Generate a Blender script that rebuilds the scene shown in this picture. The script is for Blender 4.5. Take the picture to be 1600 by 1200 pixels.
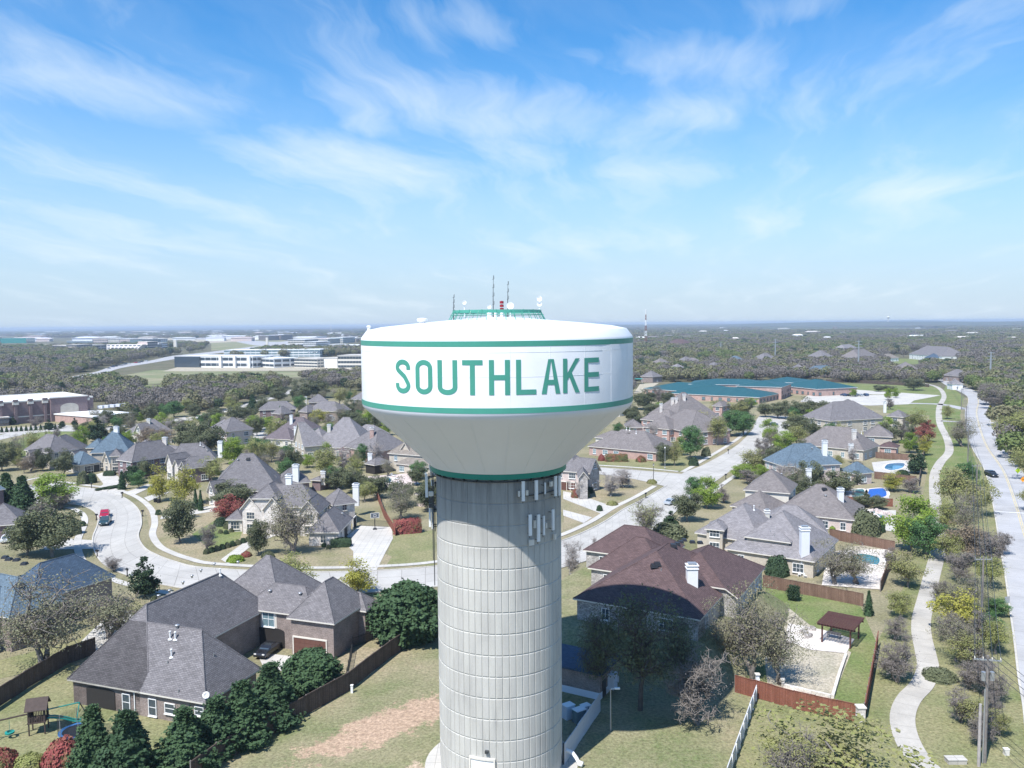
import bpy, math, random
import numpy as np
from math import sin, cos, pi, radians, hypot, atan2, tan
random.seed(7)
RNG = np.random.default_rng(7)
for o in list(bpy.data.objects): bpy.data.objects.remove(o)
SC = bpy.context.scene
COL = SC.collection

# ------------------------------------------------------------------ camera, sky, sun
CAM_H = 46.0; FPX = 1294.0; PITCH = radians(4.13); ROLL = radians(.49)
cam_d = bpy.data.cameras.new('camera'); cam = bpy.data.objects.new('camera', cam_d); COL.objects.link(cam)
cam_d.sensor_fit = 'HORIZONTAL'; cam_d.sensor_width = 36.0; cam_d.lens = 36.0*FPX/1600.0
cam_d.clip_start = .5; cam_d.clip_end = 60000
from mathutils import Matrix, Vector
cam.matrix_world = Matrix.Translation((0, 0, CAM_H)) @ Matrix.Rotation(pi/2-PITCH, 4, 'X') @ Matrix.Rotation(-ROLL, 4, 'Z')
SC.camera = cam
SC.view_settings.view_transform = 'Standard'; SC.view_settings.look = 'None'
SC.view_settings.gamma = 1; SC.view_settings.use_curve_mapping = False
SC.view_settings.exposure = .47
SC.cycles.use_denoising = True
SC.cycles.max_bounces = 6; SC.cycles.volume_bounces = 0; SC.cycles.transparent_max_bounces = 12
SUN_TO = Vector((-.380, -.525, 1.0)).normalized()
SUN_EL = math.asin(SUN_TO.z); SUN_AZ = atan2(SUN_TO.x, SUN_TO.y)
sun_d = bpy.data.lights.new('sun', 'SUN'); sun = bpy.data.objects.new('sun', sun_d); COL.objects.link(sun)
sun_d.energy = 5.0; sun_d.angle = radians(.53); sun_d.color = (1, .975, .94)
sun.rotation_euler = (-SUN_TO).to_track_quat('-Z', 'Y').to_euler(); sun.location = (-60, -60, 140)

def cam_ray(px, py):                       # direction through a pixel of the 1600 x 1200 photograph
    u = px-800; v = py-600; c, s = cos(ROLL), sin(ROLL)
    u2 = u*c-v*s; v2 = u*s+v*c
    x = u2/FPX; z = -v2/FPX
    return (x, cos(PITCH)+z*sin(PITCH), -sin(PITCH)+z*cos(PITCH))
def G(px, py, z=0.0):
    d = cam_ray(px, py); t = (z-CAM_H)/d[2]; return (d[0]*t, d[1]*t)
def PX(x, y, z):
    z = z-CAM_H; yc = y*cos(PITCH)-z*sin(PITCH); zc = y*sin(PITCH)+z*cos(PITCH)
    u2 = x/yc*FPX; v2 = -zc/yc*FPX; c, s = cos(ROLL), sin(ROLL)
    return (800+u2*c+v2*s, 600-u2*s+v2*c)
def height_at(px, py, ty):                 # height of a thing that stands at pixel (px,py) and ends at row ty
    x, y = G(px, py); lo, hi = 0, 150
    for _ in range(40):
        m = (lo+hi)/2
        if PX(x, y, m)[1] > ty: lo = m
        else: hi = m
    return lo

# ------------------------------------------------------------------ material helpers
def new_mat(name):
    m = bpy.data.materials.new(name); m.use_nodes = True
    n = m.node_tree.nodes; b = n['Principled BSDF']; return m, n, m.node_tree.links, b
def N(nodes, t, **kw):
    n = nodes.new(t)
    for k, v in kw.items():
        if k in n.inputs: n.inputs[k].default_value = v
        else: setattr(n, k, v)
    return n
def ramp(nodes, cols):
    r = nodes.new('ShaderNodeValToRGB'); e = r.color_ramp.elements
    while len(e) > 1: e.remove(e[-1])
    e[0].position = cols[0][0]; e[0].color = (*cols[0][1], 1)
    for p, c in cols[1:]:
        x = e.new(p); x.color = (*c, 1)
    return r
def mixc(n, l, fac, a, b, mode='MIX'):
    m = n.new('ShaderNodeMix'); m.data_type = 'RGBA'; m.blend_type = mode
    for s, v in ((0, fac), (6, a), (7, b)):
        if hasattr(v, 'is_output'): l.new(v, m.inputs[s])
        else: m.inputs[s].default_value = v if s == 0 else (*v, 1)
    return m.outputs[2]
def flat(name, col, rough=.6, metal=0, noise=.12, scale=3.0, spec=.4):
    m, n, l, b = new_mat(name)
    t = N(n, 'ShaderNodeTexCoord'); no = N(n, 'ShaderNodeTexNoise', Scale=scale, Detail=5.0, Roughness=.6)
    l.new(t.outputs['Object'], no.inputs['Vector'])
    r = ramp(n, [(.25, tuple(c*(1-noise) for c in col)), (.75, tuple(min(1, c*(1+noise)) for c in col))])
    l.new(no.outputs['Fac'], r.inputs[0]); l.new(r.outputs[0], b.inputs['Base Color'])
    b.inputs['Roughness'].default_value = rough; b.inputs['Metallic'].default_value = metal
    b.inputs['Specular IOR Level'].default_value = spec
    return m
def bricky(name, c1, c2, mortar, w, h, ms, var=.25, bump=.3, rough=.9, offset=.5):
    m, n, l, b = new_mat(name)
    uv = N(n, 'ShaderNodeUVMap'); br = N(n, 'ShaderNodeTexBrick', Scale=1.0)
    br.inputs['Color1'].default_value = (*c1, 1); br.inputs['Color2'].default_value = (*c2, 1); br.inputs['Mortar'].default_value = (*mortar, 1)
    br.inputs['Brick Width'].default_value = w; br.inputs['Row Height'].default_value = h; br.inputs['Mortar Size'].default_value = ms
    br.inputs['Mortar Smooth'].default_value = .3; br.offset = offset
    l.new(uv.outputs[0], br.inputs['Vector'])
    no = N(n, 'ShaderNodeTexNoise', Scale=.55, Detail=8.0, Roughness=.7); l.new(uv.outputs[0], no.inputs['Vector'])
    no2 = N(n, 'ShaderNodeTexNoise', Scale=7.0, Detail=4.0, Roughness=.8); l.new(uv.outputs[0], no2.inputs['Vector'])
    r = ramp(n, [(.3, (1-var,)*3), (.7, (1+var*.55,)*3)]); l.new(no.outputs[0], r.inputs[0])
    r2 = ramp(n, [(.25, (1-var*1.4,)*3), (.75, (1+var*1.2,)*3)]); l.new(no2.outputs[0], r2.inputs[0])
    a = mixc(n, l, 1.0, br.outputs['Color'], r.outputs[0], 'MULTIPLY'); a = mixc(n, l, 1.0, a, r2.outputs[0], 'MULTIPLY')
    l.new(a, b.inputs['Base Color']); b.inputs['Roughness'].default_value = rough; b.inputs['Specular IOR Level'].default_value = .25
    bp = N(n, 'ShaderNodeBump', Strength=bump, Distance=.03); l.new(br.outputs['Fac'], bp.inputs['Height']); bp.invert = True
    l.new(bp.outputs[0], b.inputs['Normal'])
    return m
def shingle(name, c): return bricky(name, tuple(x*.84 for x in c), tuple(x*1.2 for x in c), tuple(x*.42 for x in c), .46, .2, .02, .2, .5)
def leafmat(name, dark, light, brown=None, trans=.25):
    m, n, l, b = new_mat(name)
    oi = N(n, 'ShaderNodeObjectInfo'); t = N(n, 'ShaderNodeTexCoord')
    no = N(n, 'ShaderNodeTexNoise', Scale=.9, Detail=4.0, Roughness=.75); l.new(t.outputs['Object'], no.inputs['Vector'])
    no2 = N(n, 'ShaderNodeTexNoise', Scale=9.0, Detail=1.0); l.new(t.outputs['Object'], no2.inputs['Vector'])
    ad = N(n, 'ShaderNodeMath', operation='MULTIPLY_ADD'); l.new(no2.outputs[0], ad.inputs[0]); ad.inputs[1].default_value = .55
    l.new(no.outputs[0], ad.inputs[2])
    ad2 = N(n, 'ShaderNodeMath', operation='MULTIPLY_ADD'); l.new(oi.outputs['Random'], ad2.inputs[0]); ad2.inputs[1].default_value = .22; l.new(ad.outputs[0], ad2.inputs[2])
    cols = [(.55, dark), (1.0, light)]
    if brown: cols = [(.5, dark), (.8, light), (1.05, brown)]
    r = ramp(n, cols); l.new(ad2.outputs[0], r.inputs[0])
    l.new(r.outputs[0], b.inputs['Base Color']); b.inputs['Roughness'].default_value = .75; b.inputs['Specular IOR Level'].default_value = .2
    tr = n.new('ShaderNodeBsdfTranslucent'); l.new(r.outputs[0], tr.inputs[0])
    mx = n.new('ShaderNodeMixShader'); mx.inputs[0].default_value = trans
    l.new(b.outputs[0], mx.inputs[1]); l.new(tr.outputs[0], mx.inputs[2]); l.new(mx.outputs[0], n['Material Output'].inputs[0])
    return m
def ground_mat(name, tan, green, dark, scale=.06, bias=.5, clay=None):
    m, n, l, b = new_mat(name)
    t = N(n, 'ShaderNodeTexCoord')
    a = N(n, 'ShaderNodeTexNoise', Scale=scale, Detail=9.0, Roughness=.62); l.new(t.outputs['Object'], a.inputs['Vector'])
    c = N(n, 'ShaderNodeTexNoise', Scale=scale*14, Detail=8.0, Roughness=.75); l.new(t.outputs['Object'], c.inputs['Vector'])
    d = N(n, 'ShaderNodeTexNoise', Scale=2.6, Detail=6.0, Roughness=.8); l.new(t.outputs['Object'], d.inputs['Vector'])
    r = ramp(n, [(bias-.12, green), (bias+.12, tan)]); l.new(a.outputs[0], r.inputs[0])
    r2 = ramp(n, [(.35, (0, 0, 0)), (.7, (1, 1, 1))]); l.new(c.outputs[0], r2.inputs[0])
    x = mixc(n, l, r2.outputs[0], r.outputs[0], tuple((p+q)/2 for p, q in zip(tan, green)))
    r3 = ramp(n, [(.3, (.42,)*3), (.72, (1.42,)*3)]); l.new(d.outputs[0], r3.inputs[0])
    x = mixc(n, l, 1.0, x, r3.outputs[0], 'MULTIPLY')
    if clay:
        for (cx, cy, ang, lx, ly, ccol, thr) in clay:
            mp = N(n, 'ShaderNodeMapping'); mp.vector_type = 'TEXTURE'; mp.inputs['Location'].default_value = (cx, cy, 0)
            mp.inputs['Rotation'].default_value = (0, 0, ang); mp.inputs['Scale'].default_value = (lx, ly, 1)
            l.new(t.outputs['Object'], mp.inputs[0])
            ln = N(n, 'ShaderNodeVectorMath', operation='LENGTH'); l.new(mp.outputs[0], ln.inputs[0])
            nn = N(n, 'ShaderNodeTexNoise', Scale=.5, Detail=12.0, Roughness=.8); l.new(t.outputs['Object'], nn.inputs['Vector'])
            mm = N(n, 'ShaderNodeMath', operation='MULTIPLY_ADD'); l.new(nn.outputs[0], mm.inputs[0]); mm.inputs[1].default_value = 2.6; l.new(ln.outputs['Value'], mm.inputs[2])
            rr = ramp(n, [(thr, (.9,)*3), (thr+.2, (0, 0, 0))])
            dv = N(n, 'ShaderNodeMath', operation='MULTIPLY'); dv.inputs[1].default_value = .5; l.new(mm.outputs[0], dv.inputs[0]); l.new(dv.outputs[0], rr.inputs[0])
            cc = mixc(n, l, r2.outputs[0], ccol, tuple(min(1, q*1.6+.04) for q in ccol))
            cc = mixc(n, l, 1.0, cc, r3.outputs[0], 'MULTIPLY')
            x = mixc(n, l, rr.outputs[0], x, cc)
    l.new(x, b.inputs['Base Color']); b.inputs['Roughness'].default_value = .95; b.inputs['Specular IOR Level'].default_value = .1
    bp = N(n, 'ShaderNodeBump', Strength=.6, Distance=.15); l.new(d.outputs[0], bp.inputs['Height']); l.new(bp.outputs[0], b.inputs['Normal'])
    return m
def paving(name, col, var=.12, joint=None, stain=.2):
    m, n, l, b = new_mat(name)
    t = N(n, 'ShaderNodeTexCoord')
    a = N(n, 'ShaderNodeTexNoise', Scale=.12, Detail=10.0, Roughness=.7); l.new(t.outputs['Object'], a.inputs['Vector'])
    c = N(n, 'ShaderNodeTexNoise', Scale=5.0, Detail=4.0, Roughness=.8); l.new(t.outputs['Object'], c.inputs['Vector'])
    r = ramp(n, [(.3, tuple(x*(1-stain) for x in col)), (.62, tuple(x*(1+var*.5) for x in col))]); l.new(a.outputs[0], r.inputs[0])
    r2 = ramp(n, [(.3, (1-var,)*3), (.7, (1+var,)*3)]); l.new(c.outputs[0], r2.inputs[0])
    x = mixc(n, l, 1.0, r.outputs[0], r2.outputs[0], 'MULTIPLY')
    if joint:
        uv = N(n, 'ShaderNodeUVMap'); br = N(n, 'ShaderNodeTexBrick', Scale=1.0); br.offset = 0
        br.inputs['Color1'].default_value = (1, 1, 1, 1); br.inputs['Color2'].default_value = (.93, .93, .93, 1); br.inputs['Mortar'].default_value = (.62, .61, .6, 1)
        br.inputs['Brick Width'].default_value = joint[0]; br.inputs['Row Height'].default_value = joint[1]; br.inputs['Mortar Size'].default_value = joint[2]
        l.new(uv.outputs[0], br.inputs[0]); x = mixc(n, l, 1.0, x, br.outputs[0], 'MULTIPLY')
    l.new(x, b.inputs['Base Color']); b.inputs['Roughness'].default_value = .9; b.inputs['Specular IOR Level'].default_value = .2
    return m
M = {}
ROOFC = dict(gray=(.155, .145, .148), ltgray=(.20, .188, .192), dark=(.10, .095, .105), blue=(.10, .14, .175), navy=(.055, .085, .125),
             brown=(.165, .148, .143), red=(.096, .064, .063), purple=(.125, .105, .112), tan=(.2, .175, .15), ltan=(.26, .22, .185))
for k, c in ROOFC.items(): M['roof_'+k] = shingle('shingles_'+k, tuple(x*1.28 for x in c))
M['brick'] = bricky('brown_brick', (.21, .155, .135), (.34, .265, .235), (.34, .31, .29), .22, .075, .012, .3)
M['redbrick'] = bricky('red_brick', (.42, .24, .20), (.52, .33, .28), (.5, .42, .38), .22, .075, .012, .25)
M['pinkbrick'] = bricky('pale_pink_brick', (.55, .43, .40), (.66, .54, .5), (.62, .56, .52), .22, .075, .012, .2)
M['tanbrick'] = bricky('tan_brick', (.48, .42, .34), (.58, .52, .43), (.5, .46, .4), .22, .075, .012, .2)
M['stone'] = bricky('pale_limestone', (.62, .56, .50), (.78, .73, .68), (.55, .5, .46), .55, .28, .02, .3)
M['graystone'] = bricky('mottled_gray_stone', (.36, .33, .31), (.62, .58, .54), (.3, .28, .27), .5, .25, .03, .45)
M['darkbrick'] = bricky('purple_brick', (.17, .11, .115), (.22, .15, .15), (.3, .26, .26), .5, .2, .02, .15)
M['white'] = flat('white_trim', (.78, .78, .77), .5, noise=.04)
M['cream'] = flat('cream_trim', (.66, .62, .55), .6, noise=.06)
M['siding'] = flat('pale_siding', (.6, .57, .5), .6, noise=.08)
M['glass'] = flat('window_glass', (.05, .07, .09), .08, noise=.2, spec=1.0)
M['blueglass'] = flat('blue_green_glass', (.16, .24, .27), .1, noise=.25, spec=1.0)
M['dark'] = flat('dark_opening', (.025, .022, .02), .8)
M['door'] = flat('brown_garage_door', (.13, .06, .045), .6)
M['wood'] = bricky('dark_stained_boards', (.10, .075, .062), (.15, .115, .095), (.04, .03, .025), .14, 2.2, .012, .3, offset=0)
M['redwood'] = bricky('red_stained_boards', (.23, .085, .055), (.31, .125, .085), (.08, .03, .02), .14, 2.2, .012, .25, offset=0)
M['oldwood'] = bricky('brown_stained_boards', (.19, .115, .085), (.27, .17, .125), (.07, .045, .03), .14, 2.2, .012, .3, offset=0)
M['metal'] = flat('galvanised_metal', (.45, .46, .47), .4, .6)
M['dmetal'] = flat('dark_metal', (.06, .065, .07), .5, .4)
M['black'] = flat('black_plastic', (.02, .02, .022), .4)
M['pole'] = flat('gray_weathered_wood', (.2, .18, .165), .9, noise=.3)
M['bark'] = flat('gray_bark', (.21, .185, .165), .95, noise=.35, scale=1.5)
M['bark2'] = flat('pale_bark', (.36, .33, .31), .95, noise=.25, scale=1.5)
M['darkbark'] = flat('dark_bark', (.10, .085, .075), .95, noise=.35, scale=1.5)
M['concrete'] = paving('street_concrete', (.46, .44, .405), .07, (4.5, 4.5, .07), .2)
M['walk'] = paving('sidewalk_concrete', (.53, .505, .46), .07, (1.4, 1.5, .03), .2)
M['trail'] = paving('trail_concrete', (.47, .44, .39), .1, (3.0, 3.0, .03), .3)
M['asphalt'] = paving('pale_asphalt', (.42, .415, .415), .08, (6.0, 5.5, .05), .22)
M['lane'] = flat('yellow_paint', (.62, .5, .22), .7, noise=.35, scale=1.5)
M['lanew'] = flat('white_paint', (.8, .8, .8), .7, noise=.2)
M['bed'] = flat('mulch', (.12, .085, .06), .95, noise=.5, scale=2)
M['teal'] = bricky('teal_standing_seam', (.02, .085, .10), (.025, .10, .115), (.015, .06, .07), .6, 60., .03, .08, .3, .5, 0)
# ------------------------------------------------------------------ mesh building
class MB:
    def __init__(s): s.v = []; s.f = []; s.m = []
    def face(s, pts, mi=0):
        b = len(s.v); s.v += [tuple(p) for p in pts]; s.f.append(tuple(range(b, b+len(pts)))); s.m.append(mi)
    def box(s, c, d, rz=0, mi=0, taper=1.0):
        hx, hy, hz = d[0]/2, d[1]/2, d[2]/2; cs, sn = cos(rz), sin(rz); P = []
        for z, k in ((-hz, 1), (hz, taper)):
            for x, y in ((-hx*k, -hy*k), (hx*k, -hy*k), (hx*k, hy*k), (-hx*k, hy*k)):
                P.append((c[0]+x*cs-y*sn, c[1]+x*sn+y*cs, c[2]+z))
        for q in ((3, 2, 1, 0), (4, 5, 6, 7), (0, 1, 5, 4), (1, 2, 6, 5), (2, 3, 7, 6), (3, 0, 4, 7)): s.face([P[i] for i in q], mi)
    def tube(s, pts, rad, n=6, mi=0, caps=True):
        pts = [Vector(p) for p in pts]; R = rad if isinstance(rad, (list, tuple)) else [rad]*len(pts)
        rings = []; b = len(s.v)
        for i, p in enumerate(pts):
            d = (pts[min(i+1, len(pts)-1)]-pts[max(i-1, 0)]).normalized()
            a = d.cross(Vector((0, 0, 1)) if abs(d.z) < .9 else Vector((1, 0, 0))).normalized(); c = d.cross(a)
            for k in range(n):
                t = 2*pi*k/n; s.v.append(tuple(p+(a*cos(t)+c*sin(t))*R[i]))
        for i in range(len(pts)-1):
            for k in range(n):
                k2 = (k+1) % n; s.f.append((b+i*n+k, b+i*n+k2, b+(i+1)*n+k2, b+(i+1)*n+k)); s.m.append(mi)
        if caps:
            s.f.append(tuple(b+k for k in range(n))[::-1]); s.m.append(mi); q = b+(len(pts)-1)*n
            s.f.append(tuple(q+k for k in range(n))); s.m.append(mi)
    def lathe(s, prof, c=(0, 0, 0), n=32, mi=0):
        b = len(s.v)
        for r, z in prof:
            for k in range(n):
                t = 2*pi*k/n; s.v.append((c[0]+r*cos(t), c[1]+r*sin(t), c[2]+z))
        for i in range(len(prof)-1):
            m_ = mi[i] if isinstance(mi, (list, tuple)) else mi
            for k in range(n):
                k2 = (k+1) % n; s.f.append((b+i*n+k, b+i*n+k2, b+(i+1)*n+k2, b+(i+1)*n+k)); s.m.append(m_)
    def prism(s, poly, z0, z1, mi=0):
        n = len(poly); s.face([(x, y, z1) for x, y in poly], mi); s.face([(x, y, z0) for x, y in poly][::-1], mi)
        for i in range(n):
            a, b = poly[i], poly[(i+1) % n]; s.face([(a[0], a[1], z0), (b[0], b[1], z0), (b[0], b[1], z1), (a[0], a[1], z1)], mi)
    def mesh(s, name, mats, smooth=False, uv=True):
        me = bpy.data.meshes.new(name); me.from_pydata(s.v, [], s.f)
        for m in (mats if isinstance(mats, (list, tuple)) else [mats]): me.materials.append(m)
        me.polygons.foreach_set('material_index', s.m)
        if smooth: me.polygons.foreach_set('use_smooth', [True]*len(s.f))
        if uv and len(s.f) < 60000:
            u = me.uv_layers.new(name='UVMap').data
            for p in me.polygons:
                n = p.normal
                a = Vector((-n.y, n.x, 0))
                a = a.normalized() if a.length > 1e-3 else Vector((1, 0, 0)); b = n.cross(a)
                for li in p.loop_indices:
                    co = me.vertices[me.loops[li].vertex_index].co; u[li].uv = (co.dot(a), co.dot(b))
        return me
    def build(s, name, mats, parent=None, smooth=False, kind=None, loc=None, rz=0, **kw):
        return link(name, s.mesh(name, mats, smooth), parent, kind, loc, rz, **kw)
def link(name, me, parent=None, kind=None, loc=None, rz=0, **kw):
    o = bpy.data.objects.new(name, me); COL.objects.link(o)
    if parent: o.parent = parent
    if kind: o['kind'] = kind
    if loc is not None: o.location = loc
    if rz: o.rotation_euler = (0, 0, rz)
    tag(o, **kw); return o
def tag(o, label=None, cat=None, group=None, kind=None):
    if label: o['label'] = label
    if cat: o['category'] = cat
    if group: o['group'] = group
    if kind: o['kind'] = kind
def thing(name, loc, label, cat, group=None, rz=0):
    o = bpy.data.objects.new(name, None); COL.objects.link(o); o.location = loc; o.rotation_euler = (0, 0, rz)
    o.empty_display_size = .5; tag(o, label, cat, group); return o
def np_mesh(name, V, F, mats, midx=None, smooth=False):      # V (n,3), F (m,4) or (m,3)
    me = bpy.data.meshes.new(name); k = F.shape[1]
    me.vertices.add(len(V)); me.vertices.foreach_set('co', V.astype(np.float32).ravel())
    me.loops.add(F.size); me.loops.foreach_set('vertex_index', F.astype(np.int32).ravel())
    me.polygons.add(len(F)); me.polygons.foreach_set('loop_start', np.arange(0, F.size, k, dtype=np.int32))
    me.polygons.foreach_set('loop_total', np.full(len(F), k, dtype=np.int32))
    if midx is not None: me.polygons.foreach_set('material_index', midx.astype(np.int32))
    if smooth: me.polygons.foreach_set('use_smooth', np.ones(len(F), bool))
    for m in (mats if isinstance(mats, (list, tuple)) else [mats]): me.materials.append(m)
    me.update(calc_edges=True); me.validate(); return me

# ------------------------------------------------------------------ sky with thin cloud
W = bpy.data.worlds.new('World'); SC.world = W; W.use_nodes = True
wn, wl = W.node_tree.nodes, W.node_tree.links
sky = N(wn, 'ShaderNodeTexSky'); sky.sky_type = 'NISHITA'; sky.sun_disc = False; sky.sun_elevation = SUN_EL; sky.sun_rotation = SUN_AZ
sky.air_density = 1.0; sky.dust_density = .1; sky.ozone_density = 3.0; sky.altitude = 0
tc = N(wn, 'ShaderNodeTexCoord')
hs = N(wn, 'ShaderNodeHueSaturation', Saturation=1.34, Value=1.62); wl.new(sky.outputs[0], hs.inputs['Color'])
sep = N(wn, 'ShaderNodeSeparateXYZ'); wl.new(tc.outputs['Generated'], sep.inputs[0])
zz = N(wn, 'ShaderNodeMath', operation='ADD'); wl.new(sep.outputs[2], zz.inputs[0]); zz.inputs[1].default_value = .13
dx = N(wn, 'ShaderNodeMath', operation='DIVIDE'); wl.new(sep.outputs[0], dx.inputs[0]); wl.new(zz.outputs[0], dx.inputs[1])
dy = N(wn, 'ShaderNodeMath', operation='DIVIDE'); wl.new(sep.outputs[1], dy.inputs[0]); wl.new(zz.outputs[0], dy.inputs[1])
cv = N(wn, 'ShaderNodeCombineXYZ'); wl.new(dx.outputs[0], cv.inputs[0]); wl.new(dy.outputs[0], cv.inputs[1])
# drifting cirrus: warped, stretched noise on a flat layer overhead
wp = N(wn, 'ShaderNodeTexNoise', Scale=.9, Detail=4.0); wl.new(cv.outputs[0], wp.inputs[0])
wa = N(wn, 'ShaderNodeVectorMath', operation='MULTIPLY_ADD'); wl.new(wp.outputs['Color'], wa.inputs[0]); wa.inputs[1].default_value = (.8, .8, 0); wl.new(cv.outputs[0], wa.inputs[2])
mp = N(wn, 'ShaderNodeMapping'); PA, PB = (lambda f: (f(0, 70), f(370, 210)))(lambda x, y: (lambda d: (d[0]/(d[2]+.13*math.sqrt(d[0]**2+d[1]**2+d[2]**2)), d[1]/(d[2]+.13*math.sqrt(d[0]**2+d[1]**2+d[2]**2))))(cam_ray(x, y)))
mp.vector_type = 'TEXTURE'; mp.inputs['Rotation'].default_value = (0, 0, atan2(PB[1]-PA[1], PB[0]-PA[0])+.25); mp.inputs['Scale'].default_value = (1.5, .45, 1); wl.new(wa.outputs[0], mp.inputs[0])
c1 = N(wn, 'ShaderNodeTexNoise', Scale=1.25, Detail=11.0, Roughness=.58, Lacunarity=2.1); wl.new(mp.outputs[0], c1.inputs[0])
r1 = ramp(wn, [(.40, (0, 0, 0)), (.85, (1, 1, 1))]); wl.new(c1.outputs[0], r1.inputs[0])
blob = None
def plane_pt(px, py):
    d = cam_ray(px, py); L = math.sqrt(sum(q*q for q in d)); k = d[2]/L+.13; return (d[0]/L/k, d[1]/L/k)
def cloud_bank(x0, y0, x1, y1, hw, amp):         # a bank of cirrus between two bearings on the cloud layer
    global blob
    a, b = plane_pt(x0, y0), plane_pt(x1, y1); c = plane_pt((x0+x1)/2, (y0+y1)/2-hw); cx, cy = (a[0]+b[0])/2, (a[1]+b[1])/2; ang = atan2(b[1]-a[1], b[0]-a[0]); lx = hypot(b[0]-a[0], b[1]-a[1])*.74
    ly = max(.05, abs(-(c[0]-cx)*sin(ang)+(c[1]-cy)*cos(ang)))*1.9
    m_ = N(wn, 'ShaderNodeMapping'); m_.vector_type = 'TEXTURE'; m_.inputs['Location'].default_value = (cx, cy, 0)
    m_.inputs['Rotation'].default_value = (0, 0, ang); m_.inputs['Scale'].default_value = (lx, ly, 1); wl.new(cvw.outputs[0], m_.inputs[0])
    q = N(wn, 'ShaderNodeVectorMath', operation='LENGTH'); wl.new(m_.outputs[0], q.inputs[0])
    mr = N(wn, 'ShaderNodeMapRange'); mr.interpolation_type = 'SMOOTHSTEP'; wl.new(q.outputs['Value'], mr.inputs[0])
    mr.inputs[1].default_value = 1.0; mr.inputs[2].default_value = 0.0; mr.inputs[3].default_value = 0; mr.inputs[4].default_value = amp*.86
    if blob is None: blob = mr.outputs[0]
    else:
        ad = N(wn, 'ShaderNodeMath', operation='MAXIMUM'); wl.new(blob, ad.inputs[0]); wl.new(mr.outputs[0], ad.inputs[1]); blob = ad.outputs[0]
cvw = N(wn, 'ShaderNodeVectorMath', operation='MULTIPLY_ADD'); wl.new(wp.outputs['Color'], cvw.inputs[0]); cvw.inputs[1].default_value = (.35, .35, 0)
cvo = N(wn, 'ShaderNodeVectorMath', operation='SUBTRACT'); wl.new(cv.outputs[0], cvo.inputs[0]); cvo.inputs[1].default_value = (.175, .175, 0); wl.new(cvo.outputs[0], cvw.inputs[2])
for a in ((-60, 60, 380, 215, 55, .62), (-60, 110, 240, 150, 40, .5), (330, 215, 720, 300, 55, .62), (430, 90, 620, 230, 40, .34), (600, 130, 960, 215, 60, .46), (700, 200, 880, 270, 40, .4), (590, 20, 860, 60, 40, .34), (880, 70, 1180, 115, 40, .42),
          (980, 180, 1160, 190, 20, .26), (-80, 340, 380, 400, 45, .3), (0, 225, 330, 330, 22, .24), (1150, 350, 1290, 345, 20, .34), (1290, 325, 1640, 265, 26, .36), (1400, 310, 1700, 320, 26, .26), (850, 290, 1240, 265, 24, .26), (700, 400, 1100, 370, 30, .2), (1120, 10, 1330, 20, 26, .24)):
    cloud_bank(*a)
mm1 = N(wn, 'ShaderNodeMath', operation='MULTIPLY_ADD'); wl.new(c1.outputs[0], mm1.inputs[0]); mm1.inputs[1].default_value = 1.15; wl.new(blob, mm1.inputs[2])
r2_ = ramp(wn, [(.45, (0, 0, 0)), (1.0, (.72,)*3)]); 
sc_ = N(wn, 'ShaderNodeMath', operation='MULTIPLY'); sc_.inputs[1].default_value = .8; wl.new(mm1.outputs[0], sc_.inputs[0]); wl.new(sc_.outputs[0], r2_.inputs[0])
r2_.color_ramp.elements[1].position = .99
e = r2_.color_ramp.elements.new(.5); e.color = (0, 0, 0, 1); r2_.color_ramp.elements[1].color = (.16, .16, .16, 1) if False else r2_.color_ramp.elements[1].color
thin = N(wn, 'ShaderNodeMath', operation='MULTIPLY_ADD'); wl.new(r1.outputs[0], thin.inputs[0]); thin.inputs[1].default_value = .2; wl.new(r2_.outputs[0], thin.inputs[2])
# cirrus veil thickens towards the horizon, as any layer seen edge-on does
ve = N(wn, 'ShaderNodeMapRange'); ve.interpolation_type = 'SMOOTHSTEP'; wl.new(sep.outputs[2], ve.inputs[0]); ve.inputs[1].default_value = .0; ve.inputs[2].default_value = .38; ve.inputs[3].default_value = .93; ve.inputs[4].default_value = 0
sq = N(wn, 'ShaderNodeMath', operation='POWER'); sq.inputs[1].default_value = 1.6; wl.new(ve.outputs[0], sq.inputs[0])
cm0 = mixc(wn, wl, sq.outputs[0], hs.outputs[0], (4.15, 5.5, 7.2))
cm = mixc(wn, wl, thin.outputs[0], cm0, (7.4, 8.3, 9.0))
bg = wn['Background']; wl.new(cm, bg.inputs[0]); bg.inputs[1].default_value = .088
# ------------------------------------------------------------------ the ground and everything flat on it
TAN = (.35, .29, .195); GRN = (.13, .165, .055); 
M['ground'] = ground_mat('dormant_grass', (.35, .30, .20), (.15, .16, .075), None, .045, .46)
M['field'] = ground_mat('rough_mown_field', (.36, .30, .20), (.15, .185, .075), None, .09, .5,
    clay=[(-13.5, 93.5, radians(42), 19, 5.0, (.36, .25, .175), .93), (-6, 84, radians(40), 12, 4.5, (.42, .32, .235), .90)])
M['lawn'] = ground_mat('green_lawn', (.30, .27, .15), (.14, .18, .065), None, .12, .43)
M['lush'] = ground_mat('spring_lawn', (.25, .245, .12), (.12, .185, .05), None, .12, .5)
M['tanlawn'] = ground_mat('brown_lawn', (.38, .31, .215), (.18, .19, .085), None, .1, .42)
M['yard'] = ground_mat('bare_sandy_yard', (.5, .44, .35), (.30, .29, .20), None, .25, .4)
M['clear'] = ground_mat('distant_meadow', (.34, .30, .20), (.16, .2, .09), None, .02, .5)
M['floor'] = ground_mat('woodland_floor', (.20, .17, .12), (.09, .105, .05), None, .03, .5)

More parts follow.
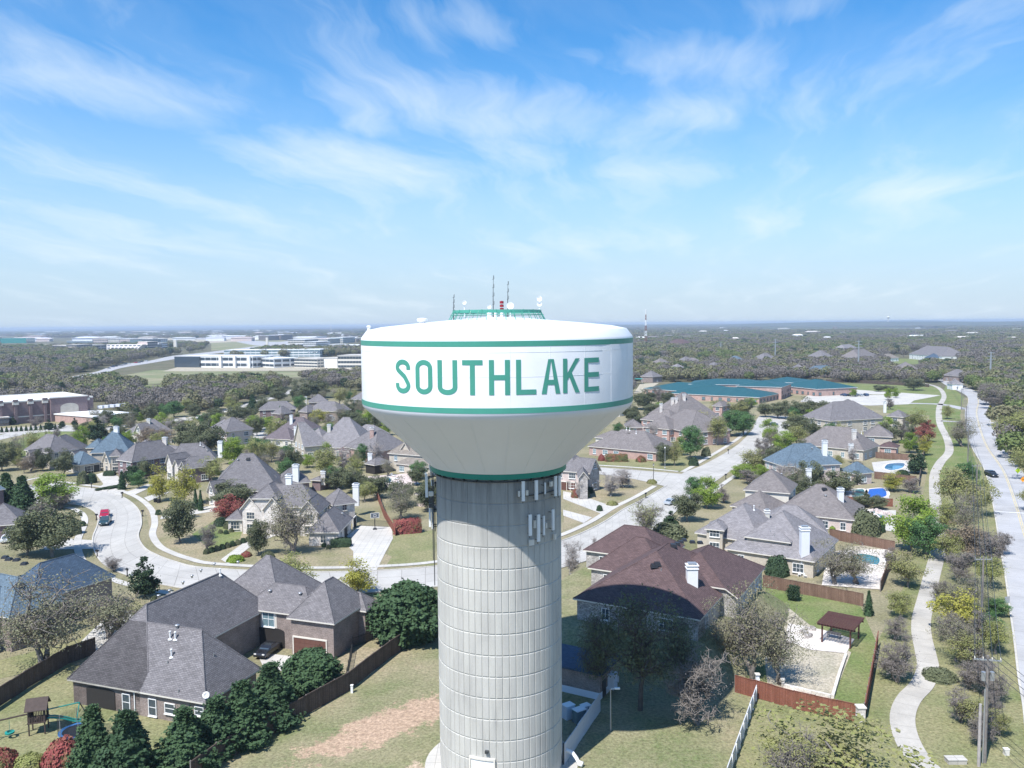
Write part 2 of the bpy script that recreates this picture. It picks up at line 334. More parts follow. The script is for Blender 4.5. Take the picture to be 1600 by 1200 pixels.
SHEETS = [0]
def sheet(name, pts, mat, z, kind='structure', px=True, parent=None, **kw):
    SHEETS[0] += 1; z += .0007*SHEETS[0]
    P = [G(*p) if (px and not (len(p) == 3)) else p[:2] for p in pts]
    a = sum(P[i][0]*P[(i+1) % len(P)][1]-P[(i+1) % len(P)][0]*P[i][1] for i in range(len(P)))
    if a < 0: P = P[::-1]
    m = MB(); m.face([(x, y, z) for x, y in P])
    return m.build(name, mat, parent, kind=kind, **kw)
def smooth(P, n=6):
    out = []
    for i in range(len(P)-1):
        p0 = P[max(i-1, 0)]; p1 = P[i]; p2 = P[i+1]; p3 = P[min(i+2, len(P)-1)]
        for k in range(n):
            t = k/n; out.append(tuple(.5*((2*b)+(-a+c)*t+(2*a-5*b+4*c-d)*t*t+(-a+3*b-3*c+d)*t**3) for a, b, c, d in zip(p0, p1, p2, p3)))
    out.append(P[-1]); return out
def ground_strip(name, Lp, Rp, mat, z, h=0, **kw):
    L = smooth([G(*p) if len(p) == 2 else p[:2] for p in Lp]); R = smooth([G(*p) if len(p) == 2 else p[:2] for p in Rp]); m = MB()
    me_v = [(x, y, z) for x, y in L]+[(x, y, z) for x, y in R]; n = len(L)
    m.v = me_v; m.f = [(i, n+i, n+i+1, i+1) for i in range(n-1)]; m.m = [0]*(n-1)
    if (R[0][0]-L[0][0])*(L[1][1]-L[0][1])-(R[0][1]-L[0][1])*(L[1][0]-L[0][0]) < 0: m.f = [f[::-1] for f in m.f]
    me = bpy.data.meshes.new(name); me.from_pydata(m.v, [], m.f); me.materials.append(mat)
    u = me.uv_layers.new(name='UVMap').data; acc = [0]
    for i in range(1, n): acc.append(acc[-1]+hypot(L[i][0]-L[i-1][0], L[i][1]-L[i-1][1]))
    for p in me.polygons:
        for li in p.loop_indices:
            vi = me.loops[li].vertex_index; i = vi % n; w = hypot(R[i][0]-L[i][0], R[i][1]-L[i][1])
            u[li].uv = (acc[i], 0 if vi < n else w)
    o = link(name, me, None, 'structure'); return o, L, R
def ribbon_pts(C, w):
    L = []; R = []
    for i, p in enumerate(C):
        a = C[max(i-1, 0)]; b = C[min(i+1, len(C)-1)]; d = hypot(b[0]-a[0], b[1]-a[1]) or 1; nx, ny = -(b[1]-a[1])/d, (b[0]-a[0])/d
        L.append((p[0]+nx*w/2, p[1]+ny*w/2)); R.append((p[0]-nx*w/2, p[1]-ny*w/2))
    return L, R
def path(name, pts, w, mat, z, thick=0.0, sm=True, **kw):
    C = [G(*p) if len(p) == 2 else p[:2] for p in pts]
    if sm: C = smooth(C)
    L, R = ribbon_pts(C, w); m = MB(); n = len(C)
    m.v = [(x, y, z) for x, y in L]+[(x, y, z) for x, y in R]; m.f = [(i, n+i, n+i+1, i+1) for i in range(n-1)]; m.m = [0]*len(m.f)
    if thick:
        b = len(m.v); m.v += [(x, y, z-thick) for x, y in L]+[(x, y, z-thick) for x, y in R]
        for i in range(n-1): m.f += [(i, i+1, b+i+1, b+i), (n+i+1, n+i, b+n+i, b+n+i+1)]; m.m += [0, 0]
    me = bpy.data.meshes.new(name); me.from_pydata(m.v, [], m.f); me.materials.append(mat)
    u = me.uv_layers.new(name='UVMap').data; acc = [0]
    for i in range(1, n): acc.append(acc[-1]+hypot(C[i][0]-C[i-1][0], C[i][1]-C[i-1][1]))
    for p in me.polygons:
        for li in p.loop_indices:
            vi = me.loops[li].vertex_index % (2*n); u[li].uv = (acc[vi % n], 0 if vi < n else w)
    return link(name, me, None, kw.pop('kind', 'structure'), **kw)

g = MB(); S_ = 21000
for i in range(-7, 8):
    for j in range(-1, 14):
        s = S_/7.5
        g.face([(i*s-s/2, j*s-s/2, 0), (i*s+s/2, j*s-s/2, 0), (i*s+s/2, j*s+s/2, 0), (i*s-s/2, j*s+s/2, 0)])
g.build('ground', M['floor'], kind='structure')
# suburb: dormant lawns over the woodland floor
sheet('lawn_ground', [(-300, 40, 1), (300, 40, 1), (320, 330, 1), (250, 560, 1), (90, 580, 1), (-130, 520, 1), (-300, 330, 1)], M['ground'], .02)
Z = .04
sheet('rough_field', [(330, 1202), (290, 1260), (1150, 1260), (1185, 1066), (1020, 1040), (880, 990), (682, 968), (560, 1040)], M['field'], Z)
sheet('back_lawn', [(1182, 1080), (1345, 1133), (1368, 1010), (1420, 900), (1455, 700), (1540, 700), (1700, 1300), (1120, 1300)], M['lawn'], Z)
sheet('back_lawn', [(1190, 905), (1345, 948), (1372, 1010), (1345, 1130), (1150, 1062), (1120, 960)], M['lush'], Z+.01)
sheet('sandy_yard', [(1232, 950), (1275, 985), (1330, 1020), (1300, 1095), (1200, 1075), (1190, 1000)], M['yard'], Z+.02)
sheet('side_lawn', [(-60, 1260), (-20, 1105), (105, 1035), (330, 1110), (400, 1130), (330, 1200), (250, 1270)], M['lawn'], Z)
sheet('side_lawn', [(-80, 1080), (130, 1030), (250, 960), (205, 935), (120, 1000), (-30, 1040)], M['lawn'], Z)
sheet('verge', [(1440, 700), (1455, 640), (1480, 600), (1506, 620), (1500, 650), (1512, 690), (1540, 760), (1460, 770)], M['lush'], Z+.01)
sheet('front_lawn', [(225, 790), (310, 765), (350, 790), (400, 840), (350, 880), (310, 878), (240, 850)], M['tanlawn'], Z+.01)
sheet('front_lawn', [(300, 835), (350, 805), (385, 812), (375, 842), (330, 860)], M['lush'], Z+.02)
sheet('front_lawn', [(400, 870), (480, 850), (560, 848), (612, 870), (600, 890), (410, 888)], M['tanlawn'], Z+.01)
sheet('side_lawn', [(612, 838), (680, 828), (680, 884), (603, 884)], M['lawn'], Z)
sheet('front_lawn', [(885, 760), (990, 740), (1020, 758), (960, 800), (880, 828)], M['tanlawn'], Z+.01)
sheet('front_lawn', [(930, 722), (1130, 700), (1120, 712), (1065, 738), (930, 728)], M['lawn'], Z+.01)
sheet('front_lawn', [(1070, 712), (1140, 670), (1200, 668), (1150, 695), (1095, 722)], M['tanlawn'], Z+.02)
sheet('meadow', [(-30, 706), (60, 676), (150, 668), (165, 680), (90, 690), (40, 712), (-30, 730)], M['lush'], Z)
sheet('meadow', [(1290, 598), (1470, 604), (1470, 632), (1400, 628), (1300, 612)], M['lush'], Z)
sheet('meadow', [(1390, 630), (1470, 632), (1466, 650), (1380, 645)], M['lush'], Z)
sheet('meadow', [(1388, 560), (1500, 562), (1500, 570), (1385, 568)], M['lush'], Z)
sheet('meadow', [(1540, 636), (1570, 636), (1575, 655), (1548, 655)], M['lush'], Z+.01)
sheet('meadow', [(185, 588), (240, 578), (560, 582), (560, 588), (330, 592), (200, 604)], M['clear'], Z)
sheet('meadow', [(225, 602), (262, 602), (262, 618), (215, 614)], M['lush'], Z)
sheet('meadow', [(330, 533), (440, 528), (460, 540), (400, 546), (330, 548)], M['clear'], Z)
sheet('bare_earth', [(1000, 600), (1030, 598), (1010, 612), (990, 615)], M['yard'], Z)
sheet('bare_earth', [(325, 664), (385, 650), (388, 656), (335, 672)], M['yard'], Z)

ZR = .10
LP = [(-150, 803), (-60, 785), (60, 757), (125, 762), (162, 767), (195, 779), (216, 797), (221, 818), (216, 838), (226, 857), (247, 869), (275, 879), (310, 887), (400, 893), (480, 895), (575, 893), (677, 886), (800, 866), (880, 845), (937, 820), (975, 796), (1010, 778), (1042, 759)]
RP = [(-150, 846), (-60, 822), (60, 787), (120, 790), (143, 797), (153, 808), (152, 822), (145, 842), (149, 864), (165, 884), (203, 901), (257, 915), (320, 924), (420, 930), (500, 931), (575, 927), (677, 918), (800, 905), (885, 886), (930, 872), (985, 849), (1035, 817), (1072, 786)]
_, RL, RR = ground_strip('street', LP, RP, M['concrete'], ZR)
ground_strip('street', [(1042, 759), (1068, 739), (1100, 726), (1150, 697), (1175, 672), (1180, 660), (1186, 650)], [(1072, 786), (1112, 757), (1145, 734), (1190, 706), (1214, 692), (1238, 672), (1236, 650)], M['concrete'], ZR+.01)
ground_strip('street', [(820, 722), (880, 727), (940, 731), (995, 735), (1066, 741)], [(820, 735), (880, 738), (940, 742), (990, 749), (1046, 762)], M['concrete'], ZR+.02)
ground_strip('street', [(-40, 690), (60, 668), (150, 668), (230, 660), (290, 652)], [(-40, 697), (60, 676), (150, 674), (230, 665), (290, 657)], M['concrete'], ZR)
ground_strip('street', [(285, 655), (380, 632), (460, 607), (500, 596)], [(285, 660), (380, 637), (460, 613), (500, 601)], M['concrete'], ZR+.01)
ground_strip('street', [(395, 668), (410, 668), (435, 668)], [(395, 684), (412, 686), (436, 686)], M['concrete'], ZR)
# kerbs
def kerb(pts, sh, name='kerb'):
    L, R = ribbon_pts(pts, .01); path(name, [(x, y, 0) for x, y in pts], .3, M['walk'], .13+ZR, .16, sm=False)
kerb(RL, 0); kerb(RR, 0)
def offset(P, d):
    L, R = ribbon_pts(P, 2*abs(d)); return L if d > 0 else R
def side_walk(P, d, i0, i1, w=1.5): path('sidewalk', [(x, y, 0) for x, y in offset(P, d)[i0:i1]], w, M['walk'], ZR+.03, .05, sm=False)
side_walk(RL, 2.9, 12, len(RL)-1); side_walk(RR, -2.9, 18, 82)
path('sidewalk', [(1066, 738), (1103, 717), (1150, 688), (1172, 668)], 1.5, M['walk'], ZR+.03, .05)
path('sidewalk', [(930, 727), (995, 731), (1060, 737)], 1.4, M['walk'], ZR+.03, .05)
path('sidewalk', [(1090, 787), (1128, 758), (1160, 735), (1172, 720)], 1.5, M['walk'], ZR+.03, .05)
path('sidewalk', [(35, 752), (80, 744), (135, 742)], 1.4, M['walk'], ZR, .05)
# big road on the right, about 11 m wide
RLp = [(1440, 585), (1462, 592), (1478, 602), (1508, 617), (1513, 628), (1508, 645), (1512, 677), (1519, 700), (1532, 722), (1541, 742), (1552, 790), (1562, 852), (1571, 902), (1578, 952), (1585, 1002), (1592, 1062), (1600, 1110), (1608, 1200)]
L_ = [G(*p) for p in RLp]; R_ = ribbon_pts(smooth(L_, 1), 20)
R2 = []
for i, p in enumerate(L_):
    a = L_[max(i-1, 0)]; b = L_[min(i+1, len(L_)-1)]; d = hypot(b[0]-a[0], b[1]-a[1]); nx, ny = -(b[1]-a[1])/d, (b[0]-a[0])/d
    R2.append((p[0]+nx*9.9, p[1]+ny*9.9, 0))
_, BL, BR = ground_strip('road', [(x, y, 0) for x, y in L_], R2, M['asphalt'], ZR+.02)
kerb(BL, 0); kerb(BR, 0)
CL = [((a[0]+b[0])/2, (a[1]+b[1])/2) for a, b in zip(BL, BR)]
path('lane_marking', [(x, y, 0) for x, y in offset(CL, .18)[20:]], .12, M['lane'], ZR+.05, sm=False)
path('lane_marking', [(x, y, 0) for x, y in offset(CL, -.18)[20:]], .12, M['lane'], ZR+.05, sm=False)
path('stop_line', [(1553, 800), (1603, 803)], .5, M['lanew'], ZR+.06)
path('side_road', [(1548, 660), (1562, 662), (1600, 668)], 5, M['asphalt'], ZR+.03)
path('side_road', [(1560, 697), (1575, 698), (1610, 700)], 5, M['asphalt'], ZR+.03)
path('side_road', [(1310, 626), (1400, 630), (1470, 632), (1508, 640)], 6, M['asphalt'], ZR+.01)
path('side_road', [(1470, 658), (1490, 659), (1507, 660)], 4, M['asphalt'], ZR+.01)
# curving trail
TR = [(1425, 596), (1462, 604), (1475, 618), (1468, 635), (1467, 652), (1470, 666), (1480, 686), (1483, 706), (1470, 722), (1461, 740), (1460, 760), (1462, 785), (1468, 820), (1466, 860), (1456, 900), (1447, 938), (1440, 966), (1440, 992), (1446, 1020), (1450, 1045), (1441, 1070), (1421, 1092), (1411, 1115), (1412, 1140), (1424, 1170), (1446, 1198), (1500, 1255)]
path('trail', TR, 2.7, M['trail'], ZR+.01, .03)
# driveways, patios, parking
def slab(name, pts, mat='walk', z=ZR-.015): return sheet(name, pts, M[mat], z)
slab('driveway', [(533, 845), (563, 822), (612, 824), (614, 842), (600, 868), (588, 892), (552, 892), (552, 862)])
slab('driveway', [(150, 742), (172, 735), (200, 757), (190, 775), (170, 768), (158, 752)], 'walk')
slab('driveway', [(255, 802), (335, 790), (345, 798), (250, 812)])
slab('driveway', [(880, 768), (900, 772), (958, 792), (944, 805), (880, 780)])
slab('driveway', [(880, 797), (925, 809), (912, 818), (880, 806)])
slab('driveway', [(60, 845), (105, 842), (147, 845), (145, 858), (70, 860)], 'walk')
slab('driveway', [(400, 1020), (470, 1028), (520, 1038), (480, 1060), (440, 1050), (410, 1040)], 'walk')
slab('driveway', [(522, 1036), (562, 1008), (580, 1002), (620, 1010), (560, 1045), (520, 1060)], 'tanlawn', ZR-.03)
slab('driveway', [(110, 1020), (170, 960), (205, 955), (215, 975), (160, 1020)], 'walk')
slab('path', [(345, 875), (395, 838), (425, 830), (430, 838), (400, 848), (357, 882)], 'walk')
slab('path', [(150, 766), (168, 752), (180, 750), (166, 770)], 'walk', ZR)
slab('path', [(195, 770), (236, 755), (240, 760), (205, 776)])
slab('path', [(225, 778), (262, 765), (264, 770), (232, 784)])
slab('tower_pad', [(1, 1, 1)]*3 if False else [(-1.46+8.0*cos(t*pi/24), 84+8.0*sin(t*pi/24), 1) for t in range(48)], 'walk', .075)
slab('pool_deck', [(1362, 723), (1421, 717), (1421, 742), (1366, 738)], 'walk')
slab('pool_deck', [(1322, 768), (1388, 764), (1390, 785), (1320, 786)], 'walk')
slab('pool_deck', [(1345, 795), (1400, 798), (1398, 832), (1375, 828), (1350, 815)], 'walk')
slab('pool_deck', [(1298, 862), (1395, 858), (1384, 880), (1376, 922), (1284, 915), (1290, 880)], 'stone')
slab('sandy_yard', [(1322, 855), (1395, 850), (1395, 870), (1320, 866)], 'yard', ZR-.03)
slab('patio', [(1232, 975), (1285, 985), (1335, 1000), (1322, 1022), (1262, 1016), (1225, 1000)], 'stone', ZR)
slab('patio', [(575, 745), (640, 740), (655, 756), (620, 768), (580, 762)], 'pinkbrick')
slab('parking_lot', [(1262, 618), (1290, 608), (1305, 607), (1470, 618), (1428, 626), (1420, 632), (1360, 634), (1250, 628)], 'walk')
slab('parking_lot', [(255, 580), (285, 572), (570, 570), (562, 579), (330, 580)], 'yard')
slab('parking_lot', [(-30, 672), (95, 664), (120, 666), (60, 672), (-30, 682)], 'concrete')
for px_, py_ in ((1320, 616), (1345, 617), (1375, 617)):
    x, y = G(px_, py_); m = MB(); m.box((x, y, .1), (14, 3, .15)); m.build('planting_island', M['lawn'], kind='structure')
# highway far left
ground_strip('highway', [(90, 593), (150, 581), (180, 571), (232, 564), (270, 556), (310, 552), (360, 546), (400, 541)], [(100, 597), (158, 585), (190, 575), (238, 567), (280, 560), (320, 554.5), (370, 548.5), (410, 543)], M['asphalt'], ZR)
ground_strip('highway', [(290, 530), (340, 526), (420, 534), (470, 530), (560, 525)], [(290, 534), (345, 530), (410, 541), (470, 536), (560, 530)], M['asphalt'], ZR)
for a in ([(0, 541), (60, 538), (60, 541), (0, 545)], [(36, 538), (220, 536), (220, 539), (40, 541)], [(120, 529), (260, 528), (330, 531), (130, 532)], [(470, 545), (562, 540), (562, 544), (470, 549)], [(280, 533), (400, 527), (400, 532), (300, 538)]): slab('paved_ground', a, 'yard')
slab('lake', [(1190, 513.5), (1330, 512), (1500, 514.5), (1480, 516), (1300, 514.5), (1190, 516)], 'clear')

# pools
M['water'] = flat('pool_water', (.015, .18, .34), .06, noise=.15, scale=.8, spec=1.0)
M['water2'] = flat('teal_pool_water', (.01, .15, .17), .06, noise=.2, scale=.8, spec=1.0)
M['cover'] = flat('blue_pool_cover', (.015, .10, .42), .4, noise=.06)
def pool(pts, mat, label):
    P = smooth([G(*p) for p in pts]+[G(*pts[0])], 4)[:-1]; x0 = sum(p[0] for p in P)/len(P); y0 = sum(p[1] for p in P)/len(P)
    P = [(x-x0, y-y0) for x, y in P]
    t = thing('swimming_pool', (x0, y0, 0), label, 'pool')
    m = MB(); m.face([(x, y, .17) for x, y in (P if sum(P[i][0]*P[(i+1)%len(P)][1]-P[(i+1)%len(P)][0]*P[i][1] for i in range(len(P)))>0 else P[::-1])]); m.build('water', M[mat], t)
    L, R = ribbon_pts(P+[P[0]], .8); m = MB(); n = len(L)
    for i in range(n-1): m.face([(*L[i], .22), (*R[i], .22), (*R[i+1], .22), (*L[i+1], .22)]); m.face([(*R[i], .22), (*R[i], .05), (*R[i+1], .05), (*R[i+1], .22)]); m.face([(*L[i], .22), (*L[i], .05), (*L[i+1], .05), (*L[i+1], .22)])
    m.build('coping', M['stone'], t); return t
pool([(1380, 731), (1385, 726), (1400, 724), (1415, 725), (1412, 732), (1395, 736), (1382, 734)], 'water', 'bright blue kidney pool on the white deck behind the tan house')
pool([(1356, 765), (1382, 764), (1386, 777), (1354, 779)], 'cover', 'rectangular pool with a deep blue cover beside a small spa')
pool([(1329, 766), (1350, 765), (1352, 775), (1330, 778)], 'water2', 'small pale green spa next to the blue covered pool')
pool([(1355, 800), (1372, 797), (1394, 806), (1392, 814), (1378, 814), (1368, 805)], 'water2', 'teal freeform pool below the rock waterfall')
pool([(1328, 868), (1350, 866), (1376, 873), (1374, 884), (1352, 882), (1330, 876)], 'water2', 'large dark teal pool under the twisting live oaks')
pool([(600, 752), (606, 745), (613, 750), (611, 755), (603, 756)], 'water', 'tiny blue pool on the brick patio beside the tan gabled house')
# ------------------------------------------------------------------ water tower
TX, TY = -1.46, 84.0
def HZ(h): return CAM_H-h                 # heights were measured down from the camera
M['tankwhite'] = flat('white_tank_paint', (.78, .785, .79), .38, noise=.06, scale=.5)
M['tankgreen'] = flat('green_tank_paint', (.068, .30, .225), .4, noise=.06, scale=.6)
M['darkgreen'] = flat('dark_green_paint', (.01, .22, .15), .4, noise=.06, scale=.6)
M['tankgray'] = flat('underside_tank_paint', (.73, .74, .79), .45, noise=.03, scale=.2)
def conc_mat():
    m, n, l, b = new_mat('weathered_tower_concrete'); t = N(n, 'ShaderNodeTexCoord')
    oi = N(n, 'ShaderNodeObjectInfo'); ge = N(n, 'ShaderNodeNewGeometry')
    mp = N(n, 'ShaderNodeMapping'); mp.inputs['Scale'].default_value = (1.2, 1.2, .22); l.new(ge.outputs['Position'], mp.inputs[0])
    a = N(n, 'ShaderNodeTexNoise', Scale=.6, Detail=9.0, Roughness=.7); l.new(mp.outputs[0], a.inputs[0])
    c = N(n, 'ShaderNodeTexNoise', Scale=14.0, Detail=5.0, Roughness=.8); l.new(ge.outputs['Position'], c.inputs[0])
    r = ramp(n, [(.25, (.37, .36, .335)), (.5, (.485, .47, .43)), (.75, (.55, .535, .495))]); l.new(a.outputs[0], r.inputs[0])
    r2 = ramp(n, [(.3, (.86,)*3), (.7, (1.1,)*3)]); l.new(c.outputs[0], r2.inputs[0])
    r3 = ramp(n, [(0, (.96, .96, .965)), (1, (1.03, 1.03, 1.02))]); l.new(oi.outputs['Random'], r3.inputs[0])
    x = mixc(n, l, 1.0, r.outputs[0], r2.outputs[0], 'MULTIPLY'); x = mixc(n, l, 1.0, x, r3.outputs[0], 'MULTIPLY')
    # sooty streaks under the tank, darkened further to paint in its shadow
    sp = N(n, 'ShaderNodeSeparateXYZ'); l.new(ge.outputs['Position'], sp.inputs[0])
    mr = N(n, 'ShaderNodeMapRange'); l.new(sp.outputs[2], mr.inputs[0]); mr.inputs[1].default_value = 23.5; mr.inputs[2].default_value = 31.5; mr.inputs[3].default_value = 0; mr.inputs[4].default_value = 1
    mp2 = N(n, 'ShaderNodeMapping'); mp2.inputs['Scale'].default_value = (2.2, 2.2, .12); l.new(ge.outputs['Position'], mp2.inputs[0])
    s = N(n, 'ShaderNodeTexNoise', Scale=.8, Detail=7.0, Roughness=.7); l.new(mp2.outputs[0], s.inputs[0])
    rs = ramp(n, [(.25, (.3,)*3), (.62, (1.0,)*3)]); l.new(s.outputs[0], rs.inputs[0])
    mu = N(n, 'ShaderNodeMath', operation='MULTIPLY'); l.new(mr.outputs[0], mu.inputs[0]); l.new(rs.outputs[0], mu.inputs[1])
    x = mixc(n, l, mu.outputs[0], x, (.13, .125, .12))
    l.new(x, b.inputs['Base Color']); b.inputs['Roughness'].default_value = .85
    bp = N(n, 'ShaderNodeBump', Strength=.25, Distance=.02); l.new(c.outputs[0], bp.inputs['Height']); l.new(bp.outputs[0], b.inputs['Normal'])
    return m
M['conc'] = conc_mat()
tower = thing('water_tower', (TX, TY, 0), 'tall water tower with white tank lettered in green on a ribbed concrete shaft', 'water tower')
RS = 6.36; TOPZ = HZ(14.62); LIFT = 2.12; NROW = 15
core = MB(); prof = [(RS+.10, 0), (RS+.04, 1.5)]
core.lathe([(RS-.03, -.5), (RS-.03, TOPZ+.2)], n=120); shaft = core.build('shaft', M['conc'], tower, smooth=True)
NP = 60
def panel(w_ang, h, r0=RS-.02, r1=RS+.026):
    m = MB(); k = 3; bev = .045
    a = [-w_ang/2+w_ang*i/k for i in range(k+1)]
    fr = [(r1*sin(t*(1-bev/ (r1*w_ang/2))), -r1*cos(t*(1-bev/(r1*w_ang/2)))) for t in a]; bk = [(r0*sin(t), -r0*cos(t)) for t in a]
    for i in range(k):
        m.face([(*fr[i], bev), (*fr[i+1], bev), (*fr[i+1], h-bev), (*fr[i], h-bev)])
        m.face([(*bk[i], 0), (*bk[i+1], 0), (*fr[i+1], bev), (*fr[i], bev)]); m.face([(*fr[i], h-bev), (*fr[i+1], h-bev), (*bk[i+1], h), (*bk[i], h)])
    m.face([(*bk[0], 0), (*fr[0], bev), (*fr[0], h-bev), (*bk[0], h)]); m.face([(*fr[k], bev), (*bk[k], 0), (*bk[k], h), (*fr[k], h-bev)])
    return m
pitch_a = 2*pi/NP
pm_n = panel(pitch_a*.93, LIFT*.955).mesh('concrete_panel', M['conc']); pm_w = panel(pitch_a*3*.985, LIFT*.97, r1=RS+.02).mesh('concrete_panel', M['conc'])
cnt = 0; rest = MB()
def add_rest(me, th, z):
    b = len(rest.v); c, s = cos(th), sin(th)
    for v in me.vertices: rest.v.append((v.co.x*c-v.co.y*s, v.co.x*s+v.co.y*c, v.co.z+z))
    for p in me.polygons: rest.f.append(tuple(b+i for i in p.vertices)); rest.m.append(0)
jobs = []
for r in range(NROW):
    z = TOPZ-.25-(r+1)*LIFT
    if r < 3:
        for k in range(NP//3): jobs.append((pm_w, k*3*pitch_a, z))
    else:
        for k in range(NP): jobs.append((pm_n, k*pitch_a, z))
jobs = [(me, (th+pi) % (2*pi)-pi, z) for me, th, z in jobs]
jobs.sort(key=lambda j: (abs(j[1]) > pi*.46, -j[2], abs(j[1])))
door_clear = lambda th, z: z < 1.6 and -.62 < th < -.02
for me, th, z in jobs:
    if z < -.6: continue
    if door_clear(th, z+1.2): continue
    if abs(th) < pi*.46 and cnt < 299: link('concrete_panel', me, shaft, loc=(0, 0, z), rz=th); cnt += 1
    else: add_rest(me, th, z)
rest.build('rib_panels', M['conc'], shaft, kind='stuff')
# tank
tank_m = MB(); SEG = 160
RT = 13.6
tank_m.lathe([(RT, HZ(7.65)), (RT, HZ(1.40)), (RT-.05, HZ(1.2)), (RT-.62, HZ(.48))], n=SEG, mi=0)
tank = tank_m.build('tank', M['tankwhite'], tower, smooth=True)
m = MB(); m.lathe([(RT-.62, HZ(.48)), (11.5, HZ(.18)), (8.5, HZ(-.12)), (5.5, HZ(-.38)), (3, HZ(-.62)), (1.2, HZ(-.7)), (.01, HZ(-.72))], n=SEG); m.build('roof', M['tankwhite'], tank, smooth=True)
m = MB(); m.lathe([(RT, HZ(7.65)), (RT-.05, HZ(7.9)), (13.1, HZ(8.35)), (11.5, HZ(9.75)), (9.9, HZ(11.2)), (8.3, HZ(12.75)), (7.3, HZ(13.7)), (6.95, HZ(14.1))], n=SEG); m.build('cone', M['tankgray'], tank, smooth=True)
sm_ = MB()
for zq in (HZ(4.5), HZ(2.4)): sm_.lathe([(RT, zq-.02), (RT+.012, zq-.02), (RT+.012, zq+.02), (RT, zq+.02)], n=SEG)
for k in range(24):
    t_ = 2*pi*(k+.37)/24; sm_.tube([((RT+.002)*cos(t_), (RT+.002)*sin(t_), HZ(7.1)), ((RT+.002)*cos(t_), (RT+.002)*sin(t_), HZ(1.95))], .014, 4)
    sm_.tube([(13.12*cos(t_), 13.12*sin(t_), HZ(8.36)), (8.31*cos(t_), 8.31*sin(t_), HZ(12.76)), (7.0*cos(t_), 7.0*sin(t_), HZ(14.05))], .014, 4)
sm_.build('weld_seam', M['tankwhite'], tank)
def band(z0, z1, r, mat, name='green_band', parent=tank, d=.02):
    m = MB(); m.lathe([(r, z0), (r+d, z0), (r+d, z1), (r, z1)], n=SEG); return m.build(name, mat, parent, smooth=False)
band(HZ(1.89), HZ(1.42), RT, M['tankgreen']); band(HZ(7.63), HZ(7.15), RT, M['tankgreen'])
band(HZ(14.62), HZ(14.05), 6.5, M['darkgreen'], 'neck_band', tank, .42)
m = MB(); m.lathe([(RS, HZ(14.95)), (RS+.22, HZ(14.95)), (RS+.22, HZ(14.88)), (RS, HZ(14.88))], n=SEG)
for k in range(30):
    t = 2*pi*k/30; m.box(((RS+.18)*cos(t), (RS+.18)*sin(t), HZ(14.76)), (.3, .16, .28), t)
m.build('hanger_ring', M['dmetal'], tower)
# lettering wrapped on the tank
LET_T, LET_B = HZ(3.02), HZ(6.02)
def ang_at(px, py=590):                  # bearing on the tank wall seen at a column of the photograph
    d = cam_ray(px, py); fx, fy = d[0]/d[1], 1.0
    A = fx*fx+1; B = -2*(TX*fx+TY); C_ = TX*TX+TY*TY-RT*RT; t = (-B-math.sqrt(B*B-4*A*C_))/(2*A)
    x, y = fx*t-TX, t-TY; return atan2(x, -y)
def arc(cx, cy, rx, ry, a0, a1, n=12): return [(cx+rx*cos(radians(a0+(a1-a0)*i/n)), cy+ry*sin(radians(a0+(a1-a0)*i/n))) for i in range(n+1)]
SWx, SWy = .215, .105                     # stroke width as a share of letter width / height
def stroke(pl, wx, wy):
    out = []; n = len(pl)
    for i, p in enumerate(pl):
        a = pl[max(i-1, 0)]; b = pl[min(i+1, n-1)]; dx, dy = (b[0]-a[0])/wy*1.0, (b[1]-a[1])/wx*1.0
        # normal in an anisotropic frame so vertical and horizontal strokes come out equally thick
        L = hypot((b[0]-a[0])*WLET, (b[1]-a[1])*HLET) or 1; nx, ny = -(b[1]-a[1])*HLET/L, (b[0]-a[0])*WLET/L
        out.append(((p[0]+nx*wx/2, p[1]+ny*wy/2), (p[0]-nx*wx/2, p[1]-ny*wy/2)))
    return [[out[i][0], out[i+1][0], out[i+1][1], out[i][1]] for i in range(n-1)]
def rect(x0, y0, x1, y1): return [[(x0, y0), (x1, y0), (x1, y1), (x0, y1)]]
def letter_polys(ch):
    w, h = SW/WLET, SW/HLET; a, b = w/2, h/2
    if ch == 'O': return stroke(arc(.5, 1-.24, .5-a, .24-b, 0, 180)+arc(.5, .24, .5-a, .24-b, 180, 360)+[(1-a, .76)], w, h)
    if ch == 'U': return stroke([(a, 1)]+arc(.5, .22, .5-a, .22-b, 180, 360)+[(1-a, 1)], w, h)
    if ch == 'S': return stroke([(1-a, .70)]+arc(.5, .765, .5-a, .235-b, 0, 205, 16)+[(.62, .50)]+arc(.5, .235, .5-a, .235-b, 25, -180, 16)+[(a, .30)], w, h)
    if ch == 'T': return rect(0, 1-h, 1, 1)+rect(.5-a, 0, .5+a, 1-h)
    if ch == 'H': return rect(0, 0, w, 1)+rect(1-w, 0, 1, 1)+rect(w, .5-b, 1-w, .5+b)
    if ch == 'L': return rect(0, 0, w, 1)+rect(w, 0, 1, h)
    if ch == 'E': return rect(0, 0, w, 1)+rect(w, 0, 1, h)+rect(w, 1-h, 1, 1)+rect(w, .5-b, 1, .5+b)
    if ch == 'K': return rect(0, 0, w, 1)+[[(w, .36), (w, .36+h*1.5), (1-w*1.1, 1), (1, 1)]]+[[(w*1.35, .50), (w*2.05, .60), (1, 0), (1-w*1.15, 0)]]
    if ch == 'A': return [[(0, 0), (w*1.05, 0), (.5+.0, .97), (.5-a*1.2, 1)]]+[[(1, 0), (1-w*1.05, 0), (.5, .97), (.5+a*1.2, 1)]]+[[(.5-a*1.2, 1), (.5, .97), (.5+a*1.2, 1), (.5, 1.0)]]+rect(.27, .26, .73, .26+h)
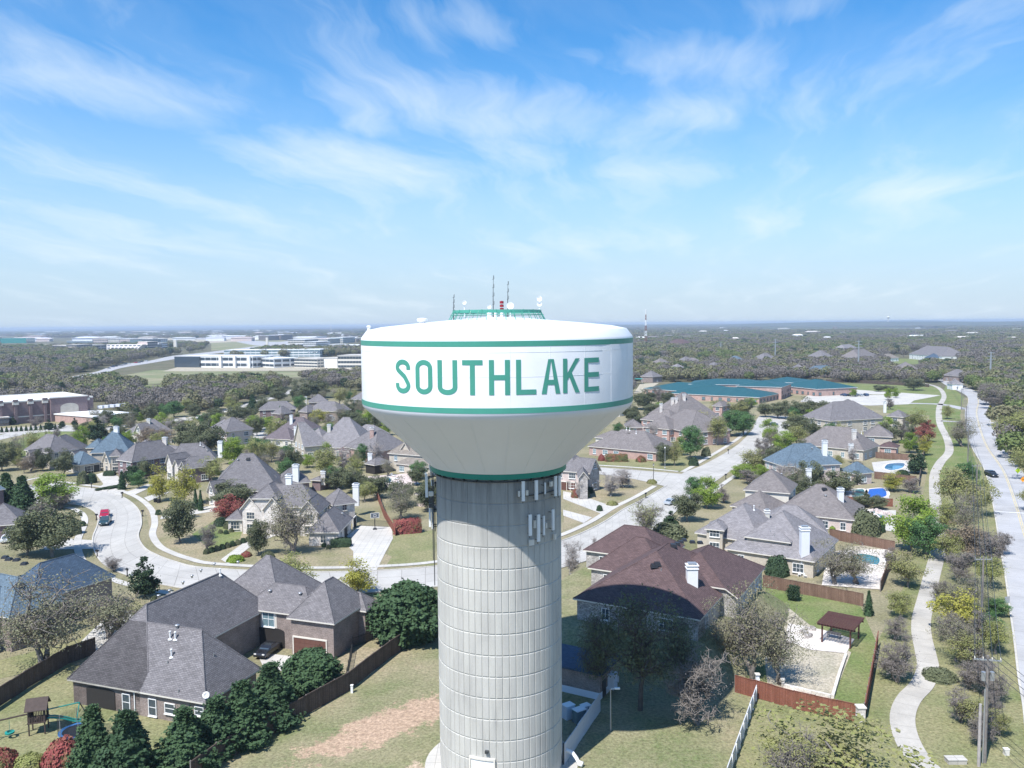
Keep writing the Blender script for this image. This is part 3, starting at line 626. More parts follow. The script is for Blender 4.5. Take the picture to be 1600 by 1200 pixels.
LETS = [('S', 618.8, 641.2), ('O', 649.5, 675.7), ('U', 683.8, 714.6), ('T', 722.3, 754.2), ('H', 764, 796.8), ('L', 806.3, 837.8), ('A', 846, 875.3), ('K', 879.5, 905.7), ('E', 912.8, 935.5)]
SW = .43; HLET = LET_T-LET_B
for ch, p0, p1 in LETS:
    a0, a1 = ang_at(p0), ang_at(p1); WLET = (a1-a0)*RT; m = MB()
    for poly in letter_polys(ch):
        # subdivide quads so they follow the curve of the wall
        q = [Vector((p[0], p[1], 0)) for p in poly]; nx_ = max(1, int(max(abs(q[0].x-q[1].x), abs(q[3].x-q[2].x))*WLET/.4))
        for i in range(nx_):
            s0, s1 = i/nx_, (i+1)/nx_; cs = [q[0].lerp(q[1], s0), q[0].lerp(q[1], s1), q[3].lerp(q[2], s1), q[3].lerp(q[2], s0)]
            for rr, fl in ((RT+.03, 0),):
                pts = [(rr*sin(a0+c.x*(a1-a0)), -rr*cos(a0+c.x*(a1-a0)), LET_B+c.y*HLET) for c in cs]
                A = (Vector(pts[1])-Vector(pts[0])).cross(Vector(pts[2])-Vector(pts[0])); c0 = Vector(pts[0])
                if A.dot(Vector((c0.x, c0.y, 0))) < 0: pts = pts[::-1]
                m.face(pts)
    m.build('letter_'+ch.lower(), M['tankgreen'], tank)
# roof railing: green ring on raking legs
m = MB(); zt = HZ(-1.42); zb = HZ(-.42)
m.lathe([(4.40, zt-.30), (4.45, zt-.30), (4.45, zt), (4.40, zt)], n=64)
for i in range(20): m.box((4.46*cos(i*pi/10), 4.46*sin(i*pi/10), zt-.15), (.05, .07, .36), i*pi/10)
m.build('rail_band', M['tankgreen'], tower)
for k in range(32):
    t = 2*pi*k/32; mm = MB(); mm.tube([(4.42*cos(t), 4.42*sin(t), zt-.1), (4.95*cos(t), 4.95*sin(t), zb-.1)], .035, 5); mm.build('rail_leg', M['tankgreen'], tower)
m = MB(); m.lathe([(4.70, (zt+zb)/2), (4.73, (zt+zb)/2), (4.73, (zt+zb)/2+.05), (4.70, (zt+zb)/2+.05)], n=64); m.build('mid_rail', M['tankgreen'], tower)
# aerials and dishes on the roof
def roof_z(px, py, y=0): pass
def whip(x, y, z0, z1, name='whip_antenna'):
    m = MB(); m.tube([(x, y, z0), (x, y, z0+(z1-z0)*.5), (x+.05, y, z1)], [.05, .035, .015], 5)
    for k in range(4): zz_ = z0+(z1-z0)*(.3+.2*k); m.box((x, y, zz_), (.14, .05, .04)); m.tube([(x+.1, y, zz_), (x+.1, y, zz_+.35)], .02, 4)
    m.build(name, M['dmetal'], tower)
whip(-4.35, -.6, zb, HZ(-2.95)); whip(-.35, -1, HZ(-.7), HZ(-4.9)); whip(1.1, -.6, HZ(-.7), HZ(-4.3))
def dish(x, y, z, r, post=1.0):
    m = MB(); n = 16
    for i in range(n):
        a, b = 2*pi*i/n, 2*pi*(i+1)/n
        m.face([(x, y, z), (x+r*cos(a), y-.12, z+r*sin(a)), (x+r*cos(b), y-.12, z+r*sin(b))]); m.face([(x, y+.15, z), (x+r*cos(b), y-.12, z+r*sin(b)), (x+r*cos(a), y-.12, z+r*sin(a))])
    m.tube([(x, y+.1, z), (x, y+.1, z-post)], .05, 6); m.build('dish_antenna', M['white'], tower)
dish(-3.1, -3.2, HZ(-2.15), .2, 1.4); dish(4.25, -1.2, HZ(-2.52), .27, 1.1); dish(4.25, -1.1, HZ(-2.0), .25, .6); dish(1.35, -.8, HZ(-1.85), .36, 1.2); dish(-.75, -1, HZ(-1.75), .2, 1.1)
m = MB(); m.tube([(.5, -.8, HZ(-.6)), (.5, -.8, HZ(-1.35))], .16, 10); m.build('beacon_base', M['white'], tower)
m = MB()
for k in range(3): m.lathe([(.02, HZ(-1.38-.34*k)), (.2, HZ(-1.38-.34*k)), (.2, HZ(-1.62-.34*k)), (.02, HZ(-1.66-.34*k))], (.5, -.8, 0), 12)
m.build('red_beacon', flat('red_beacon_glass', (.25, .02, .03), .3), tower)
m = MB(); m.tube([(-.75, -1, HZ(-.6)), (-.75, -1, HZ(-1.2))], .3, 10); m.tube([(-.1, -1.2, HZ(-.6)), (-.1, -1.2, HZ(-1.15))], .16, 8); m.build('roof_vent', M['white'], tower)
m = MB(); m.lathe([(.3, 0), (.3, .3), (.5, .32), (.52, .55), (.3, .62), (.02, .64)], (-7.3, -2.5, HZ(-.05)), 16); m.build('roof_vent', M['white'], tower)
m = MB(); m.lathe([(.16, 0), (.16, .25), (.22, .27), (.22, .4), (.02, .46)], (-12.9, -.5, HZ(.45)), 12); m.build('roof_vent', M['white'], tower)
# panel antennas strapped to the shaft
def pant(px, ptop, pbot, wpx, out=.55, d=.16, name='panel_antenna', mount=True):
    # bearing on the shaft seen at this column
    d0 = cam_ray(px, (ptop+pbot)/2); R_ = RS+out; fx = d0[0]/d0[1]; A = fx*fx+1; B = -2*(TX*fx+TY); C_ = TX*TX+TY*TY-R_*R_; D = B*B-4*A*C_
    if D < 0: th = (1 if px > 780 else -1)*pi/2*.98; t = TY
    else: t = (-B-math.sqrt(D))/(2*A); x, y = fx*t-TX, t-TY; th = atan2(x, -y)
    depth = t; lo = CAM_H+depth*(cam_ray(px, pbot)[2]/cam_ray(px, pbot)[1]); hi = CAM_H+depth*(cam_ray(px, ptop)[2]/cam_ray(px, ptop)[1])
    w = wpx/FPX*depth; cx, cy = R_*sin(th), -R_*cos(th)
    m = MB(); m.box((cx, cy, (lo+hi)/2), (w, d, hi-lo), th); o = m.build(name, M['white'] if name != 'radio_unit' else M['cream'], tower)
    if mount:
        m = MB(); ix, iy = (RS+.0)*sin(th), -(RS+.0)*cos(th); bx_, by_ = (R_-d/2-.06)*sin(th), -(R_-d/2-.06)*cos(th)
        m.tube([(bx_, by_, lo-.25), (bx_, by_, hi+.05)], .04, 6)
        for zz_ in (lo+.1, hi-.3): m.tube([(bx_, by_, zz_), (ix, iy, zz_)], .035, 5)
        m.build('antenna_bracket', M['dmetal'], tower)
    return th
for a in ((817.5, 752, 783, 4.8), (838, 750.5, 781, 5), (868, 744, 775, 5), (874, 743.5, 774, 4.5), (828.5, 804, 837, 5), (841.5, 804, 846, 5), (849.8, 806, 836, 2.8), (864.3, 796, 828, 4.3)): pant(*a)
for a in ((811, 767, 776, 3), (823, 766, 774, 4.5), (835.5, 813, 825, 4), (853, 817, 825, 3), (830.5, 843, 852, 8.5), (867, 834, 843, 4.5), (861, 752, 760, 7)): pant(*a, name='radio_unit', out=.3, d=.2, mount=False)
pant(851.7, 754, 772, 1.6, name='whip_mount')
m = MB()
for t in (.2, .3, .4, .5, .6, .7, .8, .9, 1.0, 1.1): pass
rr_ = [(RS+.12)*1.0]*20; m.tube([((RS+.12)*sin(t), -(RS+.12)*cos(t), HZ(16.35)) for t in [.30+.07*i for i in range(14)]], .05, 5); m.build('cable_run', M['dmetal'], tower)
for a in ((666, 739, 775, 4), (675.5, 748, 757, 5), (670.5, 790, 821, 3), (674.5, 790, 824, 2.5)): 
    px, t0, t1, w = a; xx = (px-779)/FPX*TY+.0; m = MB(); z1 = CAM_H+TY*cam_ray(px, t0)[2]/cam_ray(px, t0)[1]; z0 = CAM_H+TY*cam_ray(px, t1)[2]/cam_ray(px, t1)[1]
    m.box((xx, -.6, (z0+z1)/2), (w/FPX*TY, .16, z1-z0)); m.build('panel_antenna', M['white'], tower)
    m = MB(); m.tube([(xx+.25, -.45, z0-.3), (xx+.25, -.45, z1+.1)], .05, 6)
    for zz_ in (z0+.2, z1-.3): m.tube([(xx+.05, -.45, zz_), (-RS+.1, -.3, zz_)], .05, 5)
    m.build('antenna_bracket', M['dmetal'], tower)
for k, (zz_) in enumerate((28.9, 28.3, 27.7)):
    m = MB(); m.box((-6.85, -.9, zz_), (.5, .3, .45)); m.build('radio_unit', M['cream'] if k == 0 else M['dmetal'], tower)
m = MB(); m.tube([(-6.62, -.9, z_) for z_ in (31.0, 26, 20, 19.4)], .05, 6); m.tube([(-6.75, -.7, z_) for z_ in (31.0, 26, 22)], .04, 6); m.build('cable_run', M['dmetal'], tower)
m = MB(); m.tube([(-6.8, -.6, HZ(13.9)), (-7.0, -.6, HZ(14.3)), (-6.9, -.6, HZ(14.9))], .09, 6); m.build('drain_pipe', M['white'], tower)
# truck door at the foot
th = ang = -.28
dr = MB(); RD = RS+.10; lo_, hi_ = -.46, -.10
for i in range(8):
    a, b = lo_+(hi_-lo_)*i/8, lo_+(hi_-lo_)*(i+1)/8; dr.face([(RD*sin(a), -RD*cos(a), 0), (RD*sin(b), -RD*cos(b), 0), (RD*sin(b), -RD*cos(b), 3.7), (RD*sin(a), -RD*cos(a), 3.7)])
dr.build('door', M['white'], tower)
fm = MB()
for a, b, z0, z1 in ((lo_-.025, lo_, 0, 3.85), (hi_, hi_+.025, 0, 3.85), (lo_-.025, hi_+.025, 3.7, 3.9)):
    for i in range(8):
        p, q = a+(b-a)*i/8, a+(b-a)*(i+1)/8; R_ = RS+.2
        fm.face([(R_*sin(p), -R_*cos(p), z0), (R_*sin(q), -R_*cos(q), z0), (R_*sin(q), -R_*cos(q), z1), (R_*sin(p), -R_*cos(p), z1)])
        fm.face([(R_*sin(p), -R_*cos(p), z1), (R_*sin(q), -R_*cos(q), z1), (RS*sin(q), -RS*cos(q), z1), (RS*sin(p), -RS*cos(p), z1)])
fm.build('door_frame', M['cream'], tower)
m = MB(); m.box(((RS+.15)*sin(-.2), -(RS+.15)*cos(-.2), 4.6), (.35, .3, .25), -.2); m.build('wall_light', M['dmetal'], tower)
# ------------------------------------------------------------------ houses
def clip_half(poly, a, b, c):            # keep a*x+b*y+c <= 0
    out = []; n = len(poly)
    for i in range(n):
        p, q = poly[i], poly[(i+1) % n]; fp, fq = a*p[0]+b*p[1]+c, a*q[0]+b*q[1]+c
        if fp <= 1e-9: out.append(p)
        if (fp < -1e-9 and fq > 1e-9) or (fp > 1e-9 and fq < -1e-9): t = fp/(fp-fq); out.append((p[0]+(q[0]-p[0])*t, p[1]+(q[1]-p[1])*t))
    return out
OV = .45
class Wing:
    """one roofed block: a convex footprint whose every edge has its own eave height and pitch (None: a gable end)"""
    def __init__(s, poly, sides):
        s.poly = poly; s.sides = sides; s.pl = []; n = len(poly); s.dirs = []
        for i in range(n):
            p, q = poly[i], poly[(i+1) % n]; L = hypot(q[0]-p[0], q[1]-p[1]); d = ((q[0]-p[0])/L, (q[1]-p[1])/L); nx, ny = -d[1], d[0]
            s.dirs.append((d, (nx, ny), L))
            if sides[i] is not None:
                ze, pt = sides[i]; s.pl.append((pt*nx, pt*ny, ze-pt*(nx*p[0]+ny*p[1]), i))
    def z(s, x, y): return min(a*x+b*y+c for a, b, c, _ in s.pl)
    def inside(s, x, y, e=0): return all((x-p[0])*nn[0]+(y-p[1])*nn[1] > e for p, (d, nn, L) in zip(s.poly, s.dirs))
    def inset(s, k):
        n = len(s.poly); out = []
        for i in range(n):
            p = s.poly[i]; (d0, n0, _), (d1, n1, _) = s.dirs[i-1], s.dirs[i]
            c = n0[0]*n1[1]-n0[1]*n1[0]; a0 = n0[0]*p[0]+n0[1]*p[1]+k; a1 = n1[0]*p[0]+n1[1]*p[1]+k
            out.append(((a0*n1[1]-a1*n0[1])/c, (n0[0]*a1-n1[0]*a0)/c))
        return out
    def build(s, root, rm, wm, trim=None, base=0.0):
        ox, oy = root.location.x, root.location.y; m = MB(); T = .2
        for a, b, c, i in s.pl:
            P = list(s.poly)
            for a2, b2, c2, j in s.pl:
                if j != i: P = clip_half(P, a-a2, b-b2, c-c2)
                if len(P) < 3: break
            if len(P) < 3: continue
            top = [(x-ox, y-oy, a*x+b*y+c) for x, y in P]; m.face(top, 0); m.face([(x, y, z-T) for x, y, z in top][::-1], 1)
            for k in range(len(P)):
                p, q = P[k], P[(k+1) % len(P)]; mx, my = (p[0]+q[0])/2, (p[1]+q[1])/2
                if min(abs((mx-pp[0])*nn[0]+(my-pp[1])*nn[1]) for pp, (d, nn, L) in zip(s.poly, s.dirs)) < 1e-3:
                    t0, t1 = top[k], top[(k+1) % len(P)]; m.face([(t0[0], t0[1], t0[2]-T), (t1[0], t1[1], t1[2]-T), t1, t0], 1)
        m.build('roof', [M[rm], M[trim or 'cream']], root)
        # ridge and hip caps
        ca = MB(); seg = {}
        for a, b, c, i in s.pl:
            P = list(s.poly)
            for a2, b2, c2, j in s.pl:
                if j != i: P = clip_half(P, a-a2, b-b2, c-c2)
            for k in range(len(P)):
                p, q = P[k], P[(k+1) % len(P)]; mx, my = (p[0]+q[0])/2, (p[1]+q[1])/2
                if hypot(p[0]-q[0], p[1]-q[1]) < .6: continue
                if min(abs((mx-pp[0])*nn[0]+(my-pp[1])*nn[1]) for pp, (d, nn, L) in zip(s.poly, s.dirs)) > 1e-2: seg[(round(mx, 1), round(my, 1))] = ((p[0]-ox, p[1]-oy, a*p[0]+b*p[1]+c), (q[0]-ox, q[1]-oy, a*q[0]+b*q[1]+c))
        for p, q in seg.values(): ca.tube([p, q], .09, 4)
        if seg: ca.build('ridge_cap', M[rm], root)
        Wp = s.inset(OV); m = MB(); n = len(Wp)
        for i in range(n):
            p, q = Wp[i], Wp[(i+1) % n]; ts = [0, 1]
            for x in range(len(s.pl)):
                for y in range(x):
                    A, B = s.pl[x], s.pl[y]; f0 = (A[0]-B[0])*p[0]+(A[1]-B[1])*p[1]+A[2]-B[2]; f1 = (A[0]-B[0])*q[0]+(A[1]-B[1])*q[1]+A[2]-B[2]
                    if f0*f1 < 0: ts.append(f0/(f0-f1))
            ts = sorted(ts); top = [(p[0]+(q[0]-p[0])*t, p[1]+(q[1]-p[1])*t) for t in ts]
            m.face([(p[0]-ox, p[1]-oy, base), (q[0]-ox, q[1]-oy, base)]+[(x-ox, y-oy, s.z(x, y)-.1) for x, y in top[::-1]])
        m.build('wall', M[wm], root)
    def edge_pt(s, i, t, k=OV):
        P = s.inset(k); p, q = P[i], P[(i+1) % len(P)]; return (p[0]+(q[0]-p[0])*t, p[1]+(q[1]-p[1])*t)
def rect_wing(o, e1, a0, a1, b0, b1, f, r, bk, l):      # footprint in a local frame; sides front, right, back, left
    e2 = (-e1[1], e1[0]); P = [(o[0]+a*e1[0]+b*e2[0], o[1]+a*e1[1]+b*e2[1]) for a, b in ((a0, b0), (a1, b0), (a1, b1), (a0, b1))]
    return Wing(P, [f, r, bk, l])
def W(pL, pR, ze, ry=None, pitch=.9, depth=None, fl='', zl=None):
    """near eave between two pixels at height ze; depth solved so the ridge stands at row ry"""
    A, B = G(*pL, ze), G(*pR, ze); L = hypot(B[0]-A[0], B[1]-A[1]); e1 = ((B[0]-A[0])/L, (B[1]-A[1])/L); e2 = (-e1[1], e1[0])
    if depth is None:
        mx, my = (A[0]+B[0])/2, (A[1]+B[1])/2; s = 1.5
        while s < 16 and PX(mx+e2[0]*s, my+e2[1]*s, ze+pitch*s)[1] > ry: s += .1
        depth = 2*s
    side = (ze, pitch)
    f = None if 'F' in fl else side; r = None if 'R' in fl else side; b = None if 'B' in fl else side; l = None if 'L' in fl else side
    if f is None or b is None: r = l = side if not (r is None) else side
    return rect_wing(A, e1, 0, L, 0, depth, f, r, b, l)
WIN = {}
def window_meshes(w, h, nx=2, ny=2, gl='glass', fr='white'):
    k = (round(w, 2), round(h, 2), nx, ny, gl, fr)
    if k not in WIN:
        m = MB(); t = .09
        for x in (-w/2, w/2): m.box((x, -.04, 0), (t, .12, h+t))
        for z in (-h/2, h/2): m.box((0, -.04, z), (w-t, .12, t))
        for i in range(1, nx): m.box((-w/2+w*i/nx, -.03, 0), (.055, .09, h-t))
        for j in range(1, ny): m.box((0, -.03, -h/2+h*j/ny), (w-t, .08, .05))
        m.box((0, -.1, -h/2-.09), (w+.2, .2, .08))
        p = MB(); p.box((0, 0, 0), (w-.08, .05, h-.08)); WIN[k] = (m.mesh('window', M[fr], uv=False), p.mesh('pane', M[gl], uv=False))
    return WIN[k]
def put_window(root, x, y, z, nrm, w, h, nx=2, ny=2, gl='glass', fr='white', name='window'):
    rz = atan2(nrm[1], nrm[0])+pi/2; f, p = window_meshes(w, h, nx, ny, gl, fr)
    o = link(name, f, root, loc=(x-root.location.x+nrm[0]*.03, y-root.location.y+nrm[1]*.03, z), rz=rz); link('pane', p, o); return o
def wall_hit(wg, edge, px, py):          # where the line of sight meets a wall
    P = wg.inset(OV); p = P[edge]; d, nn, L = wg.dirs[edge]; r = cam_ray(px, py)
    t = (p[0]*nn[0]+p[1]*nn[1])/(r[0]*nn[0]+r[1]*nn[1]); return (r[0]*t, r[1]*t, CAM_H+r[2]*t)
def win_at(root, wg, edge, px, py, w, h, **kw):
    x, y, z = wall_hit(wg, edge, px, py); d, nn, L = wg.dirs[edge]; return put_window(root, x, y, z, (-nn[0], -nn[1]), w, h, **kw)
def garage(root, x, y, nrm, w, h, mat='door', z=0):
    rz = atan2(nrm[1], nrm[0])+pi/2; m = MB(); m.box((0, 0, h/2), (w, .1, h))
    for i in range(1, 4): m.box((0, -.06, h*i/4), (w-.1, .04, .05))
    for i in range(1, 6): m.box((-w/2+w*i/6, -.055, h/2), (.05, .03, h-.1))
    o = m.build('garage_door', M[mat], root, loc=(x-root.location.x+nrm[0]*.03, y-root.location.y+nrm[1]*.03, z), rz=rz)
    m = MB()
    for s in (-1, 1): m.box((s*(w/2+.08), -.03, h/2), (.16, .18, h))
    m.box((0, -.03, h+.1), (w+.32, .18, .2)); m.build('door_frame', M['cream'], o); return o
HOUSES = []
def roof_hit(wings, px, py):
    r = cam_ray(px, py); L = math.sqrt(r[0]**2+r[1]**2+r[2]**2); t = 30/r[1]
    tend = (0-CAM_H)/r[2]; st = (tend-t)/1500 if tend > t else 0
    if tend/1 > 40:
        t = tend*.7; st = (tend-t)/1200
    while t < tend:
        x, y, z = r[0]*t, r[1]*t, CAM_H+r[2]*t
        for w in wings:
            if z < 20 and w.inside(x, y) and w.z(x, y) >= z: return x, y, w.z(x, y)
        t += st
    x, y = G(px, py, 4); return x, y, 4
def chimney(root, wings, px, py, ty, w=1.3, mat='siding'):
    x, y, z = roof_hit(wings, px, py); k = cam_ray(px, ty); zt = CAM_H+y*k[2]/k[1]; ox, oy = root.location.x, root.location.y
    zt = min(max(zt, z+1.2), 15.5)
    m = MB(); m.box((x-ox, y+w*.3-oy, (z-1.5+zt)/2), (w, w*.8, zt-z+1.5)); c = m.build('chimney', M[mat], root)
    m = MB(); m.box((x-ox, y+w*.3-oy, zt-.45), (w+.22, w*.8+.22, .14)); m.box((x-ox, y+w*.3-oy, zt+.02), (w+.25, w*.8+.25, .12)); m.build('chimney_band', M['white'], c)
    m = MB(); m.box((x-ox, y+w*.3-oy, zt+.14), (w*.55, w*.45, .14)); m.box((x-ox, y+w*.3-oy, zt+.3), (w*.8, w*.65, .05)); m.build('chimney_cap', M['metal'], c)
def vent(root, wings, px, py, kind=0):
    x, y, z = roof_hit(wings, px, py); ox, oy = root.location.x, root.location.y; m = MB(); x -= ox; y -= oy
    if kind == 0: m.lathe([(.16, -.1), (.16, .22), (.3, .24), (.28, .38), (.02, .42)], (x, y, z), 10); m.build('roof_vent', M['metal'], root, smooth=True)
    elif kind == 1: m.tube([(x, y, z-.1), (x, y, z+.9)], .09, 8); m.lathe([(.3, 0), (.1, .2)], (x, y, z-.05), 8); m.lathe([(.15, .88), (.15, 1.0), (.01, 1.05)], (x, y, z), 8); m.build('vent_pipe', M['white'], root)
    elif kind == 2: m.box((x, y, z+.2), (1.1, 1.1, .45), taper=.7); m.build('roof_vent', M['black'], root)
    elif kind == 3: m.tube([(x, y, z-.1), (x, y, z+.35)], .07, 8); m.build('vent_pipe', M['metal'], root)
def house(label, wings, rm='gray', wm='brick', gl='glass', wins=True, wz=0.0, cat='house', trim='cream', fr='white', name='house', chim=(), cm='siding', vents=(), mats=None, spacing=3.8, wl=1.0, grp=None, far=False):
    P = [p for w in wings for p in w.poly]; cx = sum(p[0] for p in P)/len(P); cy = sum(p[1] for p in P)/len(P)
    t = thing(name, (cx, cy, 0), label, cat, grp)
    for i, w in enumerate(wings):
        mr, mw = (mats[i] if mats and i in mats else (rm, wm)); w.build(t, 'roof_'+mr if 'roof_'+mr in M else mr, mw, trim)
    if wins:
        for wi, w in enumerate(wings):
            Pw = w.inset(OV)
            for i, (d, nn, L) in enumerate(w.dirs):
                p, q = Pw[i], Pw[(i+1) % len(Pw)]; mx, my = (p[0]+q[0])/2, (p[1]+q[1])/2
                if nn[0]*mx+nn[1]*my < .12*hypot(mx, my): continue            # faces away from the street side we look from
                LL = hypot(q[0]-p[0], q[1]-p[1]); k = max(1, int(LL/spacing)) if LL > 2.6 else 0
                for j in range(k):
                    tt = (j+.5)/k; x, y = p[0]+(q[0]-p[0])*tt, p[1]+(q[1]-p[1])*tt; zz_ = w.z(x, y)
                    if any(o is not w and o.inside(x-nn[0]*.3, y-nn[1]*.3) for o in wings): continue
                    lev = [(1.5+wz, 1.6)]
                    if zz_ > 5.2 and wz == 0: lev.append((4.2, 1.5))
                    if zz_ > 8.6 and wz == 0: lev.append((6.9, 1.2))
                    ww = 1.9 if (j*7+i*3+wi) % 3 else 1.1
                    for zc, hh in lev:
                        if random.random() < .12: continue
                        put_window(t, x, y, zc, (-nn[0], -nn[1]), ww, hh, 2 if ww < 1.5 else 3, 2, gl, fr)
    for c in chim: chimney(t, wings, *c, mat=cm) if len(c) == 3 else chimney(t, wings, c[0], c[1], c[2], c[3], c[4] if len(c) > 4 else cm)
    for v in vents: vent(t, wings, *v)
    HOUSES.append((t, wings)); return t, wings

# --- large brick house in the left foreground
oA = (-54.7, 98.4); eA = (.943, -.333)
fA = (3.2, 1.22)
wA = [rect_wing(oA, eA, 0, 20.7, 0, 10.2, fA, (3.2, 1.35), fA, fA),
      rect_wing(oA, eA, 0, 11.2, 0, 26, fA, (5.0, 1.3), (4.5, 1.2), fA),
      rect_wing(oA, eA, 1.5, 14, 24, 36, (5.2, 1.0), (5.2, 1.0), (5.2, 1.0), (5.2, 1.0)),
      rect_wing(oA, eA, 8, 20, 22.9, 29.6, (5.35, .9), (5.35, .9), (5.35, .9), (5.35, .9)),
      rect_wing(oA, eA, 16.6, 24.3, 21.6, 31.5, (5.3, 1.15), (5.3, 1.15), (5.3, 1.15), (5.3, 1.15)),
      rect_wing(oA, eA, 19, 25.4, 28.4, 32.6, (4.9, .9), (4.9, .9), (4.9, .9), (4.9, .9))]
hA, _ = house('large brown brick house with steep gray hip roofs below the row of dark evergreens', wA, 'gray', 'brick', wins=False, trim='cream', name='brick_house',
    vents=[(265, 925, 0), (286, 912, 0), (300, 902, 0), (314, 893, 0), (335, 883, 0), (248, 933, 0), (344, 899, 1), (372, 880, 0), (277, 981, 0), (266, 999, 1), (274, 1000, 1), (268, 1027, 1), (262, 1037, 3), (334, 1025, 3), (279, 1082, 3), (422, 926, 0), (469, 930, 0)])
for px_, py_, w_, h_ in ((198, 1097, 1.1, 2.0), (239, 1105, 1.1, 2.0), (266, 1107, 1.4, 1.2), (312, 1111, 1.2, 1.0)): win_at(hA, wA[0], 0, px_, py_, w_, h_, nx=1, ny=2)
win_at(hA, wA[3], 0, 420, 967, 2.0, 2.2, nx=2, ny=2, gl='blueglass')
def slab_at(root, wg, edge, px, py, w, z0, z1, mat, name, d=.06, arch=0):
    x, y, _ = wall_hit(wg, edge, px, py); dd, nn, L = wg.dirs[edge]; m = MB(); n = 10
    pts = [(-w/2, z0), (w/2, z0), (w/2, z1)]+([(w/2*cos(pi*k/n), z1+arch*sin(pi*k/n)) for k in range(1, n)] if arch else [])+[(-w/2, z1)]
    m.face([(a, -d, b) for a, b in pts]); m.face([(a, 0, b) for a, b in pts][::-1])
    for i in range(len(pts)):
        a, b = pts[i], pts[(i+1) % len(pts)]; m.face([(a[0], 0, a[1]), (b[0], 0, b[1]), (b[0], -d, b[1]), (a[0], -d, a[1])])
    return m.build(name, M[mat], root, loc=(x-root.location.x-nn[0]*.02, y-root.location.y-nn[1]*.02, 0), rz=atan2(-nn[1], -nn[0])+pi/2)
# covered porch and carport openings: flat dark slabs that paint in their shade
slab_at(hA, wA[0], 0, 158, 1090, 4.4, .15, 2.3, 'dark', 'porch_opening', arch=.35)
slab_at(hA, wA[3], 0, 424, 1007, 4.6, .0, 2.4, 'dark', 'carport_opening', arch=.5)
x, y, z = wall_hit(wA[4], 0, 485, 1020); d, nn, L = wA[4].dirs[0]; garage(hA, x, y, (-nn[0], -nn[1]), 5.2, 2.5)
for px_, py_, e_ in ((211, 1100, 0),):
    x, y, _ = wall_hit(wA[0], 0, px_, py_); m = MB(); m.box((x-hA.location.x, y-hA.location.y-.1, 1.5), (.1, .1, 3)); m.build('downpipe', M['white'], hA)
x, y, _ = wall_hit(wA[4], 1, 561, 990); m = MB(); m.box((x-hA.location.x+.1, y-hA.location.y, 2.5), (.1, .1, 5)); m.build('downpipe', M['white'], hA)
x, y, _ = wall_hit(wA[4], 0, 420, 967); d, nn, L = wA[4].dirs[0]
slab_at(hA, wA[3], 0, 420, 967, 2.7, 2.55, 5.3, 'cream', 'window_surround', d=.03)
# --- blue roofed house at the left edge of the foreground
wB = [W((50, 941), (181, 900), 5.2, ry=873, pitch=1.0), W((14, 966), (106, 936), 5.2, ry=880, pitch=.9), W((-110, 1000), (60, 938), 5.2, ry=868, pitch=.85)]  # navy on the first wing paints in its shade; others keep the blue
hB, _ = house('brick house with slate blue roof at the left edge behind two bare oaks', wB, 'navy', 'brick', mats={1: ('blue', 'brick'), 2: ('blue', 'brick')}, name='brick_house',
    vents=[(8, 872, 2), (14, 875, 2), (26, 876, 2), (38, 882, 2), (24, 912, 3), (31, 916, 2), (96, 892, 3)], spacing=5)
slab_at(hB, wB[0], 0, 128, 960, 5, 0, 2.4, 'dark', 'carport_opening')  # flat dark slab paints in the shade of the carport
# --- red shingled house right of the tower
KC = .92; CZ = 3.6; oC = (9.2*KC, 126.3*KC); eC = (.873, -.487)      # this lot is banked up above the tower's
wC = [rect_wing(oC, eC, a0*KC, a1*KC, b0*KC, b1*KC, (z0*KC+CZ, q), (z1*KC+CZ, q), (z1*KC+CZ, q), (z1*KC+CZ, q)) for a0, a1, b0, b1, z0, z1, q in
      ((0, 20.2, 0, 26, 3.4, 3.4, .62), (-4.6, 10, 16, 29, 3.4, 3.4, .74), (-10, 6, 26, 38, 3.4, 3.4, .7), (7, 22.7, 12, 31, 4.6, 3.3, .62))]
m = MB(); e2C = (-eC[1], eC[0]); nb = 36
def cpt(a, b): return (oC[0]+a*eC[0]+b*e2C[0], oC[1]+a*eC[1]+b*e2C[1])
cc_ = cpt(6, 16); ring0, ring1 = [], []
for k in range(nb):
    t = 2*pi*k/nb; c_, s_ = cos(t), sin(t); q = 1/max(abs(c_)**4+abs(s_)**4, 1e-6)**.25
    ring0.append((*cpt(6+15.5*q*c_, 14.5+16.5*q*s_), CZ)); ring1.append((*cpt(6+19.5*q*c_, 14.5+23*q*s_), -.05))
m.face(ring0); [m.face([ring1[k], ring1[(k+1) % nb], ring0[(k+1) % nb], ring0[k]]) for k in range(nb)]
m.build('terrain', M['field'], kind='structure')
hC, _ = house('one storey pale stone house with a dark red shingle roof half in the tower shadow', wC, 'red', 'graystone', name='stone_house', chim=[(1082, 914, 884, 1.5, 'white')],
    vents=[(1052, 854, 2), (1058, 851, 2), (1064, 848, 2), (1069, 845, 2), (1082, 848, 2), (1094, 849, 2), (1022, 886, 2), (1027, 883, 2), (1033, 892, 3)], spacing=6, wz=CZ)
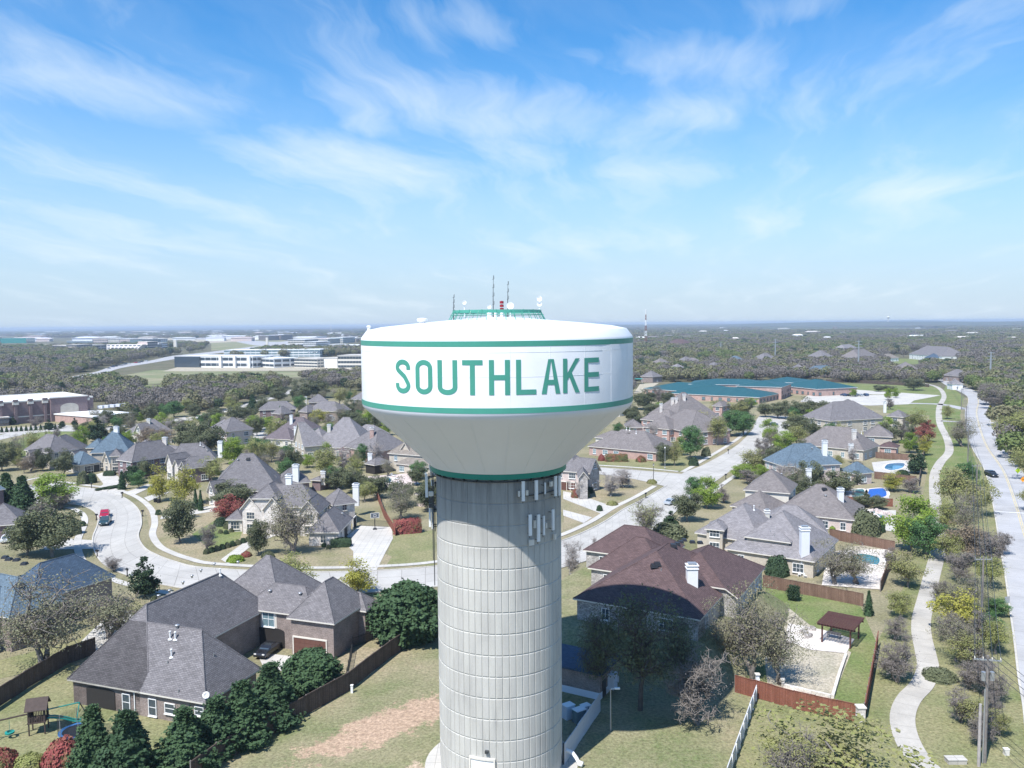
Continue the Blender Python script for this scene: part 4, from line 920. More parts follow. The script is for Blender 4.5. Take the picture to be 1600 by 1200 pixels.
# --- gray roofed houses to the right of it
wD = [W((1132, 857), (1274, 878), 3.2, ry=795, pitch=.78), W((1085, 832), (1190, 850), 3.2, ry=783, pitch=.78), W((1180, 830), (1296, 836), 3.4, depth=12, pitch=.75, ry=800), W((1162, 838), (1236, 848), 5.6, depth=7, pitch=.45), W((1100, 826), (1132, 829), 5.0, depth=6, pitch=.6)]
hD, _ = house('house with blue gray roof, long dormer and tall gray chimney beside the dark pool', wD, 'ltgray', 'tanbrick', chim=[(1258, 868, 825, 1.5, 'tankgray'), (1199, 808, 798, .9)], vents=[(1178, 797, 1), (1186, 790, 3), (1204, 832, 3), (1210, 838, 3)], spacing=5)
wE = [W((1210, 800), (1336, 813), 3.2, ry=757, pitch=.75), W((1161, 765), (1235, 771), 5.8, ry=730, pitch=.8), W((1140, 790), (1200, 800), 3.0, depth=10, pitch=.7)]
hE, _ = house('house with taupe roof and pink brick wall in front of the rock waterfall pool', wE, 'brown', 'pinkbrick', mats={1: ('brown', 'siding')}, chim=[(1314, 783, 764, 1.2, 'white'), (1264, 753, 733, 1.2, 'white')], vents=[(1290, 776, 0), (1221, 742, 0), (1288, 765, 2), (1250, 750, 3)], spacing=4)
wF = [W((1226, 729), (1316, 725), 5.6, ry=693, pitch=.85), W((1256, 735), (1292, 734), 5.4, depth=9, pitch=.9), W((1337, 741), (1366, 738), 3.3, ry=722, pitch=.9)]
hF, _ = house('pink brick house with slate blue roof and two white chimneys beside the blue pool', wF, 'blue', 'pinkbrick', gl='blueglass', chim=[(1289, 712, 689, 1.3, 'white')], vents=[(1269, 702, 0), (1258, 712, 3), (1257, 722, 3), (1276, 690, 2)])
wG = [W((1244, 694), (1350, 704), 3.6, ry=667, pitch=.85), W((1349, 681), (1396, 683), 5.8, ry=662, pitch=.75), W((1372, 698), (1402, 700), 3.0, depth=7, pitch=.5)]
hG, _ = house('tan house with taupe roof and a red porch above the brown pool fence', wG, 'brown', 'tanbrick', gl='blueglass', chim=[(1335, 687, 672, 1.2, 'stone'), (1330, 716, 694, 1.3, 'white'), (1322, 660, 652, 1.0)], vents=[(1346, 678, 1), (1313, 672, 3), (1323, 681, 3)], mats={2: ('red', 'redbrick')})
wG2 = [W((1297, 658), (1384, 653), 5.6, ry=627, pitch=.75), W((1384, 650), (1412, 652), 5.6, ry=640, pitch=.7), W((1320, 645), (1360, 643), 5.8, ry=624, pitch=.8)]
hG2, _ = house('farthest of the taupe roofed houses backing on the trail, beside the school parking', wG2, 'gray', 'tanbrick', chim=[(1383, 640, 628, 1.1, 'white')], vents=[(1364, 644, 0), (1349, 648, 3)])
# --- right of the shaft, along the side street
wP1 = [W((840, 733), (906, 738), 5.4, ry=704, pitch=.85, fl=''), W((903, 748), (921, 748), 5.6, depth=9, pitch=1.25, fl='F'), W((922, 740), (940, 735), 5.4, depth=9, pitch=1.2, fl='F')]
hP1, _ = house('two storey pale brick house with twin gables directly behind the tower shaft', wP1, 'gray', 'pinkbrick', mats={1: ('gray', 'graystone'), 2: ('gray', 'graystone')})
for px_ in (884, 893): 
    x, y, z = wall_hit(wP1[0], 0, px_, 765); d, nn, L = wP1[0].dirs[0]; garage(hP1, x, y, (-nn[0], -nn[1]), 2.6, 2.3)
wP2 = [W((918, 697), (1026, 707), 3.2, ry=672, pitch=.62), W((928, 683), (978, 688), 5.2, depth=9, pitch=.5), W((1003, 667), (1046, 671), 5.6, ry=649, pitch=.7), W((978, 668), (1006, 668), 5.4, ry=649, pitch=.7)]
hP2, _ = house('long red brick house with brown roof behind the red clipped hedge', wP2, 'brown', 'redbrick', gl='blueglass', mats={1: ('brown', 'siding')}, vents=[(979, 672, 1), (984, 673, 1), (994, 678, 1), (1000, 654, 0)])
wP3 = [W((1020, 664), (1078, 676), 5.4, ry=640, pitch=.75), W((1000, 655), (1050, 660), 5.2, ry=640, pitch=.7)]
house('brown roofed house with thin stone chimney before the tallest brown roof', wP3, 'brown', 'redbrick', chim=[(1033, 644, 631, 1.1, 'stone')], vents=[(1037, 646, 3), (1041, 650, 3)])
wP4 = [W((1058, 656), (1126, 651), 5.8, ry=613, pitch=.95), W((1112, 634), (1129, 635), 5.6, ry=621, pitch=.8), W((1050, 640), (1080, 641), 5.4, ry=620, pitch=.8)]
house('tall house with a peaked brown roof directly in front of the teal school', wP4, 'brown', 'redbrick', chim=[(1069, 626, 614, 1.2, 'stone'), (1051, 632, 622, 1.2, 'stone'), (1057, 630, 622, 1.0, 'stone')], vents=[(1086, 628, 3)])
house('small gray roofed house with pale wall just below the right rim of the tank', [W((969, 637), (988, 634), 4.5, ry=626, pitch=.7)], 'gray', 'siding')
# --- white stone house beyond the street
wI = [W((478, 832), (530, 832), 3.0, depth=13, pitch=1.0, fl=''), W((378, 792), (494, 792), 6.0, ry=757, pitch=1.0), W((374, 796), (406, 797), 5.6, depth=9, pitch=1.15, fl='F'), W((408, 798), (443, 799), 5.6, depth=9, pitch=1.15, fl='F'), W((464, 802), (498, 802), 5.2, depth=10, pitch=1.15, fl='F'),
      W((352, 812), (380, 812), 2.9, depth=9, pitch=.9), W((520, 790), (558, 785), 5.0, ry=761, pitch=1.0), W((393, 779), (434, 779), 8.2, depth=10, pitch=.9)]
hI, _ = house('white stone house with steep gables behind a large oak across the curved street', wI, 'gray', 'stone', chim=[(556, 781, 757, 1.4, 'white'), (451, 757, 743, 1.3, 'white')], vents=[(535, 804, 0), (491, 762, 3)], spacing=4.5, fr='cream', name='stone_house')
for px_ in (540, 554):
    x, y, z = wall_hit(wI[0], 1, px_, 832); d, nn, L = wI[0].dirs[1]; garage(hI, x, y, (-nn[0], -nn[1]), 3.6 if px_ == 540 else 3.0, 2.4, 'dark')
# --- row along the far side of the curved street
house('gray roofed house with two small white gables, farthest left of the curved row', [W((37, 703), (76, 708), 5.4, ry=679, pitch=1.0), W((76, 699), (110, 697), 5.4, ry=678, pitch=1.0), W((107, 707), (139, 697), 4.4, ry=680, pitch=.95), W((40, 712), (48, 713), 4.6, depth=7, pitch=1.3, fl='F'), W((108, 712), (118, 712), 4.6, depth=7, pitch=1.3, fl='F')], 'gray', 'tanbrick', chim=[(130, 684, 673, 1.0, 'darkbrick')])
L2w = [W((140, 708), (203, 706), 5.6, ry=674, pitch=1.15), W((124, 727), (158, 722), 3.0, ry=700, pitch=1.0), W((170, 713), (190, 712), 5.8, ry=699, pitch=1.1), W((158, 722), (171, 724), 3.4, depth=8, pitch=1.5, fl='F'), W((133, 700), (158, 700), 5.0, ry=683, pitch=1.0)]
hL2, _ = house('tall blue roofed house with a stone entry turret and side garages', L2w, 'blue', 'tanbrick', chim=[(181, 675, 667, 1.4, 'white')], mats={2: ('gray', 'tanbrick')}, fr='cream')
for px_ in (139, 149):
    x, y, z = wall_hit(L2w[1], 0, px_, 735); d, nn, L = L2w[1].dirs[0]; garage(hL2, x, y, (-nn[0], -nn[1]), 2.7, 2.3, 'dmetal')
house('gray roofed house with cream arched entry right of the blue roofed house', [W((206, 722), (284, 710), 5.2, ry=690, pitch=1.15), W((191, 713), (218, 718), 5.2, ry=688, pitch=1.0), W((250, 702), (284, 708), 4.6, ry=697, pitch=.8), W((246, 714), (258, 712), 4.6, depth=6, pitch=1.0, fl='F')], 'gray', 'darkbrick', mats={1: ('gray', 'stone')}, chim=[(257, 693, 684, 1.3, 'stone')])
house('gray roofed house with three narrow white gables behind the yellow green trees', [W((284, 733), (333, 728), 4.6, ry=713, pitch=1.0), W((258, 722), (338, 718), 5.2, ry=693, pitch=1.15), W((257, 724), (268, 726), 5.0, depth=8, pitch=1.5, fl='F'), W((269, 728), (278, 729), 4.6, depth=7, pitch=1.5, fl='F'), W((279, 731), (289, 732), 4.6, depth=7, pitch=1.5, fl='F')], 'gray', 'darkbrick', mats={2: ('gray', 'stone'), 3: ('gray', 'stone'), 4: ('gray', 'stone')}, chim=[(344, 708, 690, 1.5, 'white')], vents=[(318, 700, 0), (324, 705, 0), (313, 696, 1)])
house('broad many hipped gray roofed house with dormers above the red leaved tree', [W((324, 770), (436, 766), 3.2, ry=709, pitch=1.2), W((338, 752), (400, 749), 5.6, ry=708, pitch=1.0), W((344, 749), (362, 749), 5.6, depth=9, pitch=1.0), W((367, 749), (389, 747), 5.6, depth=9, pitch=1.0), W((395, 750), (432, 745), 5.4, ry=722, pitch=.95), W((432, 757), (486, 753), 3.2, ry=731, pitch=.9), W((322, 768), (334, 771), 3.6, depth=6, pitch=1.5, fl='F')], 'gray', 'darkbrick', mats={6: ('gray', 'stone')}, chim=[(462, 752, 727, 1.6, 'white')], vents=[(364, 720, 0), (372, 720, 0), (388, 718, 2)])
t, _ = house('small open garden pavilion with gray roof and pale chimney behind the broad gray house', [W((484, 750), (501, 751), 3.0, depth=6, pitch=.45)], 'gray', 'darkbrick', wins=False, chim=[(505, 757, 737, 1.2, 'stone')], cat='pavilion', name='garden_pavilion')
# --- middle rows
house('two storey house with plum gray roof and two slim white chimneys', [W((434, 670), (480, 672), 5.8, ry=652, pitch=.85), W((411, 685), (455, 687), 3.1, ry=668, pitch=.8), W((453, 688), (478, 690), 3.1, depth=9, pitch=.8)], 'purple', 'siding', chim=[(455, 663, 649, 1.1, 'white'), (462, 682, 667, 1.2, 'white')])
house('big gray hip roofed house with a wide glazed dormer in the middle row', [W((486, 699), (572, 700), 3.6, ry=652, pitch=1.1), W((477, 684), (504, 685), 5.6, ry=668, pitch=.9), W((458, 691), (474, 698), 4.6, depth=9, pitch=1.2, fl='F'), W((529, 684), (551, 683), 5.6, depth=8, pitch=1.0), W((548, 677), (584, 681), 5.2, ry=664, pitch=.8)], 'ltgray', 'tanbrick', chim=[(517, 657, 650, 1.2), (514, 675, 664, 1.2)], gl='blueglass')
house('gray roofed pink brick house with a red brick chimney left of the tank neck', [W((546, 700), (586, 706), 4.6, ry=669, pitch=.85), W((585, 704), (625, 697), 4.6, ry=669, pitch=.85), W((527, 703), (546, 706), 3.2, depth=7, pitch=.7)], 'gray', 'redbrick', chim=[(581, 684, 669, 1.3, 'redbrick')], mats={2: ('red', 'redbrick')})
wM4 = [W((605, 708), (672, 713), 5.6, ry=692, pitch=.8), W((621, 709), (643, 711), 5.4, depth=8, pitch=1.35, fl='F'), W((616, 724), (672, 730), 3.0, depth=6, pitch=.5)]
house('tan two storey house with a tall pointed gable beside the tank neck', wM4, 'tan', 'tanbrick', gl='blueglass', mats={1: ('tan', 'tanbrick')})
house('open black patio pavilion with gray hip roof beside the tan gabled house', [W((568, 724), (585, 727), 3.0, ry=713, pitch=.6)], 'gray', 'dark', wins=False, cat='pavilion', name='garden_pavilion', chim=[(578, 716, 709, 1.3, 'white')])
house('gray roofed house near the pale road, left of the two roofs under the woods', [W((404, 641), (463, 639), 5.0, ry=627, pitch=.8), W((424, 646), (440, 647), 4.6, depth=8, pitch=1.0)], 'gray', 'darkbrick')
house('wide gray roofed house with stepped hips just left of the tank below the woods', [W((478, 641), (528, 643), 5.0, ry=627, pitch=.8), W((527, 641), (549, 640), 4.6, ry=630, pitch=.8), W((482, 629), (514, 628), 5.6, ry=616, pitch=.8), W((466, 643), (480, 644), 4.6, depth=8, pitch=1.0)], 'gray', 'brick', chim=[(478, 629, 620, 1.1)])
house('two storey gray roofed house with lavender walls behind the large round trees', [W((353, 675), (397, 670), 5.8, ry=652, pitch=.85), W((328, 668), (354, 674), 5.0, ry=657, pitch=.8)], 'gray', 'pinkbrick', vents=[(346, 662, 0)])
house('gray roofed house with a white gable beside the brown leaved tree', [W((215, 677), (270, 673), 5.0, ry=655, pitch=.8), W((208, 676), (222, 678), 5.4, depth=9, pitch=1.1, fl='F'), W((195, 675), (210, 677), 4.6, depth=8, pitch=.8)], 'gray', 'siding', chim=[(232, 661, 655, 1.2)])
house('gray roof tucked against the left side of the tank above the tan gable', [W((546, 624), (600, 626), 5.4, ry=601, pitch=.8)], 'gray', 'brick')
house('gray roofed house with white framed windows directly left of the shaft top', [W((647, 772), (700, 777), 3.2, ry=752, pitch=.7)], 'gray', 'pinkbrick', spacing=2.6)
wH1 = [W((-40, 824), (36, 818), 3.0, ry=784, pitch=.85), W((-40, 770), (9, 764), 5.8, ry=745, pitch=.85)]
house('gray roofed house with red porch at the left edge above the navy roof', wH1, 'gray', 'darkbrick', mats={1: ('blue', 'darkbrick')})
# ------------------------------------------------------------------ trees
M['lf_live'] = leafmat('live_oak_leaves', (.055, .07, .035), (.15, .165, .09), None, .15)
M['lf_olive'] = leafmat('opening_olive_leaves', (.15, .17, .055), (.30, .32, .11), (.27, .26, .12))
M['lf_oak'] = leafmat('sparse_gray_leaves', (.135, .145, .085), (.26, .26, .16), (.23, .21, .13))
M['lf_bright'] = leafmat('bright_spring_leaves', (.12, .19, .03), (.28, .38, .07), None, .35)
M['lf_green'] = leafmat('fresh_green_leaves', (.05, .12, .045), (.12, .22, .08), None, .25)
M['lf_yellow'] = leafmat('yellow_green_leaves', (.24, .25, .05), (.42, .40, .09), None, .35)
M['lf_dark'] = leafmat('dark_glossy_leaves', (.018, .04, .02), (.055, .09, .045), None, .1)
M['lf_cedar'] = leafmat('cedar_sprays', (.026, .055, .03), (.065, .115, .05), None, .1)
M['lf_red'] = leafmat('red_new_leaves', (.16, .035, .035), (.34, .10, .09), (.14, .16, .06), .2)
M['lf_brown'] = leafmat('brown_catkins', (.17, .13, .09), (.28, .22, .15), None, .2)
M['lf_bare'] = leafmat('fine_bare_twigs', (.16, .135, .125), (.26, .23, .21), None, .1)
M['lf_pink'] = leafmat('reddish_bare_twigs', (.25, .19, .17), (.36, .29, .26), None, .1)
M['lf_far1'] = leafmat('far_gray_green_crowns', (.09, .10, .048), (.195, .2, .095), (.185, .17, .10), .15)
M['lf_far2'] = leafmat('far_leafless_crowns', (.12, .108, .095), (.19, .17, .15), None, .1)
M['lf_far3'] = leafmat('far_green_crowns', (.07, .10, .03), (.16, .2, .07), None, .2)
M['lf_far4'] = leafmat('far_evergreen_crowns', (.025, .045, .025), (.06, .09, .045), None, .1)

def unit(v): return v/(np.linalg.norm(v, axis=-1, keepdims=True)+1e-9)
def seg_mesh(S, rng):
    """S: list of (p0,p1,r0,r1,n) tapered limbs -> arrays"""
    Vs, Fs, b = [], [], 0
    for n in (7, 5, 4, 3):
        T = [s for s in S if s[4] == n]
        if not T: continue
        p0 = np.array([s[0] for s in T]); p1 = np.array([s[1] for s in T]); r0 = np.array([s[2] for s in T]); r1 = np.array([s[3] for s in T])
        d = unit(p1-p0); ref = np.where(np.abs(d[:, 2:3]) > .9, np.array([[1., 0, 0]]), np.array([[0, 0, 1.]])); a = unit(np.cross(d, ref)); c = np.cross(d, a)
        t = np.arange(n)*2*pi/n; ring = a[:, None]*np.cos(t)[None, :, None]+c[:, None]*np.sin(t)[None, :, None]
        V = np.concatenate([p0[:, None]+ring*r0[:, None, None], p1[:, None]+ring*r1[:, None, None]], 1).reshape(-1, 3)
        k = np.arange(n); k2 = (k+1) % n; f = np.stack([k, k2, n+k2, n+k], 1)[None]+(np.arange(len(T))*2*n)[:, None, None]
        Vs.append(V); Fs.append(f.reshape(-1, 4)+b); b += len(V)
    return np.concatenate(Vs), np.concatenate(Fs)
def leaves(P, size, rng, out=None, asp=1.0, up=.5):
    n = len(P); nr = unit(rng.normal(size=(n, 3))+(np.array([0, 0, up])))
    if out is not None: nr = unit(nr*.8+out)
    a = unit(np.cross(nr, rng.normal(size=(n, 3)))); b = np.cross(nr, a); s = size*(.6+.8*rng.random((n, 1)))/2
    V = np.stack([P-a*s*asp-b*s*.6, P+a*s*asp-b*s, P+a*s*asp*.8+b*s, P-a*s*asp*.7+b*s*.8], 1).reshape(-1, 3)
    return V, np.arange(4*n).reshape(n, 4)
def crown_pts(n, rng, env, R, zb, H):
    o = []
    while len(o) < n:
        p = rng.uniform(-1, 1, 3); r = hypot(p[0], p[1]); z = (p[2]+1)/2
        if env == 'round': k = math.sqrt(max(0, 1-(2*z-.85)**2/1.35)) if z > .0 else 0
        elif env == 'flat': k = math.sqrt(max(0, 1-(1.6*z-.65)**2))
        elif env == 'vase': k = .25+.75*z**.7 if z < .85 else .9*math.sqrt(max(0, 1-((z-.85)/.15)**2))+.1
        elif env == 'cone': k = 1.02-z if z > .12 else .6+z*2.4
        else: k = 1
        if r < k and (r > k*.25 or rng.random() < .4): o.append((p[0]*R, p[1]*R, zb+z*(H-zb)))
    return np.array(o)
def proto_tree(name, seed, leafm, barkm, env='round', R=4.3, zb=2.4, H=10, limbs=7, sub=5, tw=6, nleaf=5000, lsz=.32, clump=.55, trunk_r=.22, lumps=16, wiggle=.35, twr=.022, multi=1):
    rng = np.random.default_rng(seed); S = []
    def grow(p, q, r0, r1, n, k, wig):
        pts = [p+(q-p)*i/k for i in range(k+1)]; L = np.linalg.norm(q-p)
        for i in range(1, k): pts[i] = pts[i]+rng.normal(size=3)*L*wig*.2+np.array([0, 0, L*.05])
        for i in range(k): S.append((pts[i], pts[i+1], r0+(r1-r0)*i/k, r0+(r1-r0)*(i+1)/k, n))
        return pts
    base = np.zeros(3); fork = np.array([rng.normal()*.2, rng.normal()*.2, zb*.95]); trunks = []
    for t in range(multi):
        f = fork+(rng.normal(size=3)*np.array([.6, .6, .2]) if multi > 1 else 0); tp = grow(base-np.array([0, 0, .4]), f, trunk_r*1.25, trunk_r*.8, 7, 3, .25); trunks.append(f)
    top = np.array([rng.normal()*.4, rng.normal()*.4, zb+(H-zb)*.62]); tp = grow(trunks[0], top, trunk_r*.75, trunk_r*.25, 7 if env != 'flat' else 5, 4, .3)
    L1 = crown_pts(limbs, rng, env, R*.62, zb, H*.92); tips = []
    for q in L1:
        s = trunks[rng.integers(len(trunks))] if rng.random() < .6 else tp[rng.integers(1, 4)]
        if s[2] > q[2]: s = trunks[0]
        pts = grow(s, q, trunk_r*.5, trunk_r*.22, 5, 4, wiggle)
        for _ in range(sub):
            o = pts[rng.integers(1, 5)]; d = rng.normal(size=3); d[2] = abs(d[2])*.5+.1; d = unit(d)*R*.42; q2 = o+d*(.5+.6*rng.random())
            pt2 = grow(o, q2, trunk_r*.2, trunk_r*.08, 4, 3, wiggle)
            for _ in range(tw):
                o2 = pt2[rng.integers(1, 4)]; d = rng.normal(size=3); d[2] = d[2]*.6+.35; d = unit(d)*R*.24*(.5+rng.random()); q3 = o2+d
                pt3 = grow(o2, q3, twr*1.6, twr*.8, 3, 2, wiggle); tips += [q3, pt3[1]]
                if nleaf < 2600 and twr > 0:
                    for _k in range(3):
                        d = rng.normal(size=3); d[2] += .4; S.append((pt3[1], pt3[1]+unit(d)*R*.12, twr, twr*.6, 3))
    tips = np.array(tips); V, F = seg_mesh(S, rng); tr = np_mesh('trunk', V, F, M[barkm], smooth=True)
    # foliage gathers in clumps at the twig ends; gaps stay between the clumps
    nleaf = int(nleaf*(1.6 if leafm in ('lf_live', 'lf_dark', 'lf_red', 'lf_green', 'lf_bright') else 1.05)); lsz *= .8; own = tips[rng.integers(len(tips), size=int(nleaf*.6))]+rng.normal(size=(int(nleaf*.6), 3))*clump
    C = crown_pts(lumps, rng, env, R*.88, zb+.4, H*.97); m = nleaf-len(own); P2 = C[rng.integers(len(C), size=m)]; dirs = unit(rng.normal(size=(m, 3))); 
    P2 = P2+dirs*np.array([1, 1, .75])*(R*.27*(rng.random((m, 1))**.35))
    P = np.concatenate([own, P2]); cen = np.array([0, 0, (zb+H)/2]); rel = (P-cen)/np.array([R*1.12, R*1.12, (H-zb)/2*1.15]); keep = (np.linalg.norm(rel, axis=1) < 1.08) & (P[:, 2] > zb*.7)
    P = P[keep]; V, F = leaves(P, lsz, rng, out=unit(P-cen)*.5); cr = np_mesh('crown', V, F, M[leafm])
    return tr, cr, H, R
def proto_cedar(seed, leafm, env='cone', R=3.2, H=10, n=520, per=30):
    rng = np.random.default_rng(seed); Ps, Os = [], []
    S = [(np.array([0, 0, -.3]), np.array([0, 0, H*.9]), .22, .05, 5)]
    z = rng.random(n)**(1.15); ang = rng.random(n)*2*pi
    prof = (1-z)**.75*(.72+.28*np.minimum(1, z*8)) if env == 'cone' else np.sqrt(np.maximum(0, 1-(z*1.9-.85)**2*.95))
    lump = 1+.16*np.sin(ang*3+z*9+seed)+.1*rng.normal(size=n)
    r = R*prof*lump; tip = np.stack([r*np.cos(ang), r*np.sin(ang), .3+z*(H-.5)], 1)
    outd = unit(np.stack([np.cos(ang), np.sin(ang), np.full(n, .75)], 1)); L = R*.36
    for i in range(per):
        t = rng.random((n, 1)); P = tip-outd*L*t+rng.normal(size=(n, 3))*(.10+.22*t)*R*.3; Ps.append(P); Os.append(outd)
    P = np.concatenate(Ps); O = np.concatenate(Os); k = np.random.default_rng(seed+9).permutation(len(P)); P = P[k]; O = O[k]
    V, F = leaves(P, .23*R/3.2, rng, out=O*.9, asp=1.3)
    # dense inner growth
    m = 900; z = rng.random(m); ang = rng.random(m)*2*pi; pr = (1-z)**.75 if env == 'cone' else np.sqrt(np.maximum(0, 1-(z*1.9-.85)**2))
    Q = np.stack([R*.66*pr*np.cos(ang), R*.66*pr*np.sin(ang), .25+z*(H-1)], 1); V2, F2 = leaves(Q, 1.0*R/3.2, rng, out=unit(np.stack([np.cos(ang), np.sin(ang), z*0+.2], 1))*1.5)
    V = np.concatenate([V, V2]); F = np.concatenate([F, F2+len(V)-len(V2)])
    tv, tf = seg_mesh(S, rng); return np_mesh('trunk', tv, tf, M['darkbark']), np_mesh('crown', V, F, M[leafm]), H, R
def proto_bush(seed, leafm, n=1500, lsz=.10, box=False):
    rng = np.random.default_rng(seed); d = unit(rng.normal(size=(n, 3))); d[:, 2] = np.abs(d[:, 2])
    lm_ = .0 if box else .10
    if box: d = unit(rng.normal(size=(n, 3))); d[:, 2] = np.abs(d[:, 2]); d = d/np.abs(d).max(1, keepdims=True)
    r = (.86+.14*rng.random((n, 1)))*(1+lm_*np.sin(d[:, :1]*5+seed)*np.cos(d[:, 1:2]*4)); P = d*r; P[:, 2] = P[:, 2]*.95+.03
    V, F = leaves(P, lsz, rng, out=d*1.1); m = 300; d2 = unit(rng.normal(size=(m, 3))); d2[:, 2] = np.abs(d2[:, 2])
    if box: d2 = d2/np.abs(d2).max(1, keepdims=True)
    V2, F2 = leaves(d2*.78, .5, rng, out=d2*3); return np_mesh('shrub', np.concatenate([V, V2]), np.concatenate([F, F2+len(V)]), M[leafm])
KN = {
 'live': dict(leafm='lf_live', barkm='bark', env='round', R=4.7, zb=2.0, nleaf=6500, lsz=.30, lumps=22, n=3),
 'olive': dict(leafm='lf_olive', barkm='bark', env='round', R=4.5, zb=2.2, nleaf=5200, lsz=.24, lumps=18, n=3),
 'oak': dict(leafm='lf_oak', barkm='bark', env='flat', R=5.2, zb=2.6, nleaf=5200, lsz=.17, lumps=20, limbs=9, sub=7, tw=7, wiggle=.75, trunk_r=.27, twr=.026, n=3, multi=2),
 'bare': dict(leafm='lf_bare', barkm='bark', env='round', R=4.2, zb=1.6, nleaf=1500, lsz=.13, lumps=14, limbs=10, sub=8, tw=8, wiggle=.3, twr=.024, n=3, multi=2),
 'pinkbare': dict(leafm='lf_pink', barkm='bark2', env='vase', R=4.3, zb=1.0, nleaf=1300, lsz=.13, lumps=14, limbs=12, sub=8, tw=7, wiggle=.2, trunk_r=.13, twr=.026, n=2, multi=4),
 'twisted': dict(leafm='lf_bare', barkm='bark', env='flat', R=5.0, zb=2.4, nleaf=1000, lsz=.13, lumps=14, limbs=9, sub=8, tw=8, wiggle=1.1, twr=.035, n=1, multi=2),  # bark and twigs darkened to paint in the tower's shadow
 'bright': dict(leafm='lf_bright', barkm='bark', env='round', R=4.5, zb=1.8, nleaf=5200, lsz=.27, lumps=18, n=2),
 'green': dict(leafm='lf_green', barkm='bark', env='round', R=4.2, zb=2.0, nleaf=5600, lsz=.26, lumps=18, n=2),
 'spring': dict(leafm='lf_olive', barkm='bark', env='vase', R=4.6, zb=2.4, nleaf=2590, lsz=.15, lumps=14, limbs=10, sub=8, tw=7, wiggle=.25, n=2),
 'yellow': dict(leafm='lf_yellow', barkm='bark', env='round', R=4.0, zb=1.8, nleaf=4800, lsz=.26, lumps=16, n=2),
 'brown': dict(leafm='lf_brown', barkm='bark', env='round', R=4.6, zb=2.0, nleaf=4200, lsz=.24, lumps=18, n=1),
 'red': dict(leafm='lf_red', barkm='bark', env='round', R=4.6, zb=1.0, nleaf=5200, lsz=.30, lumps=18, n=1),
 'magnolia': dict(leafm='lf_dark', barkm='darkbark', env='cone', R=3.3, zb=1.2, nleaf=4600, lsz=.40, lumps=20, n=2),
 'shade': dict(leafm='lf_live', barkm='darkbark', env='flat', R=5.2, zb=3.0, nleaf=3600, lsz=.19, lumps=20, limbs=10, sub=7, tw=7, wiggle=.5, n=1),
}
PR = {}
si = 100
for k, a in KN.items():
    a = dict(a); n = a.pop('n'); PR[k] = []
    for _ in range(n): si += 1; PR[k].append(proto_tree(k, si, **a))
PR['cedar'] = [proto_cedar(301, 'lf_cedar'), proto_cedar(302, 'lf_cedar')]
PR['cedarbig'] = [proto_cedar(303, 'lf_cedar', 'dome', R=4.6, H=10, n=900, per=32)]
PR['cypress'] = [proto_cedar(305, 'lf_cedar', R=1.7, n=260)]
PR['ball'] = [proto_bush(401, 'lf_dark'), proto_bush(402, 'lf_live')]
PR['redball'] = [proto_bush(403, 'lf_red')]; PR['redhedge'] = [proto_bush(404, 'lf_red', 2600, .07, True)]
PR['hedge'] = [proto_bush(405, 'lf_dark', 2600, .07, True)]; PR['lowbush'] = [proto_bush(406, 'lf_live'), proto_bush(407, 'lf_olive')]
PR['limebush'] = [proto_bush(408, 'lf_bright')]
LOOK = dict(live='dense dark olive live oak', olive='khaki tree in early leaf', oak='gray branched oak with thin olive leaf', bare='leafless gray twigged tree', pinkbare='leafless pinkish gray crape myrtle',
    twisted='pale leafless tree with twisted limbs', bright='bright lime green tree', green='fresh mid green tree', spring='airy tree just coming into leaf', yellow='yellow green spring tree', brown='brown catkined tree',
    red='red leaved tree', magnolia='dark conical magnolia', shade='dark spreading tree', cedar='dark green conical cedar', cedarbig='huge rounded dark evergreen', cypress='narrow dark cypress')
tcount = 0
def T(kind, bx, by, ty, w, where, group=None, name=None, look=None, h=None):
    global tcount
    x, y = G(bx, by); H_ = h or max(1.5, height_at(bx, by, ty)); wm_ = w/FPX*math.sqrt(x*x+y*y+CAM_H**2)/2*1.03; pr = PR[kind][tcount % len(PR[kind])]; tcount += 1
    tr, cr, H0, R0 = pr; kx = wm_/R0; kz = H_/H0; nm = name or {'cedar': 'cedar_tree', 'cedarbig': 'cedar_tree', 'cypress': 'cypress_tree', 'magnolia': 'magnolia_tree', 'live': 'live_oak_tree', 'oak': 'oak_tree', 'pinkbare': 'crape_myrtle_tree', 'bare': 'bare_tree', 'twisted': 'bare_tree'}.get(kind, 'broadleaf_tree')
    t = thing(nm, (x, y, 0), (look or LOOK[kind])+' '+where, 'tree', group, rz=random.uniform(0, 6.28)); t.scale = (kx, kx, kz)
    link('trunk', tr, t); link('crown', cr, t); return t
def B(kind, bx, by, ty, w, where, look, group=None, rz=0, dy=None):
    x, y = G(bx, by); H_ = max(.5, height_at(bx, by, ty)); wm_ = w/FPX*math.sqrt(x*x+y*y+CAM_H**2)/2
    y += wm_*.3
    global tcount; tcount += 1
    o = link('shrub' if 'hedge' not in kind else 'hedge', PR[kind][tcount % len(PR[kind])], loc=(x, y, 0), rz=rz or random.uniform(0, 6.28) if 'hedge' not in kind else rz, label=look+' '+where, cat='shrub' if 'hedge' not in kind else 'hedge', group=group)
    o.scale = (wm_, dy or wm_, H_); return o
